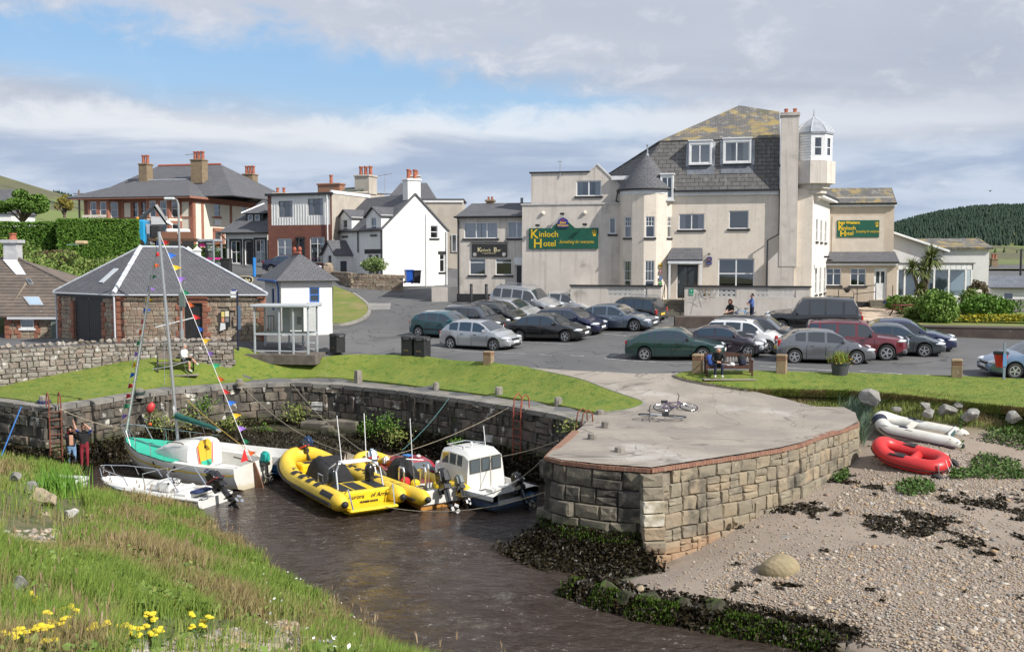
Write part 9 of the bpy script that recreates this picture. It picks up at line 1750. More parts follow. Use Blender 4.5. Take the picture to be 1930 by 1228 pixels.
# people
SKIN=mat('skin',(.56,.31,.21),(.52,.27,.18),8,.6)
CL={k:mat('cloth_'+k,c,tuple(x*.8 for x in c),9,.9)for k,c in dict(black=(.02,.02,.022),jeans=(.20,.33,.52),red=(.26,.02,.035),blue=(.05,.12,.42),white=(.72,.72,.70),navy=(.016,.02,.045),shoe=(.60,.58,.53),grey=(.16,.16,.17),tshirt=(.10,.17,.42),khaki=(.30,.28,.22),hivis=(.55,.75,.05),brown=(.10,.06,.04)).items()}
def j7(label,loc,heading,J,wear,hair=None,group=None,extra=None):
 """J: joints (x ahead, y left, z up); body grown as one skin over them"""
 D=dict(hip=(0,0,.95),waist=(0,0,1.10),chest=(0,0,1.34),neck=(0,0,1.50),jaw=(.03,0,1.57),head=(.02,0,1.66),top=(.01,0,1.73),lsh=(0,.19,1.42),lel=(0,.25,1.14),lwr=(.03,.26,.90),rsh=(0,-.19,1.42),rel=(0,-.25,1.14),rwr=(.03,-.26,.90),lhp=(0,.10,.90),lkn=(.02,.11,.50),lan=(0,.11,.09),lto=(.16,.12,.04),rhp=(0,-.10,.90),rkn=(.02,-.11,.50),ran=(0,-.11,.09),rto=(.16,-.12,.04));D.update(J);P={k:V(v)for k,v in D.items()}
 rad=dict(hip=.145,waist=.13,chest=.155,neck=.058,jaw=.075,head=.098,top=.07,lsh=.075,lel=.052,lwr=.034,lhp=.10,lkn=.068,lan=.048,lto=.040);bones=[('hip','waist'),('waist','chest'),('chest','neck'),('neck','jaw'),('jaw','head'),('head','top')]
 for s in 'lr':bones+=[('chest',s+'sh'),(s+'sh',s+'el'),(s+'el',s+'wr'),('hip',s+'hp'),(s+'hp',s+'kn'),(s+'kn',s+'an'),(s+'an',s+'to')]
 for s in 'lr':
  w,e=P[s+'wr'],P[s+'el'];d=(w-e).normalized();sd_=d.cross(V((0,0,1)));sd_=sd_.normalized()if sd_.length>.1 else V((0,1,0));P[s+'pa']=w+d*.075;bones.append((s+'wr',s+'pa'))
  for q,(o,l)in enumerate(((-.032,.075),(-.011,.09),(.011,.085),(.032,.065))):P[s+'f%d'%q]=P[s+'pa']+sd_*o+d*l+V((.012,0,-.012));bones.append((s+'pa',s+'f%d'%q))
  P[s+'th']=w+d*.07+sd_*.055+V((.03,0,0));bones.append((s+'wr',s+'th'))
 names=list(P);ix={k:i for i,k in enumerate(names)};bm=bmesh.new();ly=bm.verts.layers.skin.verify();vs=[bm.verts.new(P[k])for k in names]
 for a,b in bones:bm.edges.new((vs[ix[a]],vs[ix[b]]))
 for k,v in zip(names,vs):
  r=rad.get(k)or rad.get('l'+k[1:])or(.036 if k.endswith('pa')else .0095);v[ly].radius=(r,r*(1.18 if k in('chest','hip','waist')else 1));v[ly].use_root=k=='hip'
 me=bpy.data.meshes.new('body');bm.to_mesh(me);bm.free();tmp=bpy.data.objects.new('body',me);COL.objects.link(tmp);tmp.modifiers.new('s','SKIN').use_smooth_shade=True;tmp.modifiers.new('d','SUBSURF').levels=1;dg=bpy.context.evaluated_depsgraph_get();nm=bpy.data.meshes.new_from_object(tmp.evaluated_get(dg));bpy.data.objects.remove(tmp);nm.name='body'
 nm.materials.clear();keys=['skin']+sorted(set(wear.values())-{'skin'})
 for k in keys:nm.materials.append(SKIN if k=='skin' else CL[k])
 reg={}
 for a,b in bones:
  k=b[1:]
  reg[(a,b)]='head' if b in('jaw','head','top')else 'torso' if b in('waist','chest','neck')or k=='sh' else 'sleeve' if k=='el' else 'fore' if k=='wr' else 'hand' if k in('pa','th','f0','f1','f2','f3')else 'hips' if k=='hp' else 'thigh' if k=='kn' else 'shin' if k=='an' else 'shoe'
 for p in nm.polygons:
  c=p.center;best=None
  for a,b in bones:
   u=P[b]-P[a];t=max(0,min(1,(c-P[a]).dot(u)/max(1e-9,u.length_squared)));d=(c-P[a]-u*t).length-.5*(rad.get(a,.03))
   if best is None or d<best[0]:best=(d,reg[(a,b)])
  p.material_index=keys.index(wear.get(best[1],'skin'));p.use_smooth=True
 root=j12('person',label,'person',loc,heading,group);b=bpy.data.objects.new('body',nm);COL.objects.link(b);b.parent=root
 hd=P['head'];ax=(P['top']-P['jaw']).normalized();fw=V((1,0,0));fw=(fw-ax*fw.dot(ax)).normalized();
 if extra and 'look' in extra:fw=V(extra['look']).normalized()
 sd_=ax.cross(fw);MB().ball(hd+fw*.098-ax*.012,(.022,.018,.026),6,4).j33('nose',SKIN,b)
 for s in(1,-1):MB().ball(hd+fw*.085+sd_*.033*s+ax*.015,.013,6,4).j33('eye',CL['black'],b);MB().ball(hd+sd_*.098*s-ax*.01,(.025,.015,.035),6,4).j33('ear',SKIN,b)
 MB().cbox(hd+fw*.088-ax*.055,(.02,.045,.012)).j33('mouth',CL['red'],b)
 if hair:
  m,sz,dz=hair;q=MB();bm=bmesh.new();bmesh.ops.create_icosphere(bm,subdivisions=2,radius=1)
  vv=[];
  for v in bm.verts:u=v.co*(1+.12*noise.noise(v.co*3));f=u.x;back=u-V((max(0,u.x-.35),0,0));vv.append(hd-fw*.018+ax*(.03+dz)+fw*back.x*.115*sz+sd_*back.y*.115*sz+ax*(back.z if back.z>-.35 or dz<0 else-.35)*(.125*sz if dz>=0 else .17))
  bm.verts.index_update();q.add(vv,[[v.index for v in f.verts]for f in bm.faces]);bm.free();q.j33('hair',m,b,smooth=80)
 return root
HB=mat('brown_hair',(.085,.05,.03),(.06,.035,.02),20,.8);HD=mat('dark_hair',(.03,.022,.018),j15=.8);HG=mat('grey_hair',(.32,.29,.26),j15=.8);HR=mat('auburn_hair',(.14,.05,.025),(.09,.03,.02),20,.8)
p=at(136,886,40.6);pr_=j7('man in open black jacket and pale jeans holding the ladder rope',p,R(-70),dict(lel=(.10,.30,1.22),lwr=(.16,.14,1.52),rel=(.02,-.36,1.2),rwr=(.05,-.55,1.0),head=(.05,0,1.65),top=(.05,0,1.73)),dict(torso='black',sleeve='black',fore='black',hips='jeans',thigh='jeans',shin='jeans',shoe='shoe'),(HB,1.05,0))
bd_=[c for c in pr_.children if c.name.startswith('body')][0];q=MB();q.bbox((0,0,0),(.05,.16,.42),.03);o=q.j33('bare_chest',SKIN,bd_,loc=(.14,0,1.24));MB().tube([(.10,.10,1.50),(.0,.13,1.56),(-.10,.0,1.56),(.0,-.13,1.56),(.10,-.10,1.50)],.03,6).j33('red_collar',CL['red'],bd_)
p=at(160,882,40.6);j7('person in dark red trousers and black vest reaching both arms up to the rope',p,R(-80),dict(lel=(.12,.30,1.55),lwr=(.16,.14,1.74),rel=(.12,-.28,1.60),rwr=(.14,-.34,1.86)),dict(torso='black',sleeve='blue',hips='red',thigh='red',shin='red',shoe='black'),(HD,1.06,0))
SIT=dict(hip=(0,0,.48),waist=(.02,0,.64),chest=(.05,0,.88),neck=(.08,0,1.04),jaw=(.12,0,1.10),head=(.12,0,1.19),top=(.11,0,1.26),lsh=(.05,.19,.96),rsh=(.05,-.19,.96),lhp=(.04,.10,.47),rhp=(.04,-.10,.47),lkn=(.46,.14,.50),rkn=(.46,-.14,.50),lan=(.46,.14,.09),ran=(.46,-.14,.09),lto=(.62,.15,.04),rto=(.62,-.15,.04),lel=(.14,.26,.72),rel=(.14,-.26,.72),lwr=(.36,.08,.62),rwr=(.36,-.08,.62))
BEN2=gh(1375,712);fx=gh(1352,712);j7('bald man in dark jumper and trousers sitting forward with clasped hands',V((fx.x,fx.y-.05,fx.z+.06)),R(-96),{**SIT,'chest':(.16,0,.86),'neck':(.25,0,1.0),'jaw':(.31,0,1.04),'head':(.33,0,1.12),'top':(.33,0,1.19),'lsh':(.17,.19,.94),'rsh':(.17,-.19,.94),'lel':(.32,.26,.70),'rel':(.32,-.26,.70),'lwr':(.50,.05,.66),'rwr':(.50,-.05,.66)},dict(torso='black',sleeve='black',fore='black',hips='navy',thigh='navy',shin='navy',shoe='shoe'))
fx=gh(350,702);j7('grey haired man in white shirt and black shorts reading on the lawn bench',V((fx.x-.1,fx.y,fx.z+.06)),R(-22),{**SIT,'lkn':(.46,.05,.62),'lan':(.80,-.06,.42),'lto':(.94,-.08,.36),'lwr':(.34,.08,.72),'rwr':(.34,-.08,.72)},dict(torso='white',sleeve='white',fore='white',hips='black',thigh='black',shoe='white'),(HG,1.02,0));b=j12('book','open pale book held by the man on the lawn bench','book',V((fx.x+.28,fx.y-.14,fx.z+.86)),R(-22));MB().cbox((0,.06,0),(.15,.12,.015),0,0,R(15)).j33('page',CL['white'],b);MB().cbox((0,-.06,0),(.15,.12,.015),0,0,R(-15)).j33('page',CL['white'],b)
fx=V((at(1378,606,58.2).x,58.2,4.72));j7('woman with auburn hair in black top sitting on the low brown wall',V((fx.x,fx.y,fx.z+.12)),R(-140),SIT,dict(torso='black',sleeve='black',hips='black',thigh='black',shin='black',shoe='black'),(HR,1.2,-.02))
fx=V((at(1417,606,58.6).x,58.6,4.70));j7('man in blue t-shirt standing with folded arms by the blue bicycle',fx,R(190),dict(lel=(.16,.24,1.18),lwr=(.24,-.04,1.22),rel=(.16,-.24,1.18),rwr=(.24,.06,1.18)),dict(torso='tshirt',sleeve='tshirt',hips='navy',thigh='navy',shoe='black'),(HD,1.0,0))
fx=at(296,470,83);j7('worker in yellow high visibility jacket beside the crane truck',V((fx.x,83,at(296,476,83).z)),R(-100),{},dict(torso='hivis',sleeve='hivis',fore='hivis',hips='navy',thigh='navy',shin='navy',shoe='black'),(CL['white'],1.05,.01))
# street furniture
WOOD=mat('dark_teak',(.085,.035,.022),(.06,.025,.018),8,.6);WOODG=mat('weathered_wood',(.22,.185,.15),(.16,.135,.11),8,.85)
def bench(label,loc,rz,w,m,slats,legm=None,curved=False):
 t=j12('bench',label,'bench',loc,rz);h=w/2
 for k in range(4):MB().box((-h,-.42+.115*k,.42),(h,-.42+.115*k+.095,.45)).j33('seat_slat',m,t)
 for s in(-1,1):MB().box((s*h-.035,-.43,0),(s*h+.035,-.36,.66 if slats else .43)).j33('leg',legm or m,t);MB().box((s*h-.035,.0,0),(s*h+.035,.07,.92)).j33('leg',legm or m,t)
 if slats:
  for s in(-1,1):MB().box((s*h-.04,-.46,.645),(s*h+.04,.03,.68)).j33('armrest',m,t)
  MB().box((-h,-.42,.33),(h,-.38,.42)).j33('apron',m,t);MB().box((-h,.01,.50),(h,.05,.56)).j33('rail',m,t);q=MB();n=16;q.prism([(-h,.80)]+[(h,.80)]+[(h-2*h*k/n,.90+.06*math.sin(math.pi*k/n)**2)for k in range(n+1)],lambda a,b,d:V((a,.01+d,b)),0,.04);q.j33('top_rail',m,t)
  for k in range(15):x=-h+(k+1)*w/16;MB().box((x-.018,.018,.56),(x+.018,.04,.81)).j33('back_slat',mat('pale_slat',(.42,.36,.31))if True else m,t)
 else:
  for z in(.60,.74,.87):MB().box((-h,-.02,z),(h,.015,z+.10)).j33('back_slat',m,t)
 return t
bench('dark brown slatted memorial bench on the right lawn',V((BEN2.x,BEN2.y+.38,BEN2.z+.06)),R(-2),1.85,WOOD,True)
g=gh(326,703);bench('weathered grey plank bench on the left lawn',V((g.x+.05,g.y+.25,g.z+.06)),R(18),1.6,WOODG,False,m4)
s=MB().cbox((0,0,0),(2.1,.7,.03)).j33('bench_slab',m13);s.location=V((BEN2.x-.1,BEN2.y-.30,hp(BEN2.x,BEN2.y-.3)+.065));tag(s,'thin concrete slab set in grass under the right bench','slab');s=MB().cbox((0,0,0),(2.0,.7,.03)).j33('bench_slab',m13);s.location=V((g.x+.2,g.y-.1,hp(g.x+.2,g.y-.1)+.02));s.rotation_euler=(0,0,R(12));tag(s,'thin concrete slab in the grass under the left bench','slab')
t=j12('backpack','black rucksack on the right end of the dark bench','bag',V((BEN2.x+.52,BEN2.y+.15,BEN2.z+.51)),.3);q=MB();q.bbox((0,0,.22),(.34,.24,.44),.1);q.j33('bag',CL['black'],t,smooth=60);MB().bbox((0,-.13,.14),(.26,.08,.22),.04).j33('pocket',CL['navy'],t);MB().tube([(-.05,0,.44),(0,0,.5),(.05,0,.44)],.012,5).j33('strap',CL['navy'],t)
t=j12('cap','white cap lying on the seat of the dark bench','hat',V((BEN2.x+.12,BEN2.y+.12,BEN2.z+.51)));MB().ball((0,0,.02),(.13,.11,.11),10,6).j33('crown',CL['white'],t,smooth=60);MB().bbox((-.15,-.02,.01),(.13,.16,.015),.005).j33('peak',CL['white'],t);t=j12('jacket','blue jacket hung on the bench back behind the bald man','jacket',V((BEN2.x-.75,BEN2.y+.30,BEN2.z+.5)));MB().bbox((0,0,.18),(.30,.14,.5),.06).j33('body',CL['blue'],t,smooth=60);MB().tube([(.12,-.05,.4),(.18,-.08,.1)],.05,6).j33('sleeve',CL['blue'],t)
m39=mat('post_stone',(.33,.24,.14),(.25,.18,.11),3,.9,.01,25,j17=True,j14=(((.42,.37,.28),5,.6,.7),));m40=mat('post_cap',(.27,.14,.085),(.21,.11,.07),4,.9,j17=True)
for px,py,hgt,lab in((921,687,.62,'square stone post on the left lawn edge by the path'),(1315,705,.85,'square stone post left of the dark bench'),(1473,706,.85,'square stone post right of the dark bench'),(1803,714,.80,'square stone post near the right edge of the lawn')):
 g=gh(px,py);t=j12('stone_post',lab,'post',g,R(-22),'square stone posts along the lawns');MB().bbox((0,0,hgt*.32),(.40,.40,hgt*.75),.02).j33('shaft',m39,t);MB().bbox((0,0,hgt*.78),(.40,.40,hgt*.17),.02).j33('band',m40,t);MB().bbox((0,0,hgt*.93),(.42,.42,hgt*.13),.025).j33('cap',m39,t)
m6=mat('mooring_stone',(.28,.255,.22),(.20,.18,.155),4,.9,.012,25,j17=True,j14=(((.48,.46,.42),5,.62,.68),))
for k,(px,py,r,hgt,lab)in enumerate(((675,722,.19,.62,'tallest mooring stone, square cut, at the bend of the quay'),(822,736,.14,.38,'round mooring stone right of the tallest one'),(940,747,.17,.42,'lichen spotted mooring stone near the red ladder'),(1052,765,.16,.36,'mooring stone just right of the red ladder hoops'),(1131,783,.16,.22,'low mooring stone at the lawn corner'),(1143,808,.19,.27,'squat mooring stone on the pier below the lawn corner'),(1117,830,.17,.24,'mooring stone nearest the pier harbour edge'),(1168,854,.16,.20,'worn leaning mooring stone nearest the camera'),(452,727,.16,.33,'mooring stone with pale rope above the sailing boat stern'),(263,745,.18,.30,'mooring stone coiled with dark rope left of the mast'),(83,762,.19,.36,'mooring stone between the ladder hoops at the left corner'))):
 g=gh(px,py);t=j12('mooring_stone',lab,'bollard',g,k*.7,'mooring stones along the quay');n=4 if k==0 else 9;q=MB();q.lathe([(r*1.05,-.1),(r*1.0,hgt*.5),(r*.92,hgt*.93),(r*.75,hgt)],n,(0,0,0));q.j33('stone',m6,t,smooth=None if k==0 else 35)
 if k in(8,9,10):
  for j in range(3):MB().tube([V((math.cos(a)*(r*1.12+.02*j),math.sin(a)*(r*1.12+.02*j),.06+.05*j))for a in np.linspace(0,5.9,12)],.022,5,closed=True).j33('rope_coil',mat('dark_rope',(.04,.07,.06))if k==9 else m53 if k==8 else mat('dull_blue_rope',(.04,.05,.14)),t)
def ladder(lab,px,py,m,depth,hoop):
 p=gz(px,py,2.6);u=min(((qln.at(u)[0]-xy(p)).length,u)for u in np.linspace(0,qln.L,300))[1];q,tt=qln.at(u);t=j12('ladder',lab,'ladder',(q.x,q.y,2.62),math.atan2(tt.y,tt.x))
 for s in(-1,1):MB().tube([(s*.22,.30,-.05),(s*.22,.28,hoop*.7),(s*.22,.12,hoop),(s*.22,-.08,hoop*.75),(s*.22,-.14,.0),(s*.22,-.16,-depth)],.028,6).j33('rail',m,t)
 for k in range(int(depth/.3)):MB().tube([(-.22,-.16,-.2-.3*k),(.22,-.16,-.2-.3*k)],.018,5).j33('rung',m,t)
RUST=mat('rusty_steel',(.22,.065,.035),(.14,.05,.03),6,.8);ladder('red rusty hooped ladder down the harbour wall behind the white cabin boat',988,768,mat('red_oxide',(.36,.085,.05),(.25,.06,.04),5,.8),2.2,.55);ladder('rusty hooped ladder at the left corner of the harbour wall',104,768,RUST,2.2,.55);ladder('small rusty hoop ladder at the inner corner of the pier',1090,800,RUST,1.5,.45)
t=j12('buoy','round red buoy hanging on the quay wall left of the mast','buoy',at(284,768,43.6));MB().ball((0,0,0),(.17,.17,.25),12,8,0,Matrix.Rotation(.4,4,'Y')).j33('float',mat('buoy_red',(.55,.05,.05),j15=.4),t,smooth=60);MB().tube([(.05,0,.22),(.1,.3,.6)],.012,4).j33('line',m53,t)
t=j12('buoy','small orange float low on the quay wall below the red buoy','buoy',at(283,799,43.6));MB().bbox((0,0,0),(.14,.1,.12),.04).j33('float',m20['orange'],t);MB().tube([(0,0,.05),(0,.2,.5)],.01,4).j33('line',m53,t)
def bin_(lab,px,py,rz,w=.58,h=.98,grp='black litter bins'):
 g=gh(px,py);t=j12('litter_bin',lab,'bin',g,rz,grp);q=MB();q.bbox((0,0,h*.40),(w,w,h*.8),.03);b=q.j33('body',m4,t);MB().bbox((0,0,h*.88),(w+.05,w+.05,h*.2),.06).j33('lid',m4,t)
 for a in(0,1):MB().cbox((0,-w/2-.026,h*.86)if a==0 else(w/2+.026,0,h*.86),(.30,.012,.10)if a==0 else(.012,.30,.10)).j33('slot',mat('bin_slot',(.10,.10,.10)),t)
 j30(b,'LITTER',.08,mat('gold_paint',(.35,.26,.08)),Face((-.15,-w/2,0)),0,h*.25,.004)
bin_('black square litter bin standing alone beside the bus shelter',636,664,R(-40));bin_('left one of the joined pair of black litter bins',772,670,R(-25),.62,1.0);bin_('right one of the joined pair of black litter bins',796,672,R(-25),.62,1.0);
p=at(427,512,80);t=j12('litter_bin','small black litter bin beside the phone box up the road','bin',p,0,'black litter bins');MB().bbox((0,0,.45),(.75,.6,1.0),.06).j33('body',m4,t);MB().bbox((0,0,.98),(.8,.65,.12),.04).j33('lid',m4,t)
def wheelie(lab,px,py,Y,m):
 p=at(px,py,Y);t=j12('wheelie_bin',lab,'bin',p,R(20));q=MB();q.loft([[V((x*s,y*s,z))for x,y in((-.28,-.32),(.28,-.32),(.28,.32),(-.28,.32))]for s,z in((.8,.06),(1.0,.95))]);q.j33('body',m,t);MB().bbox((0,-.02,1.0),(.62,.74,.09),.03).j33('lid',m,t);MB().tube([(-.25,.40,.95),(.25,.40,.95)],.02,5).j33('handle',m,t)
 for s in(-1,1):MB().lathe([(.0,-.03),(.1,-.03),(.1,.03),(0,.03)],12,(s*.27,.3,.1),0,Matrix.Rotation(R(90),4,'Y')).j33('wheel',m66,t)
wheelie('bright blue wheelie bin against the white house gable',771,534,77.5,mat('bin_blue',(.015,.09,.42),j15=.4));wheelie('black wheelie bin beside the blue one',785,535,77.6,mat('bin_black',(.03,.03,.04),j15=.4))
g=gh(1885,716);t=j12('litter_bin','red plastic bin with black lid on a post at the right','bin',g);q=MB();q.lathe([(.17,.52),(.26,1.02),(.24,1.02),(.16,.6)],14);q.j33('basket',mat('bin_red',(.55,.03,.02),j15=.4),t,smooth=40);MB().lathe([(.28,1.02),(.29,1.10),(.25,1.14),(.0,1.15)],14).j33('rim',m4,t,smooth=40);MB().cbox((0,-.30,.75),(.09,.05,1.5)).j33('post',mat('grey_post',(.18,.22,.26)),t);MB().cbox((0,-.33,.82),(.14,.03,.5)).j33('sticker',mat('sticker_blue',(.10,.25,.45)),t)
g=gh(1583,709);t=j12('flower_tub','dark grey round tub with yellow and green flowers on the lawn','planter',g);MB().lathe([(.29,0),(.36,.52),(.40,.53),(.40,.58),(.34,.58),(.30,.45)],18).j33('tub',mat('tub_grey',(.06,.065,.07),j15=.6),t,smooth=40);P=rng.normal(0,1,(260,3))*[.17,.17,.02]+[0,0,.55];o=fmesh('leaves',j9(P,rng.uniform(.15,.6,260),np.full(260,.03),.6),5,BL_T,lmat('tub_leaves',((.12,.22,.03),(.30,.32,.05),(.10,.17,.03))),parent=t);o=fmesh('flowers',j8(rng.normal(0,1,(110,3))*[.22,.22,.09]+[0,0,.66],.04),4,LF_T,lmat('tub_flowers',((.6,.45,.03),(.5,.2,.02),(.6,.5,.1))),parent=t)
g=gh(540,668);t=j12('bus_shelter','grey framed glass bus shelter on a low concrete plinth','bus shelter',(g.x,g.y,3.80),R(-8));sg=mat('shelter_frame',(.46,.49,.50),(.40,.43,.44),3,.5);w,d=2.75,1.35;zt=2.28;gl=gmat('shelter_glass',(.93,.96,.96),.04)
MB().bbox((.0,.05,-.28),(w+.95,d+.75,.5),.02).j33('plinth',mat('plinth',(.10,.085,.07),(.15,.13,.11),2,.95,.01,20),t)
for x in(-w/2,-.1,w/2-.75,w/2):
 for y in((-d/2,d/2)if abs(x)>.5 else(-d/2,d/2)):MB().box((x-.04,y-.04,-.03),(x+.04,y+.04,zt)).j33('post',sg,t)
MB().bbox((0,0,zt+.06),(w+.35,d+.35,.13),.03).j33('roof',sg,t)
for y in(-d/2,d/2):MB().box((-w/2,y-.02,.9),(w/2,y+.02,1.0)).j33('rail',sg,t);MB().box((-w/2,y-.02,.08),(w/2,y+.02,.14)).j33('rail',sg,t)
for s in(-1,1):MB().box((s*w/2-.02,-d/2,.9),(s*w/2+.02,d/2,1.0)).j33('rail',sg,t)
for(x0,x1)in((-w/2,-.1),(-.1,w/2)):MB().poly([V((x0,-d/2,1.0)),V((x1,-d/2,1.0)),V((x1,-d/2,zt)),V((x0,-d/2,zt))]).j33('pane',gl,t)
MB().poly([V((w/2,-d/2,1.0)),V((w/2,d/2,1.0)),V((w/2,d/2,zt)),V((w/2,-d/2,zt))]).j33('pane',gl,t);MB().box((-.05,d/2-.03,1.05),(.62,d/2+.01,zt-.05)).j33('timetable_panel',m67,t);MB().box((.34,d/2-.05,1.35),(.56,d/2-.03,1.75)).j33('notice',mat('notice_grey',(.25,.27,.32)),t);MB().box((-.45,d/2-.03,1.0),(-.1,d/2,zt)).j33('side_panel',sg,t);MB().box((-w/2+.1,d/2-.35,.42),(w/2-.1,d/2-.08,.46)).j33('perch_seat',sg,t)
g=gh(343,662);p0=V((g.x,g.y,g.z));tp=at(327,376,g.y);t=j12('street_lamp','tall grey street lamp behind the mast with its head turned left','street lamp',p0);hz_=tp.z-p0.z;MB().tube([(0,0,-.2),(0,0,1.1)],.11,10).j33('base',mat('lamp_grey',(.30,.31,.31),(.24,.25,.25),3,.6),t);MB().tube([(0,0,1.0),(-.03,0,hz_-.25),(-.10,0,hz_-.02),(-.3,0,hz_+.05)],[.065,.055,.04,.035],8).j33('pole',mat('lamp_grey',(.3,.3,.3)),t);MB().bbox((-.46,0,hz_+.04),(.52,.22,.14),.05).j33('lamp_head',mat('lamp_white',(.6,.62,.62),j15=.4),t);MB().bbox((.10,-.12,2.55),(.30,.16,.75),.02).j33('control_box',mat('control_green',(.12,.15,.14)),t);MB().bbox((-.35,0,1.02+.4),(1.9,.05,.06),.01,0,0,0,R(-14)).j33('arm',m67,t)
g=gh(449,663);t=j12('bus_stop','dark blue bus stop post with small white flag sign','bus stop',g);MB().tube([(0,0,-.2),(0,0,3.0)],.05,8).j33('post',CL['navy'],t);MB().bbox((-.17,0,2.85),(.34,.05,.36),.03).j33('flag',m67,t);MB().cbox((-.17,-.001,3.06),(.22,.055,.08)).j33('flag_top',mat('stop_blue',(.03,.05,.25)),t);MB().cbox((.09,0,1.7),(.12,.08,1.15)).j33('timetable',mat('stop_grey',(.10,.15,.22)),t);j30(t,'Bus Stop',.07,CL['navy'],Face((0,-.03,0)),-.30,2.83,.0)
p=at(397,511,79.5);t=j12('phone_box','glass telephone box with dark frame and pink band up the road','phone box',p,R(-12));w,hh=.62,2.35
for x in(-w,0,w):
 for y in(-w,w):MB().box((x-.05,y-.05,0),(x+.05,y+.05,hh)).j33('post',m30 if x==w else m4,t)
MB().bbox((0,0,hh+.02),(1.4,1.4,.2),.04).j33('roof',m30,t);MB().box((-w,-w-.02,hh-.35),(w,-w,hh-.1)).j33('fascia',m4,t);j30(t,'Telephone',.17,m67,Face((0,-w-.02,0)),.02,hh-.28,.01,sx=.75)
for x in(-.05,w):MB().box((0 if x<0 else x,-w-.01,.9),(w if x<0 else x+.01,w if x>0 else-w+.01,1.05)).j33('pink_band',mat('pink_band',(.55,.03,.22)),t)
MB().box((-w,w-.02,.1),(w,w,hh)).j33('back_pane',gl,t);MB().box((-.4,-.1,.9),(-.1,.3,1.6)).j33('telephone',m4,t);MB().poly([V((0,-w,.1)),V((w,-w,.1)),V((w,-w,hh)),V((0,-w,hh))]).j33('pane',gl,t);MB().box((-w+.02,-w-.02,1.9),(-.06,-w,2.15)).j33('red_panel',mat('pink_band',(.5,.0,.2)),t)
for lab,px,pt,pb,Y,r in(('pale telegraph pole beside the villa at the far left',150,358,412,112,.12),('dark telegraph pole at the right edge of the picture',1923,470,528,120,.13)):p=at(px,pb,Y);h=zat(pt,Y)-p.z;t=j12('telegraph_pole',lab,'pole',p);MB().tube([(0,0,-1.5),(0,0,h)],[r,r*.8],7).j33('pole',WOODG if px<500 else m4,t);MB().cbox((0,0,h-.4),(1.2,.08,.1)).j33('crossarm',WOODG,t)
for lab,px in(('white gate post with pyramid cap at the store ridge',325),('white gate post half hidden behind the store roof',355),('white gate post with pyramid cap left of the phone box',372)):p=at(px,486,78);t=j12('gate_post',lab,'post',p,R(20));MB().box((-.26,-.26,-.3),(.26,.26,.55)).j33('shaft',m68,t);MB().add([V((-.36,-.36,.55)),V((.36,-.36,.55)),V((.36,.36,.55)),V((-.36,.36,.55)),V((0,0,.88))],[(0,1,4),(1,2,4),(2,3,4),(3,0,4),(3,2,1,0)]).j33('cap',m68,t)
gw=Line([xy(at(px,520,Y))for px,Y in((590,83),(648,79),(660,77.5),(700,77),(757,76.5))]);t=j12('garden_wall','tan rubble garden wall with a pier in front of the white house','stone wall',(gw.P[0].x,gw.P[0].y,0));swall(t,gw,lambda u:float(np.interp(u,[0,3,gw.L],[7.75,7.55,7.3])),lambda u:6.0,(.16,.28),(.25,.6),RUB,m57,41,.2,.0,150,0,.015,.02,m48,.35);p=gw.at(2.6)[0];MB().bbox((p.x-t.location.x,p.y-t.location.y,7.1),(.75,.75,1.7),.1).j33('pier',m55,t);MB().ball((p.x-t.location.x,p.y-t.location.y,8.0),(.36,.36,.22),8,5).j33('pier_cap',m55,t)
p=at(272,472,83.5);t=j12('crane_truck','bright blue flatbed truck with folded black crane arm and amber beacons','truck',p,R(8));tb=mat('truck_blue',(.02,.30,.58),j15=.4);MB().bbox((-.2,0,1.4),(1.0,2.2,2.1),.12).j33('cab',tb,t);MB().cbox((.315,0,1.75),(.02,1.7,.8)).j33('rear_window',m10,t);MB().bbox((2.4,0,.85),(3.7,2.3,.25),.03).j33('bed',CL['brown'],t);MB().bbox((1.0,0,1.5),(.8,1.6,1.1),.1).j33('crane_base',m4,t)
for x in(2.2,3.5):MB().box((x-.62,-1.16,.95),(x+.62,-1.10,1.5)).j33('side_board',mat('board_brown',(.20,.09,.055)),t)
for x in(-.2,2.6,3.6):MB().lathe([(.2,-.14),(.48,-.14),(.48,.14),(.2,.14)],16,(x,-1.0,.45),0,Matrix.Rotation(R(90),4,'X')).j33('wheel',m66,t)
L_=lambda px,py:at(px,py,p.y-.3)-V(p);cr=mat('crane_black',(.05,.055,.06),j15=.5)
MB().tube([L_(266,455),L_(264,412)],.16,6).j33('crane_column',cr,t);MB().tube([L_(264,412),L_(291,387)],[.20,.14],6).j33('crane_boom',cr,t);MB().tube([L_(291,387),L_(314,422)],[.22,.16],6).j33('crane_jib',m31,t);MB().tube([L_(268,402),L_(285,396)],.07,6).j33('ram',m62,t);MB().tube([L_(312,418),L_(322,424)],[.2,.1],6).j33('grab',m31,t)
for s in(-.6,.6):MB().lathe([(.12,0),(.11,.2),(.0,.26)],8,(-.35,s,2.45)).j33('beacon',mat('amber',(.8,.30,.02),j15=.3),t)
MB().bbox((2.7,-.2,1.5),(1.9,.8,.5),.1,0,.2).j33('load',m67,t)
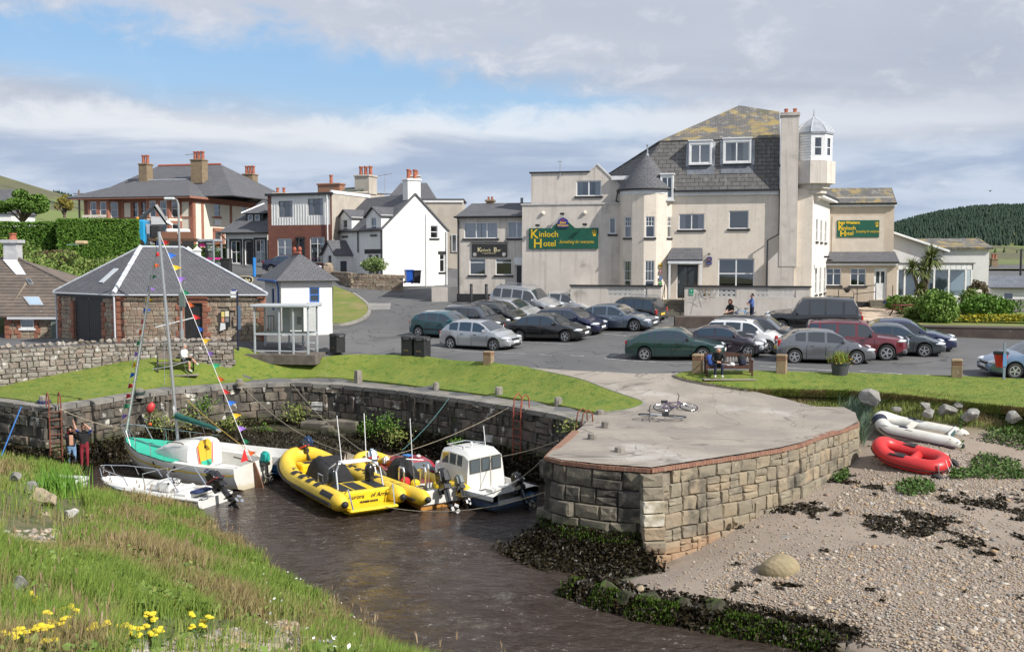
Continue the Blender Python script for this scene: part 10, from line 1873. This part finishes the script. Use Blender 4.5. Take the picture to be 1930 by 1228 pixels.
def j6(lab,loc,rot,col,z_up=False):
 t=j12('bicycle',lab,'bicycle',loc,0);t.rotation_euler=rot;m=mat('bike_'+lab.split()[0],col,j15=.35)
 for x in(-.52,.52):
  T=Matrix.Translation(V((x,0,.34)));q=MB();q.tube([T@V((math.cos(a)*.33,0,math.sin(a)*.33))for a in np.linspace(0,6.0,20)],.022,5,closed=True);w=q.j33('wheel',m66,t);q=MB();q.tube([T@V((math.cos(a)*.30,0,math.sin(a)*.30))for a in np.linspace(0,6.0,20)],.012,4,closed=True)
  for k in range(9):a=k*math.pi/9;q.tube([T@V((math.cos(a)*.3,0,math.sin(a)*.3)),T@V((-math.cos(a)*.3,0,-math.sin(a)*.3))],.003,3)
  q.j33('rim',m62,w)
 q=MB()
 for a,b in(((-.52,.34),(-.10,.30)),((-.52,.34),(-.18,.78)),((-.10,.30),(-.22,.86)),((-.10,.30),(.34,.72)),((-.18,.76),(.32,.80)),((.30,.88),(.36,.68)),((.36,.68),(.52,.34))):q.tube([(a[0],0,a[1]),(b[0],0,b[1])],.022,6)
 q.j33('frame',m,t);MB().tube([(.28,-.30,.98),(.34,-.2,.95),(.31,0,.93),(.34,.2,.95),(.28,.30,.98)],.016,5).j33('handlebar',m4,t);MB().bbox((-.24,0,.90),(.26,.14,.06),.03).j33('saddle',m4,t);MB().tube([(-.10,-.12,.30),(-.10,.12,.30)],.012,4).j33('crank',m62,t);MB().tube([(-.10,.12,.30),(.02,.13,.20),(.02,.22,.20)],.014,4).j33('pedal',m4,t);MB().tube([(-.10,-.12,.30),(-.22,-.13,.40),(-.22,-.22,.40)],.014,4).j33('pedal',m4,t);return t
g=gh(1246,790);j6('silver bicycle lying on its side in front on the pier',V((g.x+.1,g.y,g.z+.10)),(R(-76),0,R(160)),(.40,.42,.46));g=gh(1268,781);j6('dark purple bicycle lying behind the silver one on the pier',V((g.x+.25,g.y+.2,g.z+.10)),(R(-74),0,R(12)),(.06,.03,.09));j6('bright blue bicycle leaning at the terrace wall between two people',V((at(1396,606,59.4).x,59.4,4.72)),(R(-12),0,R(200)),(.03,.28,.62))
c=at(1318,612,57.5);o=MB().bbox((0,0,0),(2.7,.9,.72),.03).j33('planter_wall',mat('brown_roughcast',(.1,.08,.06)));o.location=(c.x,57.8,5.0-.12);o.rotation_euler=(0,0,R(-6));tag(o,'low brown roughcast wall end in front of the terrace','wall')
c=gp(1708,598);t=j12('picnic_table','dark red picnic table on the patio by the palms','picnic table',c,R(20));rw=mat('red_stain',(.14,.025,.02),(.10,.02,.015),6,.7)
for k in range(4):MB().box((-.85,-.35+.18*k,.72),(.85,-.35+.18*k+.16,.77)).j33('top_plank',rw,t)
for s in(-1,1):MB().box((-.85,s*.72-.13,.42),(.85,s*.72+.13,.47)).j33('bench_plank',rw,t);MB().tube([(s*.65,-.75,0),(s*.65,-.2,.72)],.05,4).j33('leg',rw,t);MB().tube([(s*.65,.75,0),(s*.65,.2,.72)],.05,4).j33('leg',rw,t)
c=at(1888,590,63);t=j12('block_wall','grey pierced block wall beside the green bush on the right','wall',c,R(-6));bm_=MB()
for r in range(3):
 for k in range(9):MB().bbox((k*.42,0,.2+r*.28),(.40,.18,.26),.03).j33('block',mat('grey_block',(.24,.23,.22),(.18,.17,.165),4,.95,pal=((.25,.24,.23),(.21,.20,.19),(.28,.27,.255))),t)
c=at(1840,590,63);o=MB().bbox((0,0,.5),(.45,.45,1.9),.04).j33('gate_pier',m26);o.location=c;tag(o,'square grey gate pier among the garden bushes','post');t=j12('barrier','dark metal pedestrian barrier beside the toilet hut','barrier',gh(506,626),R(10))
for x in np.linspace(-.6,.6,9):MB().tube([(x,0,.0),(x,0,.98)],.018,5).j33('bar',RUST,t)
for z in(.05,.98):MB().tube([(-.62,0,z),(.62,0,z)],.025,5).j33('rail',m4,t)
t=j12('dumped_boards','pale boards and a green sheet dumped on the slope','boards',at(151,460,72));MB().bbox((.1,0,.1),(.75,.6,.28),.08).j33('board',mat('pale_board',(.48,.36,.20)),t);MB().bbox((-.4,-.2,-.05),(.8,.5,.06),.02,0,.2).j33('sheet',mat('green_sheet',(.18,.27,.24)),t)
g=gh(152,695);o=bpy.data.objects.new('rock',j19(5,m50,2,.8,'rock'));COL.objects.link(o);o.location=g+V((0,0,.15));o.scale=(.5,.45,.42);tag(o,'single grey boulder on the left lawn before the field wall','rock')
b=j12('bird','small dark bird flying in the sky at the right','bird',at(1866,360,90),R(30));q=MB();q.ball((0,0,0),(.16,.05,.05),8,5);q.j33('body',CL['black'],b);q=MB();q.add([V((.06,0,.02)),V((-.05,0,.02)),V((-.08,.22,.08)),V((.0,.24,.08)),V((-.12,.46,.04))],[(0,1,2,3),(3,2,4)]);q.add([V((.06,0,.02)),V((-.05,0,.02)),V((-.08,-.22,.08)),V((.0,-.24,.08)),V((-.12,-.46,.04))],[(3,2,1,0),(4,2,3)]);q.j33('wings',CL['black'],b)
